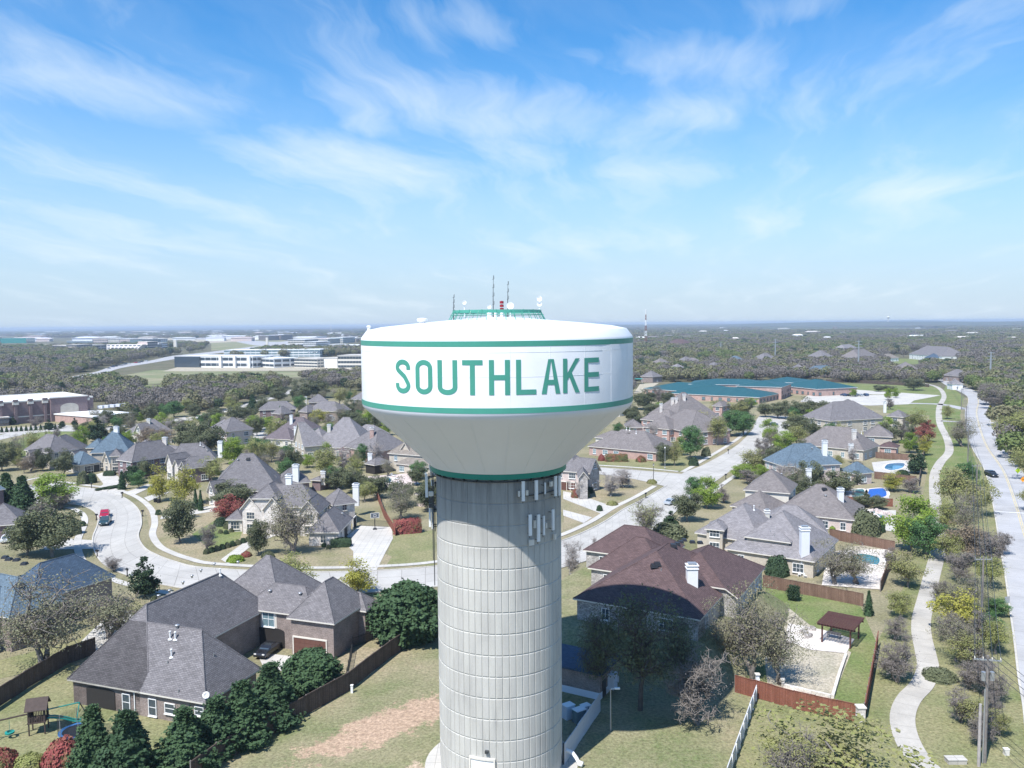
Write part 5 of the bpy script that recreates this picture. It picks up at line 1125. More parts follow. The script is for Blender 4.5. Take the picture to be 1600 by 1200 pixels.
# foreground evergreens along the boarded fence
EV = 'evergreens along the dark fence'
T('cedar', 148, 1212, 1100, 62, 'leftmost of the evergreens in front of the brick house', EV)
T('cedar', 200, 1226, 1108, 88, 'second from left, in front of the brick house windows', EV)
T('cedar', 291, 1204, 1104, 84, 'below the satellite dish corner of the gray roof', EV)
T('cedar', 338, 1178, 1088, 76, 'just right of the gray roof corner', EV)
T('cedar', 381, 1158, 1062, 80, 'third from right in the evergreen row', EV)
T('cedar', 424, 1130, 1034, 84, 'second from right in the evergreen row, near the garage', EV)
T('cedarbig', 486, 1080, 1014, 72, 'in front of the brown garage door', EV, look='round topped dark evergreen')
T('cedarbig', 638, 1000, 908, 94, 'between the fence and the tower shaft', EV)
T('oak', 70, 1049, 902, 135, 'over the boarded fence at far left')
T('oak', 170, 998, 902, 125, 'leaning beside the brick wall of the navy roofed house', look='crooked gray live oak')
T('magnolia', 227, 934, 866, 42, 'on the near kerb of the curved street')
T('bare', 176, 893, 866, 36, 'behind the navy roof peak')
T('live', 82, 870, 786, 84, 'beside the curved street mailbox'); T('live', 42, 868, 815, 56, 'between the red porch and the street mailbox'); T('bright', 88, 793, 738, 74, 'at the bend beyond the red pickup')
T('cedar', 12, 792, 738, 36, 'at the left edge beside the blue roof corner'); T('cedar', 37, 800, 742, 36, 'left of the bright lime tree'); T('bare', 92, 796, 764, 52, 'in front of the bright lime tree')
T('bare', 62, 812, 776, 36, 'between the conifers and the street oaks')
T('live', 281, 849, 778, 52, 'standing alone on the brown front lawn', look='round crowned dark oak'); T('bare', 327, 862, 811, 38, 'on the lawn of the white stone house')
T('yellow', 250, 784, 727, 36, 'left one of the two in front of the triple gabled house'); T('yellow', 287, 790, 727, 46, 'right one of the two in front of the triple gabled house'); T('yellow', 281, 812, 764, 34, 'small one nearest the street kerb', look='small yellow green tree,')
T('red', 360, 810, 774, 54, 'left of the white stone house'); T('cypress', 306, 796, 763, 10, 'left one of a pair beside the yellow trees'); T('cypress', 314, 798, 765, 10, 'right one of a pair beside the yellow trees')
T('live', 361, 792, 752, 66, 'under the dormers of the broad gray house'); T('cypress', 191, 765, 736, 14, 'beside the stone entry turret'); T('magnolia', 207, 757, 711, 28, 'before the cream arched entry'); T('live', 228, 748, 716, 26, 'against the wall right of the arched entry', look='slim dark oak')
T('green', 216, 764, 735, 26, 'under the conical magnolia by the arched entry')
T('live', 68, 736, 697, 25, 'left of a pair in front of the far left house'); T('live', 100, 744, 703, 32, 'right of a pair in front of the far left house'); T('bare', 48, 737, 702, 26, 'in front of the small white gables'); T('live', 4, 736, 688, 34, 'at the left edge beyond the dark conifers')
T('olive', 24, 727, 698, 28, 'left of the small white gables'); T('brown', 38, 740, 712, 20, 'among the front trees of the far left house')
for i, a in enumerate(((152, 690, 650, 34), (140, 684, 655, 24), (166, 668, 640, 22), (182, 663, 638, 26), (200, 668, 640, 30), (128, 680, 662, 26), (214, 655, 632, 18))): T('live' if i % 3 else 'magnolia', *a, ('%s between brick hall and blue roof' % ('tallest', 'leftmost but one', 'small conical one', 'rear one', 'second from right', 'leftmost', 'rightmost')[i]), 'trees between the brick hall and the blue roof')
T('live', 236, 660, 628, 26, 'left of the fresh green pair by the pale road'); T('green', 256, 656, 630, 26, 'left of a pair beside the pale road'); T('green', 272, 652, 626, 28, 'right of a pair beside the pale road'); T('olive', 290, 645, 622, 24, 'where the pale road meets the woods'); T('live', 304, 655, 630, 22, 'below the bend of the pale road')
T('live', 300, 705, 656, 52, 'left half of the large round pair behind the gabled row', look='very large dark live oak'); T('live', 328, 710, 658, 50, 'right half of the large round pair behind the gabled row', look='very large dark live oak')
T('brown', 232, 700, 662, 40, 'hiding the white gable left'); T('brown', 258, 700, 664, 34, 'right of the white gabled roof', look='brown leaved oak')
T('green', 318, 668, 644, 18, 'left of the lavender walled house'); T('live', 338, 665, 636, 28, 'behind the lavender walled house'); T('live', 368, 662, 632, 30, 'above the lavender walled house roof', look='dark oak')
T('live', 388, 690, 664, 18, 'against the corner of the lavender walled house'); T('bright', 397, 676, 648, 28, 'right of the lavender walled house'); T('bright', 421, 672, 649, 40, 'above the plum gray roof'); T('bright', 356, 714, 690, 16, 'beside the tall white chimney'); T('olive', 372, 712, 690, 18, 'right of the tall white chimney')
T('green', 404, 714, 682, 36, 'left of the plum gray roofed house'); T('olive', 424, 722, 690, 28, 'below the plum gray roof'); T('bare', 444, 728, 698, 34, 'in front of the plum gray roofed house'); T('bright', 480, 731, 707, 26, 'left of the large olive oak mid picture')
T('olive', 505, 748, 699, 52, 'in front of the big hip roofed house', look='large dusty olive oak'); T('bright', 507, 714, 685, 30, 'behind the dusty olive oak'); T('live', 524, 764, 728, 42, 'left one of the trio right of the open pavilion'); T('live', 553, 770, 732, 46, 'right one of the trio behind the tall chimney'); T('olive', 570, 784, 750, 38, 'by the board fence corner')
T('green', 567, 728, 693, 24, 'left of the black patio pavilion', look='tall fresh green tree'); T('yellow', 500, 660, 638, 32, 'before the stepped hip roofs'); T('live', 549, 668, 642, 36, 'left under the tank rim'); T('yellow', 574, 668, 650, 24, 'under the tank cone'); T('live', 592, 672, 646, 26, 'hard against the tank cone')
T('live', 592, 778, 742, 44, 'below the tiny blue pool'); T('oak', 626, 812, 760, 62, 'by the red topped hedge left of the shaft'); T('live', 650, 758, 728, 30, 'beside the tan gabled house'); T('shade', 606, 716, 692, 26, 'between the pink brick house and the tan gable')
T('live', 411, 646, 618, 28, 'beside the pale road under the woods'); T('cedar', 395, 642, 616, 18, 'left of the pale road end', look='dark pointed evergreen'); T('live', 436, 628, 604, 30, 'behind the roofs below the woods'); T('live', 476, 624, 590, 38, 'tallest dark one left of the tank'); T('live', 500, 622, 592, 34, 'second dark one left of the tank'); T('olive', 530, 634, 600, 34, 'hard left of the tank rim'); T('live', 552, 650, 622, 28, 'left of the tank rim beside the wide gray roof')
T('live', 390, 656, 634, 32, 'left of the pair of roofs below the woods'); T('olive', 446, 660, 642, 26, 'between the plum roof and the roofs behind'); T('live', 470, 655, 642, 24, 'behind the white chimney of the plum roof')
T('oak', 459, 866, 759, 92, 'in front of the white stone house', look='big gray green oak'); T('live', 404, 868, 811, 36, 'in the round bed left of the big oak', look='small dark oak'); T('olive', 457, 924, 864, 82, 'on the near verge above the gray roof'); T('yellow', 558, 930, 872, 66, 'on the near verge beside the garage roof', look='yellow olive young oak')
T('live', 536, 806, 783, 30, 'over the roof of the white stone house', look='small oak')
# right of the tower
T('pinkbare', 896, 903, 842, 42, 'in a round white bed beside the tower'); T('pinkbare', 928, 860, 838, 16, 'beyond the red roof corner', look='small leafless crape myrtle')
T('spring', 1011, 846, 784, 72, 'on the kerb behind the red roof'); T('magnolia', 1049, 824, 797, 26, 'beside the airy kerb tree'); T('live', 1073, 815, 764, 46, 'beside the parked silver car'); T('bright', 1104, 795, 744, 46, 'beyond the silver car'); T('green', 1084, 780, 744, 34, 'behind the silver car tree'); T('bare', 1129, 786, 756, 32, 'left of the taupe roof')
B('lowbush', 1046, 842, 818, 56, 'behind the red roof ridge', 'spreading khaki shrub'); B('lowbush', 1022, 846, 832, 26, 'at the foot of the airy kerb tree', 'small khaki shrub')
T('pinkbare', 954, 776, 737, 48, 'left of a pair on the corner lawn'); T('pinkbare', 975, 762, 729, 52, 'right of a pair on the corner lawn'); T('pinkbare', 905, 780, 750, 20, 'by the brown garage doors')
T('bare', 980, 712, 674, 28, 'before the red brick house wall', look='thin pale leafless tree'); T('live', 1036, 728, 692, 26, 'at the end of the red brick house'); T('olive', 1054, 728, 686, 30, 'second from the end of the red brick house'); T('green', 1079, 718, 664, 42, 'forked one on the front lawn before the brown roof'); T('bright', 1063, 712, 682, 22, 'behind the forked green tree')
T('yellow', 1096, 684, 643, 36, 'before the peaked brown roof'); T('olive', 1119, 696, 650, 42, 'before the peaked brown roof, nearest the kerb', look='dusty olive oak'); T('green', 1141, 682, 640, 38, 'left one of a round pair by the street'); T('green', 1161, 680, 640, 42, 'right one of a round pair by the street', look='round mid green oak')
T('olive', 1122, 650, 624, 34, 'behind the round street pair'); T('olive', 1150, 650, 624, 40, 'above the round street pair', look='gray green oak'); T('bright', 1175, 636, 620, 22, 'in front of the teal school')
SR = 'live oaks screening the street end from the school'
for i, a in enumerate(((1196, 652, 628, 28), (1216, 654, 628, 30), (1236, 656, 624, 34), (1256, 658, 622, 36), (1284, 660, 626, 38), (1303, 664, 630, 32))): T('live', *a, '%s from the left in the row at the street end' % ('first', 'second', 'third', 'fourth', 'fifth', 'sixth')[i], SR)
T('bright', 1266, 664, 640, 42, 'in front of the street end row'); T('live', 1246, 684, 648, 42, 'beside the street end, left of the stepped roofs'); T('bright', 1226, 708, 672, 38, 'over the kerb left of the taupe house'); T('olive', 1240, 672, 652, 24, 'between two bright trees at the street end'); T('bare', 1197, 713, 680, 26, 'at the kerb before the slate blue roof')
T('olive', 1178, 742, 700, 50, 'left of the slate blue roof'); T('bright', 1163, 748, 724, 44, 'low down at the kerb left of the taupe roof', look='low lime green tree'); T('bare', 1172, 757, 732, 42, 'between the street and the taupe upper roof')
T('live', 1317, 772, 732, 54, 'against the slate blue house'); T('yellow', 1394, 768, 737, 38, 'behind the boarded pool fence'); T('magnolia', 1431, 740, 694, 30, 'beside the trail behind the blue pool'); T('red', 1443, 690, 662, 30, 'by the trail'); T('red', 1449, 672, 656, 20, 'second up the trail', look='small red leaved tree'); T('yellow', 1444, 712, 680, 26, 'under the red leaved one by the trail')
T('live', 1390, 692, 655, 34, 'behind the farthest taupe roof'); T('bare', 1410, 690, 654, 28, 'left of the red leaved pair'); T('olive', 1430, 672, 636, 34, 'beside the trail near the school drive'); T('bare', 1428, 700, 676, 26, 'between the brown yard fence and the trail'); T('bare', 1390, 640, 618, 20, 'over the school parking drive')
T('oak', 1506, 698, 652, 52, 'between the trail and the road', look='open gray oak'); T('olive', 1480, 655, 632, 20, 'between the trail and the far road bend')
T('live', 1348, 792, 770, 28, 'left one before the blue covered pool', look='small dark oak'); T('live', 1372, 796, 774, 28, 'right one before the blue covered pool', look='small dark oak'); T('bare', 1425, 770, 742, 40, 'beside the trail below the blue pool')
T('oak', 1304, 914, 842, 76, 'left one over the dark pool', look='twisting gray live oak'); T('oak', 1340, 912, 850, 74, 'right one over the dark pool', look='twisting gray live oak')
T('bright', 1424, 862, 774, 78, 'right of the rock waterfall pool', look='tall lime green tree'); T('green', 1444, 872, 806, 56, 'overhanging the trail', look='leaning lime olive tree'); T('olive', 1420, 918, 856, 60, 'at the corner of the dark pool yard'); T('bare', 1392, 890, 850, 32, 'over the pool deck edge')
RD_ = 'brush between the trail and the road'
for i, a in enumerate((('olive', 1492, 800, 728, 60), ('olive', 1530, 808, 744, 56), ('oak', 1510, 838, 770, 56), ('brown', 1512, 880, 806, 70), ('bare', 1545, 888, 822, 62), ('bare', 1502, 912, 852, 58), ('oak', 1484, 950, 896, 54), ('oak', 1524, 960, 900, 60), ('yellow', 1494, 990, 918, 66), ('bare', 1530, 1010, 948, 64), ('oak', 1492, 1034, 962, 66), ('green', 1555, 962, 934, 36), ('olive', 1556, 1022, 968, 44), ('bare', 1536, 1084, 1020, 58), ('bare', 1512, 1076, 1030, 44), ('bare', 1536, 1166, 1096, 52), ('bare', 1553, 1130, 1076, 36), ('bare', 1565, 868, 824, 40))):
    nm = ('topmost', 'second, hard by the road edge', 'third down beside the road', 'brown tinged, opposite the road crossing', 'overhanging the pale road', 'left of the utility pole top', 'left of the wires', 'right of the wires', 'yellowest, mid brush', 'under the pole wires', 'nearest the trail bend', 'small, by the roadside sign', 'right behind the near pole crossarm', 'just above the near pole crossarm', 'left of the near pole crossarm', 'at the foot of the near pole', 'right of the near pole', 'casting shade on the road')[i]
    T(*a, 'in the roadside brush, '+nm, RD_)
T('bare', 1403, 1066, 984, 74, 'left of the trail bend', look='broad leafless thicket tree'); T('bare', 1398, 1000, 958, 44, 'left of the trail above the thicket'); T('olive', 1406, 966, 922, 44, 'left of the trail beside the narrow cypress'); T('cypress', 1357, 962, 922, 15, 'by the brown fence corner')
T('olive', 1310, 1266, 1122, 240, 'filling the bottom edge right of the white fence', look='wide olive gray oak'); T('spring', 1240, 1290, 1150, 120, 'at the bottom edge beside the white fence', look='smaller olive gray oak')
T('shade', 1000, 1110, 925, 150, 'standing in the tower shadow', look='tall dark oak'); T('shade', 935, 1090, 955, 80, 'close behind the pump house', look='dim oak'); T('shade', 1062, 1080, 960, 90, 'at the right rim of the tower shadow', look='dim leafy oak')
T('oak', 1176, 1064, 902, 120, 'behind the rust fence corner', look='large gray oak'); T('oak', 1222, 1070, 950, 80, 'left of the pergola', look='gray oak'); T('twisted', 1092, 1132, 1018, 105, 'at the edge of the tower shadow')
T('oak', 1130, 1040, 935, 80, 'against the red roofed house corner', look='tangled gray oak')
T('magnolia', 1240, 938, 900, 24, 'by the brown fence above the pergola', look='small dark tree')
for i, a in enumerate((('bare', 1500, 1128, 1068, 50), ('olive', 1520, 1140, 1090, 46), ('bare', 1478, 1004, 950, 44), ('olive', 1512, 1044, 985, 56), ('bare', 1530, 1052, 996, 50), ('green', 1548, 1008, 960, 40), ('bare', 1470, 946, 900, 36), ('olive', 1548, 920, 868, 48), ('bare', 1520, 790, 752, 36), ('olive', 1478, 832, 780, 46), ('olive', 1480, 880, 832, 50), ('bare', 1556, 1098, 1050, 40), ('olive', 1562, 1150, 1110, 34), ('green', 1508, 760, 722, 34))):
    T(*a, 'in the roadside brush, '+('left of the near pole foot', 'against the near pole foot', 'by the trail where it straightens', 'filling the gap above the near pole', 'directly behind the near pole arm', 'low by the sign', 'where the trail emerges', 'beneath the second pole arm', 'behind the topmost pair', 'left of the topmost pair', 'shading the trail', 'by the road beside the near pole', 'low by the pale pedestal', 'at the very top of the brush')[i], RD_)
# right edge beyond the road
RG = 'trees on the far side of the road'
for i, a in enumerate((('bare', 1554, 640, 594, 50), ('olive', 1592, 700, 642, 60), ('olive', 1580, 690, 650, 44), ('olive', 1606, 752, 690, 52), ('olive', 1592, 730, 704, 34), ('olive', 1600, 640, 612, 30), ('live', 1585, 628, 600, 30), ('olive', 1560, 612, 590, 26), ('olive', 1610, 800, 760, 36))):
    T(*a, 'beyond the road, '+('purple gray and domed', 'nearest the side road', 'behind the yellow road sign', 'at the right edge', 'above the green warning sign', 'by the side lawn', 'behind the domed one', 'at the far bend', 'lowest at the right edge')[i], RG)
T('live', 1427, 610, 590, 30, 'alone on the school meadow', look='round dark oak'); T('bright', 1305, 614, 600, 16, 'left one in the school parking islands'); T('bright', 1387, 625, 604, 14, 'left one at the lawn end of the parking'); T('bright', 1400, 622, 606, 12, 'right one at the lawn end of the parking'); T('bright', 1332, 620, 606, 12, 'middle one in the school parking islands'); T('live', 1373, 612, 601, 16, 'first on the meadow above the parking'); T('live', 1385, 612, 602, 14, 'second on the meadow above the parking'); T('live', 1395, 613, 603, 14, 'third on the meadow above the parking')
T('live', 1005, 640, 610, 40, 'right of the tank rim', look='dark oak'); T('bare', 1030, 632, 600, 34, 'left of the teal school'); T('live', 1000, 668, 640, 40, 'below the right tank rim', look='dark round oak'); T('live', 985, 660, 632, 30, 'hard under the right tank rim'); T('live', 1020, 650, 630, 34, 'left of the stone chimneys'); T('live', 978, 690, 664, 24, 'right against the tank cone'); T('live', 1008, 634, 612, 24, 'below the bare earth by the school'); T('live', 1045, 636, 612, 26, 'between the peaked brown roof and the school'); T('magnolia', 1146, 628, 612, 14, 'before the school windows')
# shrubs and hedges
B('redball', 95, 1200, 1157, 52, 'below the play set', 'red tipped rounded shrub'); B('redball', 4, 1206, 1172, 34, 'at the bottom left corner', 'red tipped shrub'); B('lowbush', 42, 1204, 1182, 40, 'between two red tipped ones at bottom left', 'rusty olive shrub'); B('limebush', 232, 1214, 1184, 70, 'at the bottom edge between the dark evergreens', 'pale olive spreading shrub')
B('redhedge', 893, 976, 944, 24, 'beside the tower shaft', 'clipped red hedge', dy=2.0); B('redhedge', 636, 834, 812, 42, 'left of the shaft beyond the street', 'long red topped clipped hedge', dy=1.5, rz=.25); B('redhedge', 964, 722, 710, 34, 'before the red brick house', 'long clipped red hedge', dy=1.4, rz=-.08); B('redball', 940, 720, 710, 12, 'left end of the red hedge', 'round red shrub'); B('redball', 1002, 722, 712, 16, 'right end of the red hedge', 'round red shrub')
B('ball', 1216, 900, 868, 36, 'by the brown fence', 'large round dark clipped shrub'); B('ball', 1354, 836, 797, 44, 'at the corner of the teal waterfall pool', 'very large round dark shrub'); B('ball', 1372, 832, 806, 22, 'right behind the very large round one', 'dark shrub'); B('ball', 1104, 713, 698, 15, 'on the lawn by the street', 'round dark clipped shrub'); B('ball', 1084, 728, 714, 16, 'at the foot of the forked green tree', 'round dark shrub')
B('ball', 113, 836, 810, 22, 'by the near sidewalk', 'dark round shrub'); B('ball', 126, 823, 814, 14, 'beside the street mailbox', 'low dark shrub'); B('limebush', 300, 0, 0, 1, '', '') if False else None
for i, (x, y) in enumerate(((186, 985), (188, 963), (240, 940), (247, 805))): B('ball', x, y, y-9, 10, ('by the crooked oak', 'above the crooked oak', 'at the magnolia', 'behind the kerb opposite the pickup')[i], 'small dark shrub')
HB = 'clipped boxwoods before the white stone house'
for i in range(9): B('ball', 322+i*8.2, 866-i*2.4, 857-i*2.4, 9.5, 'in the curved boxwood row on the lawn', ('lowest','second','third','fourth','middle','sixth','seventh','eighth','topmost')[i]+' round clipped boxwood', HB)
for i, (x, y) in enumerate(((506, 855), (513, 858), (521, 856), (344, 834), (353, 835), (361, 832))): B('ball', x, y, y-7, 8, 'in the bed below the white stone walls', ('left front','middle front','right front','leftmost wall side','middle wall side','rightmost wall side')[i]+' small round boxwood', HB)
B('hedge', 532, 855, 842, 30, 'before the white stone garage', 'clipped green hedge', dy=1.2); B('hedge', 515, 850, 843, 16, 'left of the longer garage hedge', 'short clipped hedge', dy=1)
B('lowbush', 418, 872, 862, 20, 'under the small oak in the round bed', 'low dark shrubs'); B('limebush', 366, 878, 868, 26, 'along the gray roof ridge', 'light green low shrub'); B('redball', 384, 870, 862, 16, 'beside the front path', 'rusty low shrub')
B('ball', 128, 757, 736, 16, 'left one before the blue roofed house', 'dark rounded shrub'); B('ball', 142, 755, 738, 14, 'right one before the blue roofed house', 'dark rounded shrub'); B('hedge', 170, 744, 736, 16, 'at the foot of the entry turret', 'low clipped hedge', dy=1)
B('hedge', 162, 766, 762, 26, 'along the left of the front walk', 'low dark hedge', dy=.8, rz=.9); B('hedge', 178, 764, 759, 22, 'along the right of the front walk', 'low dark hedge', dy=.8, rz=.9); B('ball', 345, 822, 808, 22, 'at the left end of the white stone house', 'dark rounded shrub'); B('ball', 357, 826, 815, 16, 'second at the left end of the white stone house', 'dark rounded shrub')
B('ball', 937, 799, 789, 10, 'on the strip between two driveways', 'small round shrub'); B('lowbush', 957, 790, 783, 18, 'at the driveway edge', 'low spreading shrub'); B('redball', 900, 778, 764, 16, 'before the brown garage doors', 'round red brown shrub'); B('ball', 915, 778, 766, 16, 'right of the red brown round one', 'dark low shrub'); B('ball', 922, 771, 760, 12, 'under the twin gables', 'dark rounded shrub'); B('lowbush', 1019, 756, 749, 16, 'round the foot of the corner lamp post', 'low dark shrub')
B('limebush', 1301, 832, 822, 10, 'at the end of the brown fence', 'small yellow green shrub'); B('limebush', 1117, 1010, 1000, 12, 'glowing in the shade by the red roofed house', 'small lime shrub'); B('ball', 1412, 744, 734, 18, 'at the edge of the blue pool', 'low dark shrub'); B('limebush', 537, 717, 712, 14, 'before the pink brick house', 'yellow green shrub')
B('lowbush', 1472, 1064, 1048, 44, 'at the trail bend', 'low tangled shrub', None); B('lowbush', 1520, 990, 972, 50, 'under the pole wires', 'tangled khaki shrub')
# row of small columnar evergreens by the brick hall
for i in range(13):
    T('cypress', 3+i*7.6, 676-i*.5, 667-i*.5, 5.5, 'in the lane row before the brick hall', 'small evergreens along the lane', look=('first','second','third','fourth','fifth','sixth','middle','eighth','ninth','tenth','eleventh','twelfth','last')[i]+' columnar evergreen from left')
for i, a in enumerate(((20, 664, 650, 10), (56, 668, 650, 26), (76, 672, 655, 14), (97, 668, 652, 10), (117, 666, 652, 10), (46, 660, 648, 8))): T('magnolia' if i != 1 else 'bare', *a, 'against the brick hall, '+('leftmost', 'large and leafless', 'right of the leafless one', 'at the middle pier', 'at the right pier', 'at the left pier')[i])
for i, a in enumerate(((10, 712, 690, 30), (20, 720, 702, 26), (118, 690, 672, 22), (280, 672, 655, 26), (300, 672, 650, 24), (192, 684, 664, 20), (340, 690, 668, 24))): T(('olive', 'live', 'bare', 'live', 'olive', 'live', 'live')[i], *a, ('at the meadow edge far left', 'before the meadow far left', 'behind the far left roof', 'above the brown leaved oak', 'behind the big round pair', 'right of the blue roof peak', 'right of the big round pair')[i])

# ------------------------------------------------------------------ far woods
def low_tree(seed, lm, bm, R=4.6, H=8.5, n=420, sz=.8, flatk=.0):
    rng = np.random.default_rng(seed); d = unit(rng.normal(size=(n, 3))); r = .72+.28*rng.random((n, 1)); P = d*r*np.array([R, R, H*.36])*(1+.14*np.sin(d[:, :1]*4+seed)*np.cos(d[:, 1:2]*5))+np.array([0, 0, H*.60])
    V, F = leaves(P, sz, rng, out=d*.9); S = [(np.array([0, 0, -.3]), np.array([.1, .1, H*.45]), .22, .14, 4)]
    for _ in range(6): S.append((np.array([0, 0, H*.3]), P[rng.integers(n)], .12, .04, 3))
    tv, tf = seg_mesh(S, rng); V2 = np.concatenate([V, tv]); F2 = np.concatenate([F, tf+len(V)]); mi = np.concatenate([np.zeros(len(F)), np.ones(len(tf))])
    return np_mesh('far_tree', V2, F2, [M[lm], M[bm]], mi)
FAR = [low_tree(1, 'lf_far1', 'bark'), low_tree(2, 'lf_far1', 'bark'), low_tree(3, 'lf_far2', 'bark', n=420, sz=.55), low_tree(4, 'lf_far2', 'bark', R=4.2, n=420, sz=.55), low_tree(5, 'lf_far3', 'bark'), low_tree(6, 'lf_far4', 'darkbark', R=3.2, H=9), low_tree(7, 'lf_far1', 'bark', R=5.2)]
FW = np.array([.26, .2, .17, .11, .09, .05, .12])
def inpoly(px, py, P):
    r = np.zeros(len(px), bool); n = len(P)
    for i in range(n):
        x0, y0 = P[i]; x1, y1 = P[(i+1) % n]; c = ((y0 > py) != (y1 > py)) & (px < (x1-x0)*(py-y0)/((y1-y0) or 1e-9)+x0); r ^= c
    return r
SUB = [(-900, 2600), (-260, 668), (0, 640), (150, 628), (200, 650), (260, 640), (330, 648), (400, 622), (470, 600), (560, 612), (700, 632), (960, 622), (1000, 616), (1040, 622), (1290, 611), (1300, 600), (1400, 604), (1470, 600), (1470, 594), (1500, 594), (1535, 622), (1566, 680), (1606, 800), (1800, 1300), (2600, 2600)]
CLEAR = [[(90, 590), (230, 561), (310, 549), (400, 540), (425, 547), (390, 556), (320, 566), (240, 580), (112, 606)], [(280, 562), (570, 556), (575, 588), (240, 604), (185, 604), (180, 592)], [(150, 545), (295, 545), (295, 552), (150, 556)], [(0, 528), (330, 530), (330, 538), (60, 544), (0, 544)],
         [(330, 530), (470, 527), (470, 546), (380, 550), (320, 545)], [(470, 530), (562, 526), (562, 548), (470, 551)], [(1300, 598), (1480, 598), (1480, 640), (1300, 640)], [(1385, 558), (1500, 560), (1500, 574), (1385, 571)], [(985, 596), (1032, 594), (1030, 625), (985, 625)],
         [(1416, 550), (1478, 550), (1478, 562), (1416, 562)], [(1188, 512), (1330, 511), (1500, 513.5), (1500, 517), (1188, 518)], [(225, 602), (262, 600), (262, 622), (215, 622)], [(1535, 634), (1575, 634), (1580, 662), (1545, 662)], [(-60, 636), (0, 634), (160, 640), (160, 690), (-60, 690)], [(290, 652), (400, 632), (500, 598), (510, 606), (400, 642), (290, 664)],
         [(1000, 599), (1180, 596), (1300, 593), (1300, 628), (1000, 628)], [(1390, 568), (1440, 568), (1440, 584), (1390, 584)], [(20, 533), (60, 533), (60, 542), (20, 542)]]
def pxarr(x, y):
    z = -CAM_H; yc = y*cos(PITCH)-z*sin(PITCH); zc = y*sin(PITCH)+z*cos(PITCH); u2 = x/yc*FPX; v2 = -zc/yc*FPX; c, s = cos(ROLL), sin(ROLL); return 800+u2*c+v2*s, 600-u2*s+v2*c
# ------------------------------------------------------------------ fences
PANEL = {}
def panel_mesh(L, h, mat, kind='board'):
    k = (round(L, 2), round(h, 2), mat, kind)
    if k in PANEL: return PANEL[k]
    m = MB()
    if kind == 'board':
        n = max(2, int(L/.155)); w = L/n
        for i in range(n): dz = random.uniform(-.02, .02); m.box((w*(i+.5), random.uniform(-.006, .006), (h+dz)/2+.05), (w*.94, .025, h+dz-.05))
        for z in (.35, h*.55, h-.2): m.box((L/2, .045, z), (L, .05, .09))
        m.box((L/2, 0, h+.07), (L, .13, .04))
    elif kind == 'iron':
        n = int(L/.14)
        for i in range(n): m.box((L*(i+.5)/n, 0, h/2), (.025, .025, h))
        for z in (.15, h-.1): m.box((L/2, 0, z), (L, .04, .04))
    else:
        m.box((L/2, 0, h/2+.05), (L-.02, .04, h-.1))
        for i in range(8): m.box((L*(i+.5)/8, -.03, h/2+.05), (.04, .03, h-.15))
        m.box((L/2, 0, h+.02), (L, .10, .06))
    PANEL[k] = m.mesh('fence_panel', M[mat]); return PANEL[k]
POSTM = {}
def fence(pts, h, mat, label, kind='board', post='pole', pw=.12, cat='fence', pl=2.44, first=None):
    P = [G(*p) if len(p) == 2 else p[:2] for p in pts]; t = thing('fence', (P[0][0], P[0][1], 0), label, cat)
    if (h, post, pw) not in POSTM:
        m = MB(); m.box((0, 0, h/2+.06), (pw, pw, h+.12)); POSTM[(h, post, pw)] = m.mesh('post', M[post])
    for a, b in zip(P[:-1], P[1:]):
        L = hypot(b[0]-a[0], b[1]-a[1]); n = max(1, round(L/pl)); ang = atan2(b[1]-a[1], b[0]-a[0]); me = panel_mesh(round(L/n, 1)+.02, h, mat, kind)
        for i in range(n):
            x, y = a[0]+(b[0]-a[0])*i/n-P[0][0], a[1]+(b[1]-a[1])*i/n-P[0][1]
            o = link('fence_panel', me, t, loc=(x, y, random.uniform(-.05, .03)), rz=ang); o.scale = ((L/n)/(round(L/n, 1)+.02), 1, 1)
            link('post', POSTM[(h, post, pw)], t, loc=(x-.08*sin(ang), y+.08*cos(ang), 0), rz=ang)
    return t
fence([(300, 1226), (340, 1196), (456, 1131), (545, 1080), (610, 1028), (682, 980)], 2.4, 'wood', 'long dark board fence running from the bottom left up to the tower shaft')
fence([(-30, 1125), (40, 1078), (108, 1037), (150, 1022)], 2.4, 'wood', 'dark board fence at the far left behind the play set lawn')
fence([(884, 1000), (948, 1022)], 2.4, 'wood', 'short dark fence in the shade behind the pump house')
fence([(1148, 1082), (1240, 1108), (1342, 1131)], 2.2, 'redwood', 'rust red board fence from the white fence to the stone pillar')
fence([(1351, 1128), (1372, 1010)], 2.2, 'redwood', 'rust red board fence running back from the stone pillar beside the trail')
fence([(1192, 918), (1270, 932), (1349, 948)], 2.1, 'oldwood', 'brown board fence between the lawn and the dark pool')
fence([(1376, 925), (1386, 898), (1400, 880)], 1.9, 'oldwood', 'brown board fence at the right end of the dark pool deck')
fence([(1296, 842), (1345, 852), (1398, 862)], 2.1, 'oldwood', 'light brown board fence below the taupe roofed house')
fence([(1366, 748), (1432, 756)], 2.1, 'oldwood', 'brown board fence just below the blue pool')
fence([(1368, 716), (1420, 720)], 2.1, 'oldwood', 'brown board fence just above the blue pool')
fence([(1320, 788), (1395, 792)], 2.0, 'redwood', 'reddish board fence below the blue covered pool')
fence([(1436, 760), (1446, 700)], 2.0, 'wood', 'dark board fence along the trail behind the pools')
fence([(1412, 662), (1448, 664)], 2.0, 'wood', 'dark board fence of the farthest yard by the trail')
fence([(588, 775), (600, 808), (618, 838)], 1.9, 'redwood', 'reddish board fence right of the basketball hoop')
fence([(562, 822), (585, 823), (607, 824)], 1.5, 'dmetal', 'black iron fence behind the basketball hoop', 'iron', 'dmetal', .05)
fence([(540, 1075), (552, 1012), (586, 1000)], 1.5, 'dmetal', 'black iron fence at the corner of the brown brick garage', 'iron', 'dmetal', .05)
M['vinyl'] = flat('pale_gray_panels', (.55, .56, .58), .5, noise=.08)
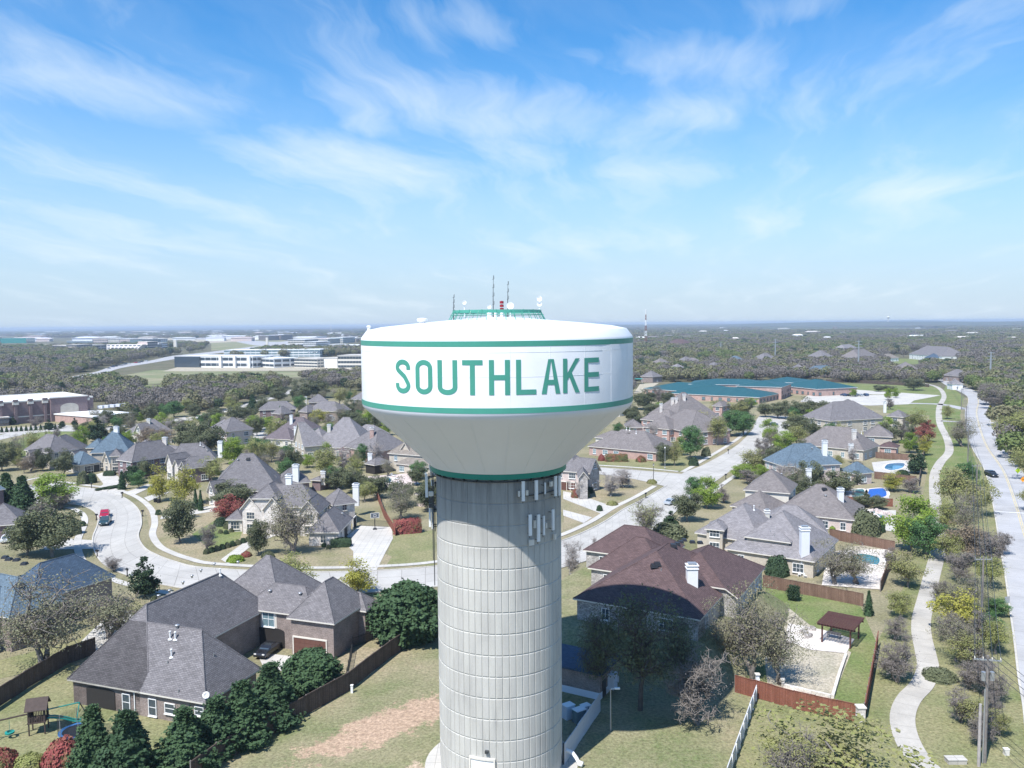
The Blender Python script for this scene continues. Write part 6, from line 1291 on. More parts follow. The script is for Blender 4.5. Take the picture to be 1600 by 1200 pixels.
fence([(1185, 1083), (1136, 1225)], 1.7, 'vinyl', 'pale gray panel fence at the bottom right of the tower shadow', 'panel', 'white', .14)
fence([(882, 1196), (938, 1112)], 2.3, 'vinyl', 'gray panel screen fence beside the foot of the tower', 'panel', 'dmetal', .12, pl=2.0)
fence([(1290, 597), (1330, 597), (1370, 600), (1440, 604), (1452, 605)], 2.0, 'wood', 'long dark fence behind the school meadow')
def pillar(px, py, h, w, label, mat='stone'):
    x, y = G(px, py); t = thing('stone_pillar', (x, y, 0), label, 'pillar'); m = MB(); m.box((0, 0, h/2), (w, w, h)); m.build('shaft', M[mat], t); m = MB(); m.box((0, 0, h+.06), (w+.2, w+.2, .14)); m.build('cap', M['cream'], t)
pillar(1344, 1138, 2.5, .8, 'stone pillar at the corner of the rust red fence'); pillar(1183, 1082, 2.3, .4, 'white post where the pale panel fence meets the rust red fence', 'white'); pillar(1223, 1074, 1.0, .35, 'short stone pillar on the low garden wall', 'stone')
def lowwall(pts, h, w, label):
    P = [G(*p) for p in pts]; L, R = ribbon_pts(P, w); m = MB()
    for i in range(len(P)-1): m.prism([R[i], R[i+1], L[i+1], L[i]], 0, h)
    m.build('garden_wall', M['stone'], label=label, cat='wall')
lowwall([(1225, 1075), (1262, 1084), (1298, 1092)], .55, .35, 'low stone garden wall just behind the rust red fence'); lowwall([(1301, 1092), (1312, 1055), (1322, 1026)], .55, .35, 'low stone retaining wall running up to the pergola patio')
# ------------------------------------------------------------------ pergola
x0, y0 = G(1280, 1005); x1, y1 = G(1331, 1016); ang = atan2(y1-y0, x1-x0); Lp = hypot(x1-x0, y1-y0)
t = thing('pergola', (x0, y0, 0), 'dark red brown pergola with slatted roof on the stone patio', 'pergola', rz=ang); M['pergola'] = flat('red_brown_stain', (.085, .035, .03), .7, noise=.2)
Dp = 5.2; Hp = 2.6
for (a, b) in ((.3, .3), (Lp-.3, .3), (Lp-.3, Dp-.3), (.3, Dp-.3)): m = MB(); m.box((a, b, Hp/2), (.2, .2, Hp)); m.build('post', M['pergola'], t)
for b in (.3, Dp-.3): m = MB(); m.box((Lp/2, b, Hp+.1), (Lp+.7, .12, .24)); m.build('beam', M['pergola'], t)
sm1 = MB(); sm1.box((0, Dp/2, Hp+.32), (.09, Dp+.8, .2)); sm1 = sm1.mesh('rafter', M['pergola']); nr_ = 12
for i in range(nr_+1): link('rafter', sm1, t, loc=(-.2+(Lp+.4)*i/nr_, 0, 0))
sm2 = MB(); sm2.box((Lp/2, 0, Hp+.46), (Lp+.7, .17, .05)); sm2 = sm2.mesh('slat', M['pergola'])
for i in range(18): link('slat', sm2, t, loc=(0, -.3+(Dp+.6)*i/17, 0))
def sit(name, loc, label, cat, parts, rz=0, grp=None):
    t = thing(name, loc, label, cat, grp, rz)
    for nm, mat, boxes in parts:
        m = MB(); [m.box(c, d) for c, d in boxes]; m.build(nm, M[mat], t)
    return t
x, y = G(1303, 998)
sit('patio_table', (x, y, .1), 'dark table in the slatted shade under the pergola', 'table', [('tabletop', 'pole', [((0, 0, .74), (1.8, 1.0, .06))])]+[('leg', 'pole', [((sx*.8, sy*.4, .36), (.08, .08, .72))]) for sx in (-1, 1) for sy in (-1, 1)], ang)
for i, (px_, py_) in enumerate(((1256, 990), (1266, 984), (1262, 996))):
    x, y = G(px_, py_); m = MB()
    rng_ = random.Random(i)
    for k in range(7): m.box((rng_.uniform(-.6, .6), rng_.uniform(-.5, .5), .2), (rng_.uniform(.4, .9), rng_.uniform(.3, .8), rng_.uniform(.3, .7)), rng_.random()*3, taper=.6)
    m.build('boulder', M['graystone'], loc=(x, y, 0), label=('left', 'rear', 'right')[i]+' one of the gray boulders left of the pergola', cat='rock', group='boulders by the pergola')
for i, (px_, py_) in enumerate(((1376, 803), (1384, 805), (1390, 809), (1370, 800))):
    x, y = G(px_, py_); m = MB(); rng_ = random.Random(40+i)
    for k in range(6): m.box((rng_.uniform(-1, 1), rng_.uniform(-.6, .6), .3), (rng_.uniform(.6, 1.4), rng_.uniform(.5, 1.1), rng_.uniform(.5, 1.1)), rng_.random()*3, taper=.6)
    m.build('boulder', M['pinkbrick'], loc=(x, y, 0), label=('second', 'third', 'rightmost', 'leftmost')[i]+' boulder of the tan rock waterfall by the teal pool', cat='rock', group='waterfall rocks')
# ------------------------------------------------------------------ play set and trampoline
x, y = G(61, 1144); M['tealp'] = flat('teal_plastic', (.02, .26, .22), .4, noise=.05); M['playwood'] = flat('dark_play_timber', (.07, .05, .042), .8, noise=.2); M['bluep'] = flat('blue_vinyl', (.05, .16, .36), .5, noise=.05)
t = thing('play_set', (x, y, 0), 'dark wooden play tower with swing beam and teal slide on the lawn', 'play set', rz=.3)
for sx in (-1, 1):
    for sy in (-1, 1): m = MB(); m.box((sx*.8, sy*.8, 1.6), (.13, .13, 3.2)); m.build('post', M['playwood'], t)
m = MB(); m.box((0, 0, 1.5), (1.9, 1.9, .12)); m.build('deck', M['playwood'], t)
for s in (-1, 1): m = MB(); m.face([(-1.15, -1.15 if s < 0 else 1.15, 3.0), (1.15, -1.15 if s < 0 else 1.15, 3.0), (1.15, 0, 4.1), (-1.15, 0, 4.1)]); m.face([(-1.15, -1.15 if s < 0 else 1.15, 2.94), (-1.15, 0, 4.04), (1.15, 0, 4.04), (1.15, -1.15 if s < 0 else 1.15, 2.94)]); m.build('roof', M['playwood'], t)
m = MB(); [m.box((-.85+.17*k, sy*.85, 1.95), (.1, .04, .8)) for k in range(11) for sy in (-1, 1)]; m.build('railing', M['playwood'], t)
m = MB(); [m.box((sx*.88, .0, 2.1), (.05, 1.6, .9)) for sx in (-1,)]; m.build('side_wall', M['playwood'], t)
m = MB(); m.tube([(-1, 0, 2.3), (-4.6, -1.0, 2.3)], .09, 6); m.build('swing_beam', M['playwood'], t)
for s in (-1, 1): m = MB(); m.tube([(-4.6, -1.0, 2.3), (-4.9, -1.0+s*1.1, 0)], .07, 6); m.build('leg', M['playwood'], t)
m = MB(); m.tube([(-4.83, -1.8, .7), (-4.83, -.2, .7)], .05, 5); m.build('brace', M['playwood'], t)
m = MB(); m.tube([(-2.8, -.5, 2.3), (-2.8, -.5, .8)], .02, 4); m.lathe([(.28, 0), (.48, 0), (.5, .2), (.28, .22), (.28, 0)], (-2.8, -.5, .55), 16); m.build('tyre_swing', M['tealp'], t)
m = MB()
pts = [(1.0, 0, 1.55), (1.6, .1, 1.45), (2.6, .4, 1.0), (3.6, .6, .45), (4.2, .7, .35)]
for a, b in zip(pts[:-1], pts[1:]):
    m.face([(a[0], a[1]-.3, a[2]), (b[0], b[1]-.3, b[2]), (b[0], b[1]+.3, b[2]), (a[0], a[1]+.3, a[2])])
    for s in (-1, 1): m.tube([(a[0], a[1]+.3*s, a[2]+.12), (b[0], b[1]+.3*s, b[2]+.12)], .09, 5)
m.build('slide', M['tealp'], t)
m = MB(); m.tube([(.9, .3, 2.4), (4.0, 1.4, 2.3)], .07, 6); m.build('monkey_bar_beam', M['tealp'], t)
for s in (-1, 1): m = MB(); m.tube([(4.0, 1.4, 2.3), (4.2+s*.5, 1.4+s*.9, 0)], .06, 6); m.build('leg', M['tealp' if s < 0 else 'playwood'], t)
x, y = G(122, 1152); t = thing('trampoline', (x, y, 0), 'round trampoline with blue pad and gray safety net half behind a conifer', 'trampoline')
m = MB(); m.lathe([(1.7, .8), (.01, .8)], n=28); m.build('mat', M['black'], t); m = MB(); m.lathe([(2.0, .83), (1.6, .84), (1.6, .8), (2.0, .8), (2.0, .83)], n=28); m.build('pad', M['bluep'], t)
for k in range(6): a = k*pi/3; m = MB(); m.tube([(2*cos(a), 2*sin(a), 0), (2*cos(a), 2*sin(a), 2.6)], .035, 6); m.build('net_pole', M['metal'], t)
m = MB()
for k in range(72): a = k*2*pi/72; m.box((1.98*cos(a), 1.98*sin(a), 1.7), (.012, .012, 1.7), a)
for z in [1.0+.14*k for k in range(12)]: m.lathe([(1.97, z), (1.99, z+.012)], n=28)
m.build('safety_net', M['dmetal'], t, kind='stuff')
# dish on the foreground roof corner
def satdish(x, y, z, r, label):
    t = thing('satellite_dish', (x, y, z), label, 'satellite dish'); m = MB()
    m.lathe([(.01, 0), (r*.6, .07), (r, .2), (r*.62, .1), (.01, .03)], n=18); o = m.build('reflector', M['white'], t, smooth=True, loc=(0, 0, .6)); o.rotation_euler = (radians(60), 0, .5)
    m = MB(); m.tube([(0, .1, 0), (0, .05, .6)], .03, 6); m.tube([(0, 0, .55), (.05, -.5, .75)], .02, 5); m.build('arm', M['metal'], t)
satdish(oA[0]+20.4*eA[0]+.4*.333, oA[1]+20.4*eA[1]+.4, 3.3, .42, 'white satellite dish on the right front corner of the large gray roof')
# ------------------------------------------------------------------ pump house etc at the foot of the tower
a = G(884, 1082); b = G(935, 1094); e = (b[0]-a[0], b[1]-a[1]); L = hypot(*e); e1 = (e[0]/L, e[1]/L); o = (a[0]-e1[0]*4, a[1]-e1[1]*4)
t = thing('pump_house', (*o, 0), 'low flat roofed brown pump house in the shade beside the tower shaft', 'shed', rz=atan2(e1[1], e1[0])); Lh = L+4.2
m = MB(); m.box((Lh/2, 3, 1.6), (Lh, 6, 3.2)); m.build('wall', M['brick'], t); m = MB(); m.box((Lh/2, 3, .45), (Lh+.08, 6.08, .9)); m.build('plinth', M['tankgray'], t)
m = MB(); m.box((Lh/2, 3, 3.3), (Lh+.7, 6.7, .22)); m.build('roof', M['roof_navy'], t); m = MB(); m.box((Lh+.06, 1.2, 1.1), (.1, 1.0, 2.1)); m.build('door', M['dmetal'], t)
m = MB(); m.box((Lh+.45, 2.9, 1.5), (.8, 1.3, 1.9)); [m.box((Lh+.87, 2.9, .8+.2*k), (.05, 1.1, .06)) for k in range(7)]; m.build('air_conditioner', M['tankgray'], t)
def cabinet(px, py, d, label, mat='tankgray'):
    x, y = G(px, py); t = thing('equipment_cabinet', (x, y, 0), label, 'cabinet', rz=.6); m = MB(); m.box((0, 0, d[2]/2), d); m.build('body', M[mat], t); m = MB(); m.box((0, 0, d[2]+.04), (d[0]+.12, d[1]+.12, .08)); m.build('lid', M['white'], t)
    m = MB(); m.box((0, -d[1]/2-.02, d[2]/2), (d[0]*.85, .04, d[2]*.8)); m.build('door', M[mat], t)
cabinet(888, 1122, (1.2, 1.0, 1.6), 'equipment cabinet closest to the shaft inside the gray screen fence'); cabinet(905, 1128, (1.3, 1.0, 1.5), 'larger pale equipment cabinet inside the gray screen fence', 'blueglass'); cabinet(915, 1120, (1.0, .8, 1.4), 'blue gray equipment cabinet nearest the pump house', 'tankgray')
def lamp(px, py, ty, label, arm=.5, mat='metal', style=0):
    x, y = G(px, py); h = height_at(px, py, ty); t = thing('street_lamp', (x, y, 0), label, 'lamp post'); m = MB(); m.tube([(0, 0, 0), (0, 0, h*.5), (0, 0, h)], [.1, .08, .06], 8); m.build('pole', M[mat], t)
    if style == 0: m = MB(); m.tube([(0, 0, h-.05), (arm, 0, h+.05)], .04, 6); m.box((arm+.25, 0, h+.04), (.6, .3, .16)); m.build('lamp_head', M['white'], t)
    else:
        m = MB(); m.lathe([(.12, 0), (.25, .45), (.1, .5)], (0, 0, h-.35), 8); m.build('lantern', M['cream'], t); m = MB(); m.lathe([(.3, 0), (.02, .3)], (0, 0, h+.12), 8); m.lathe([(.16, 0), (.16, .6), (.1, .7)], (0, 0, 0), 8); m.build('lantern_cap', M[mat], t)
lamp(954, 1142, 1076, 'tall gray lamp post standing in the tower shadow'); lamp(1021, 754, 726, 'black post lamp on the street corner bed', mat='black', style=1); lamp(1039, 733, 700, 'slender lamp post before the red brick house', mat='metal', style=1)
for i, a in enumerate(((38, 710, 678), (72, 704, 672))): lamp(*a, ('left' if i == 0 else 'right')+' thin lamp post on the far left meadow', mat='dmetal')
x, y = G(548, 1082); x, y = G(550, 1083); t = thing('marker_post', (x, y, 0), 'small white capped marker post on the rough slope', 'post'); m = MB(); m.box((0, 0, .5), (.28, .28, 1.0)); m.build('post', M['white'], t); m = MB(); m.box((0, 0, 1.03), (.36, .36, .08)); m.build('cap', M['white'], t)
x, y = G(890, 1192); m = MB(); pts = [(0, 0, 1.2), (.3, -.2, 1.35), (.9, -.6, 1.25), (1.3, -.9, .8), (1.5, -1.1, .4), (1.9, -1.3, .35)]; m.tube(pts, .2, 12); m.tube([(0, 0, 1.2), (-.1, .05, .0)], .22, 12); m.tube([pts[-2], pts[-1]], .28, 12)
t = thing('overflow_pipe', (x-.6, y+.3, 0), 'white bent overflow pipe at the right foot of the tower', 'pipe'); m.build('pipe', M['white'], t, smooth=True)
# ------------------------------------------------------------------ basketball hoop, mailboxes, bins, signs
x, y = G(586, 828); t = thing('basketball_hoop', (x, y, 0), 'portable basketball hoop at the top of the pale driveway', 'basketball hoop', rz=.2)
m = MB(); m.box((0, .2, .2), (1.1, 1.3, .4), taper=.5); m.build('base', M['black'], t); m = MB(); m.tube([(0, .2, .3), (0, 0, 2.2), (0, -.5, 3.2)], .09, 6); m.build('pole', M['black'], t)
m = MB(); m.box((0, -.6, 3.45), (1.8, .05, 1.1)); m.build('backboard', M['glass'], t); m = MB()
for c, d in (((0, -.63, 4.0), (1.9, .04, .07)), ((0, -.63, 2.9), (1.9, .04, .07)), ((-.92, -.63, 3.45), (.07, .04, 1.1)), ((.92, -.63, 3.45), (.07, .04, 1.1)), ((0, -.64, 3.2), (.6, .03, .05)), ((0, -.64, 3.65), (.6, .03, .05)), ((-.3, -.64, 3.42), (.05, .03, .45)), ((.3, -.64, 3.42), (.05, .03, .45))): m.box(c, d)
m.build('board_frame', M['white'], t); m = MB(); m.lathe([(.23, 0), (.25, .02)], (0, -.95, 3.1), 14); m.build('rim', M['redwood'], t)
mbx = MB(); mbx.box((0, 0, 1.18), (.24, .55, .26)); mbx.tube([(0, -.26, 1.3), (0, .27, 1.3)], .12, 8); mbx = mbx.mesh('box', M['black']); mbp = MB(); mbp.box((0, 0, .55), (.13, .13, 1.1)); mbp.box((0, 0, .1), (.3, .3, .2)); mbp = mbp.mesh('post', M['black'])
for i, (px_, py_) in enumerate(((151, 813), (152, 871), (223, 807), (191, 778), (143, 763), (1009, 779), (1138, 709), (1134, 749), (199, 901))):
    x, y = G(px_, py_); t = thing('mailbox', (x, y, 0), ('black mailbox opposite the red pickup', 'black mailbox on the near kerb above the navy roof', 'black mailbox in the middle of the curved inner verge', 'black mailbox near the yellow green trees', 'black mailbox at the front walk of the blue roofed house', 'black mailbox on the corner verge right of the shaft', 'black mailbox by the round lawn shrub along the straight street', 'black mailbox on the right kerb of the straight street', 'black mailbox before the near kerb magnolia')[i], 'mailbox', 'kerbside mailboxes', rz=random.uniform(0, 3)); link('box', mbx, t); link('post', mbp, t); t.scale = (1.15,)*3
for i, (px_, py_) in enumerate(((243, 785), (248, 786))):
    x, y = G(px_, py_); t = thing('wheelie_bin', (x, y, 0), ('left' if i == 0 else 'right')+' black bin at the end of the tan driveway', 'bin'); m = MB(); m.box((0, 0, .5), (.6, .7, 1.0), taper=1.15); m.build('body', M['black'], t); m = MB(); m.box((0, 0, 1.03), (.74, .85, .08)); m.build('lid', M['dmetal'], t)
M['fluo'] = flat('fluorescent_yellow_green', (.62, .85, .04), .5, noise=.02); M['orange'] = flat('orange_sign', (.85, .33, .02), .5, noise=.02); M['yellow'] = flat('yellow_sign', (.85, .62, .03), .5, noise=.02)
def road_sign(px, py, ty, s, mat, label, shape='diamond', marks=()):
    x, y = G(px, py); h = height_at(px, py, ty); t = thing('road_sign', (x, y, 0), label, 'road sign', rz=.15); m = MB(); m.box((0, 0, h/2), (.07, .05, h)); m.build('post', M['metal'], t); m = MB(); z = h-s*.6
    q = [(-s*.7, z), (0, z-s*.7), (s*.7, z), (0, z+s*.7)] if shape == 'diamond' else [(-s/2, z-s*.6), (s/2, z-s*.6), (s/2, z+s*.6), (-s/2, z+s*.6)]
    m.face([(a, -.05, b) for a, b in q]); m.face([(a, -.03, b) for a, b in q][::-1]); m.build('plate', M[mat], t); m = MB()
    for c, d in marks: m.box((c[0]*s, -.06, z+c[1]*s), (d[0]*s, .012, d[1]*s))
    if marks: m.build('symbol', M['black'], t)
road_sign(1590, 744, 731, 1.3, 'fluo', 'fluorescent yellow green warning sign at the right edge', marks=(((0, .12), (.12, .12)), ((0, -.08), (.14, .26)), ((-.08, -.26), (.06, .2)), ((.1, -.26), (.06, .2)))); road_sign(1598, 756, 745, 1.2, 'orange', 'orange warning sign below the fluorescent one at the right edge', marks=(((0, 0), (.5, .1)),))
road_sign(1548, 640, 633, 1.1, 'yellow', 'small yellow sign under the domed purple gray tree', marks=(((0, 0), (.1, .5)),)); road_sign(1573, 952, 932, .9, 'metal', 'plain backed sign beside the roadside brush', 'rect')
x, y = G(1572, 648); t = thing('yard_ornament', (x, y, 0), 'white yard post figure on the far green lawn', 'ornament'); m = MB(); m.lathe([(.3, 0), (.12, .4), (.1, 1.2), (.28, 1.7), (.1, 2.1), (.02, 2.2)], n=10); m.build('body', M['white'], t)
x, y = G(1493, 1192); t = thing('utility_box', (x, y, 0), 'low gray concrete utility vault at the bottom by the trail', 'utility box'); m = MB(); m.box((0, 0, .25), (1.9, .9, .5)); m.build('body', M['trail'], t); m = MB(); m.box((0, 0, .53), (2.0, 1.0, .07)); m.build('lid', M['walk'], t)
x, y = G(1572, 1180); t = thing('utility_box', (x, y, 0), 'pale utility pedestal beside the road at the bottom', 'utility box'); m = MB(); m.box((0, 0, .35), (.5, .4, .7)); m.build('body', M['cream'], t); m = MB(); m.box((0, 0, .72), (.56, .46, .05)); m.build('lid', M['white'], t)
# white garden chairs by the fence
for i, (px_, py_) in enumerate(((1240, 898), (1249, 901), (1258, 903))):
    x, y = G(px_, py_); m4 = [('seat', 'white', [((0, 0, .42), (.5, .5, .05))]), ('backrest', 'white', [((0, .24, .7), (.5, .05, .5))])]+[('leg', 'white', [((sx*.22, sy*.22, .2), (.05, .05, .4))]) for sx in (-1, 1) for sy in (-1, 1)]
    sit('garden_chair', (x, y, 0), ('leftmost', 'middle', 'rightmost')[i]+' white garden chair beside the large round shrub', 'chair', m4, random.uniform(0, 3), 'white garden chairs')
for i, (px_, py_) in enumerate(((620, 750), (625, 757), (615, 745))):
    x, y = G(px_, py_); sit('lounge_chair', (x, y, .1), ('upper', 'right', 'left')[i]+' white lounger beside the tiny blue pool', 'chair', [('seat', 'white', [((0, 0, .35), (.65, 1.3, .08))]), ('backrest', 'white', [((0, .85, .6), (.65, .08, .7))])], random.uniform(0, 3), 'patio loungers')
x, y = G(1385, 887)
sit('patio_umbrella', (x, y, 0), 'furled deep blue patio umbrella at the end of the dark pool', 'umbrella', [('pole', 'metal', [((0, 0, 1.3), (.06, .06, 2.6))]), ('canopy', 'bluep', [((0, 0, 1.9), (.3, .3, 1.3))]), ('base', 'black', [((0, 0, .06), (.6, .6, .12))])])
# ------------------------------------------------------------------ vehicles
CARM = {}
def car_mesh(kind, paint):
    k = (kind, paint)
    if k in CARM: return CARM[k]
    L, Wd = {'sedan': (4.7, 1.85), 'suv': (4.9, 1.95), 'pickup': (5.7, 2.0)}[kind]
    pr = {'sedan': [(-.5, .35), (-.5, .78), (-.46, .86), (-.33, .92), (-.22, 1.38), (-.05, 1.46), (.10, 1.42), (.25, .98), (.44, .84), (.5, .62), (.5, .35)],
          'suv': [(-.5, .4), (-.5, 1.0), (-.475, 1.12), (-.44, 1.62), (-.2, 1.76), (.06, 1.72), (.22, 1.12), (.44, 1.0), (.5, .8), (.5, .4)],
          'pickup': [(-.5, .5), (-.5, 1.05), (-.16, 1.07), (-.13, 1.72), (.03, 1.82), (.12, 1.76), (.24, 1.14), (.46, 1.04), (.5, .85), (.5, .5)]}[kind]
    belt = {'sedan': .93, 'suv': 1.12, 'pickup': 1.12}[kind]; m = MB(); rows = []
    for s in (-1, -.92, .92, 1):
        r = []
        for a, z in pr:
            ins = .10*max(0, (z-belt))/.5 if abs(s) <= 1 else 0; zz_ = z if abs(s) < .95 else z-.05 if z > .6 else z+.03
            r.append((s*(Wd/2-ins), a*L*(1 if abs(s) < .95 else .985), zz_))
        rows.append(r)
    n = len(pr)
    for i in range(3):
        for j in range(n-1): m.face([rows[i][j], rows[i+1][j], rows[i+1][j+1], rows[i][j+1]][::-1])
    m.face(rows[0]); m.face(rows[3][::-1])
    body = m.mesh('body', M[paint]); g = MB(); roofz = max(z for a, z in pr)
    up = [(a, z) for a, z in pr if z > belt-.02]
    for s in (-1, 1):
        q = [(s*(Wd/2-.10*max(0, z-belt)/.5+.008), a*L*.93+.0, z-.09 if z > belt+.1 else z+.03) for a, z in up]; q = q if s > 0 else q[::-1]; g.face(q)
    for (a0, z0), (a1, z1) in zip(pr[:-1], pr[1:]):
        if abs(z1-z0) > .3 and min(z0, z1) > belt-.2:
            d = .012*(1 if a0+a1 > 0 else -1); q = [(-Wd/2+.22, a0*L+d, z0+(z1-z0)*.12+.01), (Wd/2-.22, a0*L+d, z0+(z1-z0)*.12+.01), (Wd/2-.26, a1*L+d-(a1-a0)*L*.1, z1-(z1-z0)*.1+.01), (-Wd/2+.26, a1*L+d-(a1-a0)*L*.1, z1-(z1-z0)*.1+.01)]
            g.face(q)
    w = MB(); w.tube([(-.11, 0, 0), (.11, 0, 0)], .34, 14); w.tube([(-.12, 0, 0), (.12, 0, 0)], .19, 8); w = w.mesh('wheel', M['black']); h = MB(); h.box((0, 0, 0), (.35, .06, .16)); CARM[k] = (body, g.mesh('windows', M['glass']), w, h.mesh('headlight', M['white']), L, Wd, pr); return CARM[k]
for nm, c in dict(car_red=(.45, .02, .06), car_black=(.02, .022, .028), car_silver=(.5, .53, .56), car_blue=(.04, .08, .18), car_white=(.75, .76, .77), car_gray=(.16, .18, .2), car_teal=(.03, .07, .085)).items(): M[nm] = flat(nm, c, .22, .3, .02, spec=.8)
HL = {}
def car(kind, paint, px, py, rz, label, group=None, loc=None, z=.1):
    body, gl, wh, hl, L, Wd, pr = car_mesh(kind, paint); x, y = loc or G(px, py); t = thing('pickup_truck' if kind == 'pickup' else 'car', (x, y, z), label, 'pickup' if kind == 'pickup' else 'car', group, rz)
    link('body', body, t); link('windows', gl, t); 
    for sx in (-1, 1):
        for sy in (-.31, .31): link('wheel', wh, t, loc=(sx*(Wd/2-.12), sy*L, .34))
        link('headlight', hl, t, loc=(sx*(Wd/2-.3), L/2+.0, .78)); 
    if kind == 'pickup':
        m = MB(); m.box((0, -.33*L, 1.085), (Wd-.3, L*.30, .02)); m.build('cargo_bed', M['black'], t)
    return t
car('pickup', 'car_red', 164, 808, -2.75, 'raspberry red vehicle parked just behind the dark pickup on the curve'); car('pickup', 'car_teal', 165, 819, -2.85, 'dark teal pickup parked on the curved street')
car('sedan', 'car_silver', 1049, 788, -.75, 'silver car parked beneath the live oak right of the shaft'); car('sedan', 'car_blue', 1207, 665, 1.1, 'lone blue gray car parked near the street end'); car('suv', 'car_black', 1549, 745, pi*.98, 'black sport utility vehicle driving on the pale road'); car('sedan', 'car_black', 1531, 623, 2.6, 'dark car on the far bend of the road'); car('sedan', 'car_gray', 1505, 606, 2.0, 'small gray car farthest up the road')
car('sedan', 'car_black', 0, 0, 2.9, 'black sedan nosing out of the brick carport', loc=G(419, 1022)); car('sedan', 'car_white', 12, 846, .3, 'white car in the driveway at the left edge')
for i, px_ in enumerate((1318, 1325, 1336, 1344, 1352)): car(('suv', 'sedan', 'suv', 'sedan', 'suv')[i], ('car_blue', 'car_black', 'car_gray', 'car_silver', 'car_blue')[i], px_, 619, .2, ('leftmost blue', 'black', 'gray', 'silver', 'rightmost blue')[i]+' car in the row parked at the school', 'cars at the school')
for i, (px_, py_) in enumerate(((176, 574), (181, 573), (196, 569.5), (201, 569), (212, 567.5), (217, 567), (221, 566), (170, 576), (228, 565))): car(('suv', 'sedan')[i % 2], ('car_blue', 'car_black', 'car_gray', 'car_white', 'car_red')[i % 5], px_, py_, 1.2, ('blue', 'black', 'gray', 'white', 'red')[i % 5]+' vehicle on the far highway, '+('fourth', 'fifth', 'sixth', 'seventh', 'eighth', 'ninth', 'tenth', 'first', 'last')[i]+' from the left', 'traffic on the far highway')
# ------------------------------------------------------------------ utility poles and lines
POLES = []
def pole(px, ty, h, label, arm=2.4, ang=.12, trans=False, py=None):
    lo, hi = ty+2, 2600                        # the foot is hidden: walk down until the pole is h metres tall
    if py is None:
        for _ in range(50):
            mid = (lo+hi)/2
            if height_at(px, mid, ty) < h: lo = mid
            else: hi = mid
        py = lo
    x, y = G(px, py); t = thing('utility_pole', (x, y, 0), label, 'utility pole'); m = MB(); m.tube([(0, 0, 0), (0, 0, h)], [.2, .13], 8); m.build('pole', M['pole'], t)
    m = MB(); m.box((0, .0, h-.5), (arm, .12, .14), ang); m.build('crossarm', M['metal'], t); tops = []
    for k in (-1, -.35, .35, 1):
        q = (cos(ang)*arm/2*k*.93, sin(ang)*arm/2*k*.93, h-.25); m = MB(); m.lathe([(.04, -.2), (.08, -.05), (.05, .0), (.08, .05), (.03, .12)], q, 8); m.build('insulator', M['cream'], t); tops.append((x+q[0], y+q[1], q[2]+.12))
    if trans:
        for k in (-1, 1): m = MB(); m.tube([(k*.45, -.1, h-2.6), (k*.45, -.1, h-1.7)], .22, 10); m.build('transformer', M['metal'], t)
        m = MB(); m.tube([(-.3, -.2, h-3.5), (-.3, -.2, .1)], .07, 6); m.build('conduit', M['metal'], t)
    POLES.append(tops); return t
pole(1538, 1033, 11.5, 'near utility pole with crossarm and twin transformers', 2.6, -.25, True, py=1192); pole(1533, 869, 11, 'second utility pole rising out of the roadside brush', 2.6, 0, py=None); pole(1525, 725, 10.5, 'third utility pole, its crossarm above the brush', 2.6, 0); pole(1512, 674, 11.5, 'utility pole beside the open gray oak', 1.6, 0, py=725); pole(1509, 640, 11, 'utility pole at the road bend', 1.6, py=676); pole(1502, 606, 11, 'farther utility pole near the top of the road', 1.6, py=640); pole(1483, 582, 10, 'farthest small utility pole at the head of the trail', 1.2, py=607)
x, y = G(1529, 1198); t = thing('utility_pole', (x, y, 0), 'short pale pole leaning beside the near utility pole', 'utility pole'); m = MB(); m.tube([(0, 0, 0), (.1, .2, 6.6)], [.17, .14], 8); m.build('pole', M['bark2'], t)
def wire(a, b, sag, label, i):
    m = MB(); n = 12; m.tube([(a[0]+(b[0]-a[0])*k/n, a[1]+(b[1]-a[1])*k/n, a[2]+(b[2]-a[2])*k/n-sag*4*(k/n)*(1-k/n)) for k in range(n+1)], .033, 4); m.build('power_line', M['dmetal'], label=label, cat='power line', group='overhead wires along the road')
for j, (A, Bp) in enumerate(zip(POLES[:-1], POLES[1:])):
    for i in range(4):
        wire(A[i], Bp[i], .9, '%s overhead wire of the span %s' % (('leftmost', 'second', 'third', 'rightmost')[i], ('between the near pole and the second pole', 'from the second pole to the third', 'from the third pole to the open oak', 'beside the open gray oak', 'at the road bend', 'at the head of the trail')[j]), i)
E0 = (POLES[0][0][0]+.5, -5, 10.5)
for i in range(4): wire(POLES[0][i], (POLES[0][i][0]+1.0, POLES[0][i][1]-70, 11.2), 1.5, '%s overhead wire running off the bottom edge from the near pole' % ('leftmost', 'second', 'third', 'rightmost')[i], i)
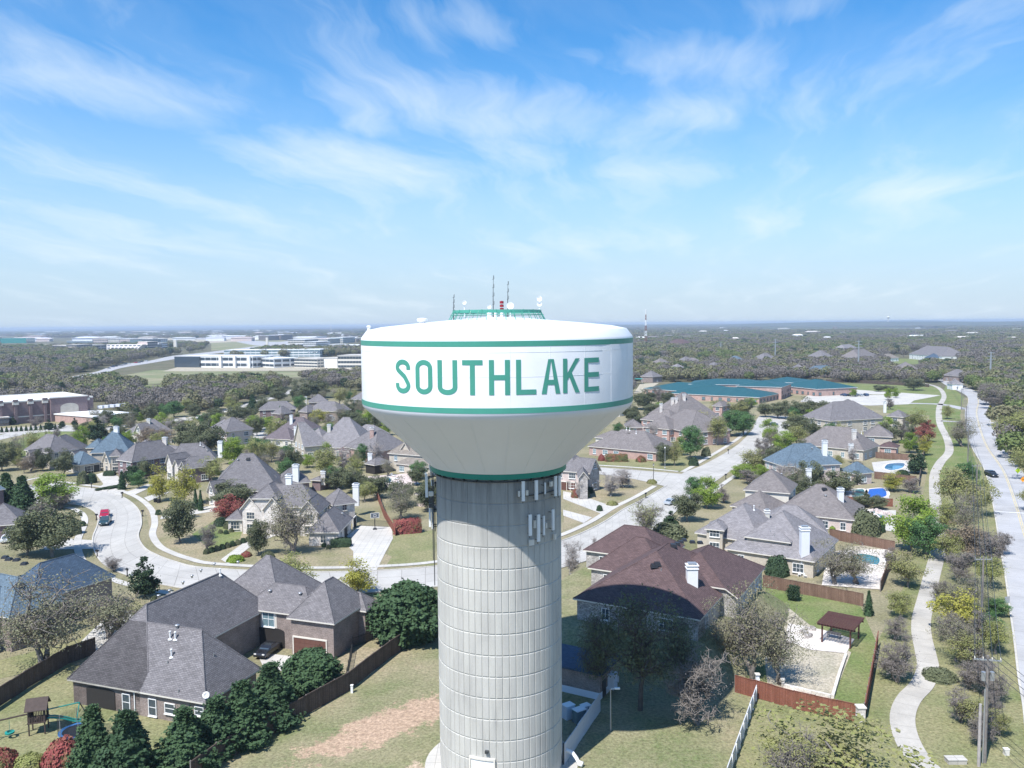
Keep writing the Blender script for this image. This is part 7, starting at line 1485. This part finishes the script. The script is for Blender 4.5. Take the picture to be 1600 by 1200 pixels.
# ------------------------------------------------------------------ large buildings farther out
def frame2(pL, pR):
    A, B = G(*pL), G(*pR); L = hypot(B[0]-A[0], B[1]-A[1]); return A, L, atan2(B[1]-A[1], B[0]-A[0])
def block(label, pL, pR, top, depth, wall='cream', roof='white', floors=2, bays=8, glass='glass', name='office_building', cat='office building', bands=True, par=None, vis_side=True, h=None):
    A, L, ang = frame2(pL, pR); h = h or height_at((pL[0]+pR[0])/2, (pL[1]+pR[1])/2, top); t = par or thing(name, (*A, 0), label, cat, rz=ang)
    m = MB(); m.box((L/2, depth/2, h/2), (L, depth, h)); m.build('wall', M[wall], t); m = MB(); m.box((L/2, depth/2, h+.25), (L+.8, depth+.8, .5)); m.build('roof', M[roof], t)
    fh = h/floors; bw = L/bays
    wm = MB(); wm.box((0, 0, 0), (bw*(.92 if bands else .6), .3, fh*.5)); wm = wm.mesh('window', M[glass], uv=False)
    for f in range(floors):
        for b in range(bays): link('window', wm, t, loc=(bw*(b+.5), -.08, fh*(f+.55)))
    nb = max(1, int(depth/bw)); sw = MB(); sw.box((0, 0, 0), (.3, depth/nb*.8, fh*.5)); sw = sw.mesh('window', M[glass], uv=False)
    for f in range(floors):
        for b in range(nb):
            for xx in ((L+.08) if A[0] < 0 else -.08,): link('window', sw, t, loc=(xx, depth*(b+.5)/nb, fh*(f+.55)))
    return t, L, h, ang
t, L, h, a = block('low white office with two window bands, left part of the modern complex', (285, 574), (395, 575), 557, 40, 'white', 'ltgray' if False else 'white', 2, 12)
m = MB(); m.box((8, -1, h*.5), (34, 2, h*.96)); m.build('glass_wing', M['glass'], t)
for k in range(1, 4): m = MB(); m.box((34+22*k*L/110, -1.2, h/2), (3, 3, h+1)); m.build('pier', M['white'], t)
block('white office wing with dark window bands, middle of the modern complex', (396, 573), (428, 575), 560, 30, 'white', 'white', 2, 5)
block('long pale office with blue glass behind the white wings', (350, 559), (500, 558), 547, 45, 'white', 'white', 3, 18, 'blueglass')
t, L, h, a = block('open sided parking garage right of the white office wings', (460, 574), (496, 575), 561, 34, 'cream', 'walk', 3, 8); block('blank white service building beside the parking garage', (497, 574), (527, 575), 560, 30, 'white', 'walk', 2, 3, 'white')
block('pale parking garage against the left rim of the tank', (528, 576), (575, 576), 556, 40, 'cream', 'walk', 3, 10)
for i in range(9):
    x, y = G(500+i*7, 560); car(('suv', 'sedan')[i % 2], ('car_white', 'car_gray', 'car_blue', 'car_silver')[i % 4], 0, 0, 1.5, '%s car on the roof deck of the far garage, counting rightwards' % ('first', 'second', 'third', 'fourth', 'fifth', 'sixth', 'seventh', 'eighth', 'ninth')[i], 'cars on the garage deck', loc=(x, y-60), z=height_at(510, 575, 561)*.97+.5) if i < 3 else None
# slanted cream office with gridded face
A, L, ang = frame2((168, 552.5), (215, 552.5)); h = height_at(190, 552.5, 538.5)
t = thing('office_building', (*A, 0), 'cream office with a leaning gridded front like a parallelogram', 'office building', rz=ang); s = L*.16; m = MB(); P = [(s*1.0, -8, 0), (L+0*s, -8, 0), (L+s*.8, 14, h), (-s*.6, 14, h)]
P = [(s, -14, 0), (L, -14, 0), (L+s*.6, 6, h), (-s*.6, 6, h)]; Bk = [(s, 30, 0), (L, 30, 0), (L+s*.6, 30, h), (-s*.6, 30, h)]
m.face(P); m.face(Bk[::-1])
for i in range(4): j = (i+1) % 4; m.face([P[j], P[i], Bk[i], Bk[j]])
m.build('wall', M['stone'], t)
for r in range(4):
    for c in range(8):
        u0, u1 = (c+.16)/8, (c+.84)/8; v0, v1 = (r+.25)/4, (r+.72)/4
        def q(u, v): a_ = Vector(P[0]).lerp(Vector(P[1]), u); b_ = Vector(P[3]).lerp(Vector(P[2]), u); return tuple(a_.lerp(b_, v)+Vector((0, -.3, .1)))
        m = MB(); m.face([q(u0, v0), q(u1, v0), q(u1, v1), q(u0, v1)]); m.build('window', M['glass'], t)
FB = 'far office campus'
block('blue gray glass office right of the leaning cream one', (216, 552), (231, 552), 539, 40, 'blueglass', 'ltgray' if False else 'white', 5, 5, 'glass'); block('taller pink gray office slab right of the glass one', (231, 552), (247, 551.5), 534, 40, 'pinkbrick', 'cream', 5, 5); block('darker glazed office at the right end of the campus', (248, 551), (262, 550), 536, 40, 'tankgray', 'cream', 5, 4)
block('low pale office far left of the leaning one', (82, 550), (118, 551), 540, 60, 'pinkbrick', 'cream', 3, 8); block('small pale office at the left end of the campus', (52, 549), (68, 549), 544, 60, 'cream', 'cream', 2, 4); block('low dark glazed office left of the campus', (69, 550), (83, 550), 543, 50, 'glass', 'tankgray', 2, 4, 'blueglass'); block('pink gray block left of the leaning office', (104, 552), (120, 552), 539, 40, 'pinkbrick', 'cream', 4, 4)
t, _, _, _ = block('row of white roofed office wings behind the leaning office, left wing', (144, 536), (168, 536), 528.5, 70, 'pinkbrick', 'white', 3, 6); block('white roofed office wing behind the leaning office, second', (169, 536.5), (186, 536.5), 529.5, 70, 'cream', 'white', 3, 4); block('white roofed office wing behind the leaning office, third', (187, 536.5), (203, 536.5), 530, 70, 'pinkbrick', 'white', 3, 4); block('dark glazed office wing behind the campus', (203, 537.5), (222, 537.5), 531, 70, 'glass', 'dmetal', 3, 6, 'blueglass'); block('pale office wing behind the campus, right end', (223, 536.5), (234, 536.5), 530, 70, 'white', 'white', 3, 3); block('dark office block behind the campus, far right', (234, 537), (252, 536.5), 530.5, 70, 'tankgray', 'dmetal', 3, 4); block('dark blue low office left of the white roofed wings', (104, 536), (146, 536), 533, 70, 'glass', 'tankgray', 2, 10, 'blueglass')
block('terracotta roofed building on the rise behind the campus', (125, 528), (148, 528), 524, 90, 'cream', 'door', 2, 6); block('gray stepped building top of the office campus', (175, 527.5), (193, 527.5), 524.5, 90, 'tankgray', 'cream', 2, 5)
for i, (a, b, tp) in enumerate(((26, 40, 529.5), (41, 55, 528.5))): block(('left' if i == 0 else 'right')+' one of two teal glass buildings at the far left', (a, 536), (b, 535), tp, 80, 'tealp', 'tealp', 3, 4, 'blueglass', cat='building', name='office_building')
def slab_tower(px, py, ty, w, label): 
    x, y = G(px, py); h = height_at(px, py, ty); ww = w/FPX*y; t = thing('pylon_tower', (x, y, 0), label, 'tower'); m = MB(); m.box((0, 0, h/2), (ww, ww*.8, h)); m.build('shaft', M['cream'], t); m = MB(); m.box((0, 0, h+.3), (ww*1.04, ww*.84, .6)); m.build('cap', M['white'], t)
slab_tower(274.5, 549, 531.5, 4.6, 'pale slab tower standing alone beside the far highway'); slab_tower(417.5, 544, 528, 3.2, 'slim pale slab tower between highway and apartments')
for i, (a, b, base, tp) in enumerate(((404, 420, 532, 524.5), (421, 439, 531.5, 523.5))): block(('left' if i == 0 else 'right')+' half of the brown gray apartment block near the highway', (a, base), (b, base), tp, 60, 'brick', 'tankgray', 4, 8, cat='apartment block', name='apartment_building')
for i, (a, b, base, tp, wl_) in enumerate(((450, 476, 539, 531, 'cream'), (479, 493, 531, 526, 'white'), (474, 494, 543, 534.5, 'white'), (443, 461, 543, 538.5, 'white'), (511, 524, 542, 538.5, 'white'), (515, 536, 536, 527.5, 'stone'), (537, 557, 535, 528.5, 'orange' if False else 'tanbrick'), (525, 560, 543, 539.5, 'white'), (496, 512, 537, 530, 'cream'), (370, 391, 526, 523, 'brick'))):
    block(('broad cream hospital like block', 'distant white block above the cream one', 'white block with blue glazing', 'low white warehouse', 'small white warehouse', 'cream block with tan stripes', 'tan block beside the tank rim', 'long white warehouse against the tank rim', 'cream block behind trees', 'distant brown apartments')[i]+' in the far business district', (a, base), (b, base), tp, 60, wl_, 'white', 2 if base-tp < 5 else 3, 6, 'blueglass' if i % 2 else 'glass')
# scattered distant buildings
rnd = random.Random(5); dm = {}
for i in range(120):
    left = i < 78; px_ = rnd.uniform(-20, 560) if left else rnd.uniform(1000, 1620); py_ = (518+rnd.random()**1.3*16) if left else rnd.uniform(514, 536)
    x, y = G(px_, py_); w = rnd.uniform(18, 60)*(1 if left else .6)*(1+y/6000); h = rnd.uniform(6, 12); mt = rnd.choice(['white', 'cream', 'tankgray', 'pinkbrick', 'stone', 'white'] if left else ['roof_brown', 'cream', 'white', 'roof_gray', 'stone'])
    if mt not in dm:
        m = MB(); m.box((0, 0, .5), (1, 1, 1)); m.face([(-.55, -.55, 1.0), (.55, -.55, 1.0), (.3, 0, 1.25), (-.3, 0, 1.25)]); m.face([(.55, .55, 1.0), (-.55, .55, 1.0), (-.3, 0, 1.25), (.3, 0, 1.25)]); m.face([(.55, -.55, 1), (.55, .55, 1), (.3, 0, 1.25)]); m.face([(-.55, .55, 1), (-.55, -.55, 1), (-.3, 0, 1.25)]); dm[mt] = m.mesh('distant_building', M[mt])
    o = link('distant_building', dm[mt], loc=(x, y, 0), rz=rnd.uniform(-.4, .4), label=('tiny pale building in the hazy business district near the left horizon' if left else 'tiny house roof in the hazy woods near the right horizon'), cat='building', group='distant buildings left' if left else 'distant buildings right'); o.scale = (w, w*.5, h)
# brick hall at far left
A, L, ang = frame2((-60, 670), (147, 653)); h = height_at(147, 653, 621); t = thing('brick_hall', (*A, 0), 'big purple brick hall with flat white roof and buttress piers at the left edge', 'hall', rz=ang); Dh = 46
m = MB(); m.box((L/2, Dh/2, h/2), (L, Dh, h)); m.build('wall', M['darkbrick'], t); m = MB(); m.box((L/2, Dh/2, h+.1), (L-1.2, Dh-1.2, .3)); m.build('roof', M['white'], t)
m = MB()
for c, d in (((L/2, .3, h+.3), (L, .7, .7)), ((L/2, Dh-.3, h+.3), (L, .7, .7)), ((.3, Dh/2, h+.3), (.7, Dh-1.4, .7)), ((L-.3, Dh/2, h+.3), (.7, Dh-1.4, .7))): m.box(c, d)
m.build('parapet', M['cream'], t)
for k in range(9): m = MB(); xk = L*(k+.5)/9; m.box((xk, -.4, h*.5), (1.2, .8, h)); m.box((xk, -.4, h+.9), (2.2, 1.0, .9)); m.build('pier', M['darkbrick'], t); m = MB(); m.box((xk, -.45, h-.6), (2.6, .9, 1.1)); m.build('pier_cap', M['cream'], t)
for k in range(5): m = MB(); m.box((L+.4, Dh*(k+.5)/5, h*.5), (.8, 1.2, h)); m.build('pier', M['darkbrick'], t)
m = MB(); m.box((L/2, -.06, h*.33), (L, .12, .5)); m.box((L+.06, Dh/2, h*.33), (.12, Dh, .5)); m.build('stone_course', M['cream'], t)
m = MB(); m.box((L-12, -1.0, h*.55), (17, 2, h*1.1)); m.build('entry_bay', M['darkbrick'], t); m = MB(); m.box((L-12, -1.0, h*1.12), (17.6, 2.6, .5)); m.build('bay_coping', M['cream'], t)
m = MB(); w2 = 4.2; zs = h*.45; pts = [(-w2, 0), (w2, 0), (w2, zs)]+[(w2*cos(pi*k/10), zs+w2*.6*sin(pi*k/10)) for k in range(1, 10)]+[(-w2, zs)]; m.face([(L-12+a, -2.06, h*.28+b*.8) for a, b in pts]); m.build('arched_window', M['tanbrick'], t)
block('low white roofed building right of the brick hall', (146, 664), (205, 657), 649, 30, 'redbrick', 'white', 1, 8, cat='building', name='low_building')
for i in range(5):
    x, y = G(158+i*9, 652-i); m = MB(); m.box((0, 0, 5.3), (2.6, 2, 1.4)); m.build('rooftop_unit', M['tankgray'], loc=(x, y, 0), label=('leftmost', 'second', 'middle', 'fourth', 'rightmost')[i]+' gray air unit on the low white roof right of the brick hall', cat='air unit', group='rooftop units by the brick hall')
block('small cream roofed pavilion before the brick hall at the left edge', (-25, 668), (14, 665), 654, 14, 'brick', 'stone', 1, 5, cat='building', name='low_building')
# school with teal standing seam roofs
M['roof_teal'] = M['teal']
Ws = [W((1005, 607), (1120, 615), 3.4, ry=589, pitch=.26, fl=''), W((1042, 614), (1187, 621), 3.6, ry=591, pitch=.24), W((1075, 600), (1205, 602), 7.0, ry=583, pitch=.16), W((1150, 603), (1222, 605), 7.5, ry=586, pitch=.2), W((1216, 602), (1276, 608), 4.6, ry=589, pitch=.28), W((1186, 596), (1240, 598), 6.5, ry=584, pitch=.2)]
ts, _ = house('sprawling school with teal metal roofs behind the peaked brown roof', Ws, 'teal', 'redbrick', gl='blueglass', wins=True, cat='school', name='school_building', fr='dmetal', trim='white', spacing=5)
m = MB(); C = smooth([G(1216, 622, 0), G(1224, 614, 0), G(1245, 611, 0), G(1268, 609, 0), G(1280, 604, 0)], 8); Lc, Rc = ribbon_pts(C, 5)
for i in range(len(C)-1): m.prism([Rc[i], Rc[i+1], Lc[i+1], Lc[i]], 3.3, 3.7)
t = thing('covered_walkway', (C[0][0], C[0][1], 0), 'curving white canopy over the school entrance drive', 'canopy'); m.v = [(x-C[0][0], y-C[0][1], z) for x, y, z in m.v]; m.build('canopy_roof', M['white'], t)
for i in range(0, len(C), 3): m = MB(); m.tube([(C[i][0]-C[0][0], C[i][1]-C[0][1], 0), (C[i][0]-C[0][0], C[i][1]-C[0][1], 3.3)], .18, 6); m.build('post', M['white'], t)
x, y = G(994, 600); sit('shade_canopy', (x, y, 0), 'small teal playground shade canopy left of the school', 'canopy', [('canopy', 'tealp', [((0, 0, 4), (9, 7, .3))])]+[('post', 'metal', [((sx*4, sy*3, 2), (.2, .2, 4))]) for sx in (-1, 1) for sy in (-1, 1)])
# houses among the trees on the right
FH = [((1420, 553), (1472, 557), 6.0, 541, 'gray', 'white', 'large white trimmed house with columns on the rise'), ((1450, 560), (1474, 560), 3.6, 552, 'navy', 'white', 'dark roofed side wing of the large white trimmed house'), ((1325, 552), (1353, 550), 5, 538, 'ltgray', 'siding', 'pale gray roofed house left of the rise'), ((1346, 563), (1380, 560), 5, 546, 'brown', 'brick', 'brown roofed house in the trees below the rise'), ((1386, 560), (1405, 559), 4, 553, 'tan', 'white', 'low white house below the rise'),
      ((1268, 564), (1286, 564), 3.6, 557, 'tan', 'tanbrick', 'tan cottage roof beside the peaked gray one'), ((1284, 562), (1312, 561), 5, 546, 'gray', 'brick', 'peaked gray roof house right of the tan cottage'), ((1213, 556), (1241, 557), 4.6, 549, 'gray', 'brick', 'gray roofed house above the school roofs'), ((1400, 580), (1442, 580), 4.6, 565, 'brown', 'tanbrick', 'house with twin tan gables above the school meadow'), ((1275, 582), (1312, 580), 4.4, 571, 'blue', 'brick', 'blue gray roof half hidden above the school meadow'),
      ((1322, 569), (1342, 569), 3.4, 562, 'ltan', 'white', 'white roofed shed among the trees'), ((1472, 586), (1498, 588), 4.4, 577, 'gray', 'brick', 'gray roof behind trees by the head of the trail'), ((1487, 600), (1506, 600), 4, 592, 'ltgray', 'white', 'pale house at the far bend of the road'), ((1525, 572), (1541, 572), 3.4, 567, 'ltan', 'white', 'white flat house right of the head of the road'), ((1548, 580), (1577, 581), 3.6, 572, 'ltgray', 'white', 'white and gray house near the right edge'),
      ((1169, 563), (1196, 564), 5, 549, 'gray', 'brick', 'peaked gray roof above the left school roof'), ((1132, 563), (1150, 564), 4.6, 556, 'blue', 'brick', 'blue gray roof above the left school roof'), ((1035, 540), (1066, 541), 6, 529, 'red', 'pinkbrick', 'terracotta roofed mansion near the radio mast'), ((1050, 567), (1070, 568), 5, 556, 'gray', 'brick', 'gray roof beyond the bare earth'), ((1038, 578), (1060, 579), 5, 568, 'ltgray', 'brick', 'pale gray roof right of the tank rim'), ((1010, 570), (1032, 571), 5, 559, 'brown', 'brick', 'brown roof close to the tank rim'), ((1066, 566), (1084, 567), 5, 559, 'brown', 'tanbrick', 'tan walled brown roof in the far right trees'), ((1036, 553), (1045, 553), 4, 547, 'ltan', 'white', 'tiny white house near the radio mast'), ((1096, 575), (1120, 576), 4.6, 566, 'gray', 'brick', 'gray roof above the middle of the school'), ((1236, 578), (1262, 578), 4.6, 569, 'gray', 'brick', 'gray roof above the right end of the school'), ((1000, 588), (1020, 589), 4.6, 579, 'gray', 'brick', 'gray roof touching the tank rim')]
for pL, pR, ze, ry, rm, wm, lb in FH: house(lb, [W(pL, pR, ze, ry=ry, pitch=.7)], rm, wm, spacing=6)
def add_gables(): pass
# lattice masts, far water towers
def mast(px, py, ty, label, cat='mast', arms=3):
    x, y = G(px, py); h = height_at(px, py, ty); t = thing('transmission_pole' if arms else 'radio_mast', (x, y, 0), label, cat); m = MB(); m.tube([(0, 0, 0), (0, 0, h)], [.9, .45], 8); m.build('pole', M['metal'], t)
    for k in range(arms): m = MB(); m.box((0, 0, h*(.97-.11*k)), (h*.24, .4, .4)); m.build('crossarm', M['metal'], t)
mast(1211, 566, 530, 'gray transmission pole above the school, left of three', 'transmission pole'); mast(1341, 577, 532, 'gray transmission pole in the middle of three', 'transmission pole'); mast(1547, 596, 550, 'gray transmission pole near the right edge', 'transmission pole'); mast(1126, 556, 535, 'faint far transmission pole left of the others', 'transmission pole')
x, y = G(1009, 542); h = height_at(1009, 542, 483); t = thing('radio_mast', (x, y, 0), 'tall red and white lattice radio mast on the horizon', 'radio mast')
for s in range(7):
    z0, z1 = h*s/7, h*(s+1)/7; m = MB(); w0, w1 = 2.2*(1-s/8.5), 2.2*(1-(s+1)/8.5)
    for sx, sy in ((-1, -1), (1, -1), (1, 1), (-1, 1)): m.tube([(sx*w0, sy*w0, z0), (sx*w1, sy*w1, z1)], .28, 4)
    for q in range(2): zz_ = z0+(z1-z0)*q/2; zq = z0+(z1-z0)*(q+1)/2; m.tube([(-w0, -w0, zz_), (w0, -w0, zq)], .2, 3); m.tube([(w0, w0, zz_), (-w0, w0, zq)], .3, 3)
    m.build('lattice_section', M['redwood' if s % 2 else 'white'], t)
def far_tank(px, py, ty, w, label):
    x, y = G(px, py); h = height_at(px, py, ty); r = w/FPX*y/2; t = thing('far_water_tower', (x, y, 0), label, 'water tower'); m = MB(); m.lathe([(r*.45, 0), (r*.4, h-r*1.1)], n=16); m.build('shaft', M['cream'], t); m = MB(); m.lathe([(r*.4, h-r*1.1), (r, h-r*.7), (r, h-r*.25), (.01, h)], n=20); m.build('tank', M['white'], t, smooth=True)
far_tank(1387.5, 507, 494.5, 4.5, 'tiny white water tower on the right horizon'); far_tank(117, 520, 513.5, 2.6, 'tiny pale tower on the left horizon'); far_tank(517.5, 519, 509, 2.6, 'tiny white water tower just left of the tank on the horizon')
# low wooded hills before the horizon
hx = np.linspace(-9500, 11200, 90); hy = np.linspace(5200, 15500, 40); XX, YY = np.meshgrid(hx, hy)
az = XX/YY
base_h = 30*np.clip((az-.02)/.25, 0, 1)+10*np.clip(-(az+.3)/.3, 0, 1)
zh = (base_h*(.55+.45*np.sin(XX*.0011+YY*.0004)*np.cos(YY*.0009-XX*.0003))+9*np.sin(XX*.0023+1)*np.sin(YY*.0017)*(az > 0))*np.clip((YY-5200)/2500, 0, 1)*np.clip((15500-YY)/2500, 0, 1)*np.clip((11200-np.abs(XX))/1500, 0, 1)
zh = np.clip(zh*1.35, -.5, 53)
V = np.stack([XX, YY, zh], -1).reshape(-1, 3); nx_ = len(hx); F = np.array([[j*nx_+i, j*nx_+i+1, (j+1)*nx_+i+1, (j+1)*nx_+i] for j in range(len(hy)-1) for i in range(nx_-1)])
M['hillw'] = ground_mat('wooded_hillside', (.12, .125, .07), (.06, .075, .035), None, .004, .5)
link('hills', np_mesh('hills', V, F, M['hillw'], smooth=True), kind='structure')
# ------------------------------------------------------------------ garden trees filling the lots between the houses
def near_line(x, y, Ls, d): return any((x-p[0])**2+(y-p[1])**2 < d*d for L in Ls for p in L)
ALLW = [w for _, ws in HOUSES for w in ws]; placed = [(o.location.x, o.location.y) for o in bpy.data.objects if o.type == 'EMPTY' and o.get('category') == 'tree']
DONE = set(); POOLS_ = [(o.location.x, o.location.y) for o in bpy.data.objects if o.get('category') in ('pool', 'car', 'pickup', 'play set', 'pergola', 'mailbox')]
REG = [([(-20, 735), (60, 700), (180, 690), (330, 700), (560, 700), (660, 740), (670, 800), (560, 790), (330, 760), (200, 748), (60, 745)], 46), ([(190, 668), (330, 662), (480, 640), (600, 650), (640, 690), (560, 705), (400, 705), (260, 690)], 40), ([(930, 690), (1010, 640), (1060, 650), (1170, 640), (1190, 660), (1080, 720), (960, 720)], 16), ([(1190, 700), (1240, 660), (1300, 650), (1420, 660), (1440, 720), (1420, 800), (1300, 800), (1150, 790), (1160, 740)], 30), ([(-40, 800), (60, 830), (120, 860), (60, 900), (-40, 880)], 6), ([(330, 650), (470, 606), (560, 616), (600, 650), (480, 640), (400, 655)], 14), ([(60, 690), (150, 655), (230, 655), (220, 680), (120, 690)], 10)]
rr = random.Random(11)
for poly, n in REG:
    xs = [p[0] for p in poly]; ys = [p[1] for p in poly]; got = 0
    for _ in range(n*14):
        if got >= n: break
        px_, py_ = rr.uniform(min(xs), max(xs)), rr.uniform(min(ys), max(ys))
        if not inpoly(np.array([px_]), np.array([py_]), poly)[0]: continue
        x, y = G(px_, py_)
        if any(w.inside(x, y, -2.2) for w in ALLW) or near_line(x, y, (RL, RR, CL), 5.5) or any((x-a)**2+(y-b)**2 < 20 for a, b in placed) or any((x-a)**2+(y-b)**2 < 60 for a, b in POOLS_): continue
        if inpoly(np.array([x]), np.array([y]), RL+RR[::-1])[0]: continue
        if any(0 < b-y < 32 and abs(x-a*y/b) < 9 for a, b in POOLS_): continue
        hs_ = sorted(HOUSES, key=lambda h: (h[0].location.x-x)**2+(h[0].location.y-y)**2)[0][0]; dx_, dy_ = x-hs_.location.x, y-hs_.location.y
        rel = ('right of the' if dx_ > 0 else 'left of the') if abs(dx_) > abs(dy_) else ('behind the' if dy_ > 0 else 'in front of the')
        kd = rr.choice(['live', 'live', 'olive', 'olive', 'bare', 'green', 'bright', 'live', 'oak', 'pinkbare'])
        lk = dict(live='dark oak', olive='khaki tree', bare='leafless tree', green='green tree', bright='lime tree', oak='gray oak', pinkbare='crape myrtle')[kd]; sh = ' '.join(hs_['label'].split()[:9]); key = lk+rel+sh
        if key in DONE: continue
        DONE.add(key); placed.append((x, y)); got += 1; h = rr.uniform(4.5, 9.5); w = h*rr.uniform(.75, 1.05)*FPX/hypot(hypot(x, y), CAM_H)
        T(kd, px_, py_, 0, w, rel+' '+sh, 'garden trees between the houses', look=lk, h=h)
PT = []
for (r0, r1, sp, sc0, sc1) in ((300, 1000, 7.6, .85, 1.2), (1000, 2200, 11.5, 1.1, 1.6), (2200, 4500, 24, 1.8, 2.8), (4500, 10000, 62, 4, 6.0)):
    n = int((r1*r1-r0*r0)*.78/(sp*sp)); r = np.sqrt(RNG.random(n)*(r1*r1-r0*r0)+r0*r0); a = RNG.uniform(-.62, .62, n); x = r*np.sin(a)*1.05; y = r*np.cos(a)
    px_, py_ = pxarr(x, y); ok = (px_ > -140) & (px_ < 1740) & ~inpoly(px_, py_, SUB)
    for c in CLEAR: ok &= ~inpoly(px_, py_, c)
    gap = np.sin(x*.011+3)*np.cos(y*.0093+x*.004)+.5*np.sin(x*.031+y*.021)
    dens = np.where(gap > .85, .12, 1.0); urban = (px_ < 600) & (py_ < 548); dens = np.where(urban, .2, dens); dens = np.where((px_ > 1000) & (py_ < 545) & (gap > .1), .35, dens)
    ok &= RNG.random(n) < dens; x, y, px_, py_ = x[ok], y[ok], px_[ok], py_[ok]
    for h_, ws_ in HOUSES:
        if h_.location.y < 280: continue
        d = np.hypot(x-h_.location.x, y-h_.location.y); k = d > 11.5; x, y, px_, py_ = x[k], y[k], px_[k], py_[k]
    s = RNG.uniform(sc0, sc1, len(x)); zone = np.sin(x*.017)*np.cos(y*.013)+.6*np.sin(x*.006-y*.008)
    kd = RNG.choice(len(FAR), len(x), p=FW); bareish = (zone > .35) & (RNG.random(len(x)) < .7); kd = np.where(bareish, 2, kd); fresh = (zone < -.75) & (RNG.random(len(x)) < .5); kd = np.where(fresh, 4, kd)
    for i in range(len(x)): PT.append((float(x[i]), float(y[i]), float(s[i]), int(kd[i])))
PT.sort(key=lambda p: hypot(p[0], p[1]))
WOODL = {0: 'gray green tree in the far woods', 1: 'gray green tree in the far woods', 2: 'leafless purplish tree in the far woods', 3: 'leafless purplish tree in the far woods', 4: 'fresh green tree in the far woods', 5: 'dark evergreen in the far woods', 6: 'gray green tree in the far woods'}
for (x, y, s, k) in PT[:150]:
    o = link('woodland_tree', FAR[k], loc=(x, y, 0), rz=random.uniform(0, 6.28), label=WOODL[k], cat='tree', group='trees in the far woods'); o.scale = (s*random.uniform(.9, 1.15), s, s*random.uniform(.8, 1.1))
rest_ = PT[150:]
protos = bpy.data.collections.new('far_tree_kinds')
for i, me in enumerate(FAR):
    o = bpy.data.objects.new('far_tree_%d' % i, me); protos.objects.link(o)
me = bpy.data.meshes.new('woodland'); me.from_pydata([(x, y, 0) for x, y, s, k in rest_], [], [])
at = me.attributes.new('size', 'FLOAT', 'POINT'); at.data.foreach_set('value', [p[2] for p in rest_])
at = me.attributes.new('pick', 'INT', 'POINT'); at.data.foreach_set('value', [p[3] for p in rest_])
at = me.attributes.new('turn', 'FLOAT', 'POINT'); at.data.foreach_set('value', [random.uniform(0, 6.28) for _ in rest_])
wood = link('woodland', me, kind='stuff', label='gray green and leafless woods reaching to the horizon')
ng = bpy.data.node_groups.new('woodland', 'GeometryNodeTree'); ng.interface.new_socket('Geometry', in_out='INPUT', socket_type='NodeSocketGeometry'); ng.interface.new_socket('Geometry', in_out='OUTPUT', socket_type='NodeSocketGeometry')
gn, gl_ = ng.nodes, ng.links; gi = gn.new('NodeGroupInput'); go = gn.new('NodeGroupOutput'); ip = gn.new('GeometryNodeInstanceOnPoints'); ci = gn.new('GeometryNodeCollectionInfo')
ci.inputs['Collection'].default_value = protos; ci.inputs['Separate Children'].default_value = True; ci.inputs['Reset Children'].default_value = True
def att(nm, dt):
    a = gn.new('GeometryNodeInputNamedAttribute'); a.data_type = dt; a.inputs['Name'].default_value = nm; return a.outputs['Attribute']
gl_.new(gi.outputs[0], ip.inputs['Points']); gl_.new(ci.outputs[0], ip.inputs['Instance']); ip.inputs['Pick Instance'].default_value = True
gl_.new(att('pick', 'INT'), ip.inputs['Instance Index']); cx_ = gn.new('ShaderNodeCombineXYZ'); gl_.new(att('turn', 'FLOAT'), cx_.inputs[2]); gl_.new(cx_.outputs[0], ip.inputs['Rotation'])
sz_ = gn.new('ShaderNodeCombineXYZ'); sa = att('size', 'FLOAT'); zm = gn.new('ShaderNodeMath'); zm.operation = 'MINIMUM'; zm.inputs[1].default_value = 1.5; gl_.new(sa, zm.inputs[0])
gl_.new(sa, sz_.inputs[0]); gl_.new(sa, sz_.inputs[1]); gl_.new(zm.outputs[0], sz_.inputs[2]); gl_.new(sz_.outputs[0], ip.inputs['Scale']); gl_.new(ip.outputs[0], go.inputs[0])
md = wood.modifiers.new('woodland', 'NODES'); md.node_group = ng
# air
hz = MB(); X0, X1, Y0, Y1, Z0, Z1 = -11500, 11500, -400, 16500, -1.5, 56.5
hz.box(((X0+X1)/2, (Y0+Y1)/2, (Z0+Z1)/2), (X1-X0, Y1-Y0, Z1-Z0)); hm = bpy.data.materials.new('thin_air'); hm.use_nodes = True; hn = hm.node_tree.nodes; hn.remove(hn['Principled BSDF'])
pv = hn.new('ShaderNodeVolumePrincipled'); pv.inputs['Color'].default_value = (.70, .83, 1, 1); pv.inputs['Density'].default_value = 1.15e-4; pv.inputs['Anisotropy'].default_value = .1; hm.node_tree.links.new(pv.outputs[0], hn['Material Output'].inputs['Volume'])
hzo = hz.build('haze', hm, kind='stuff')
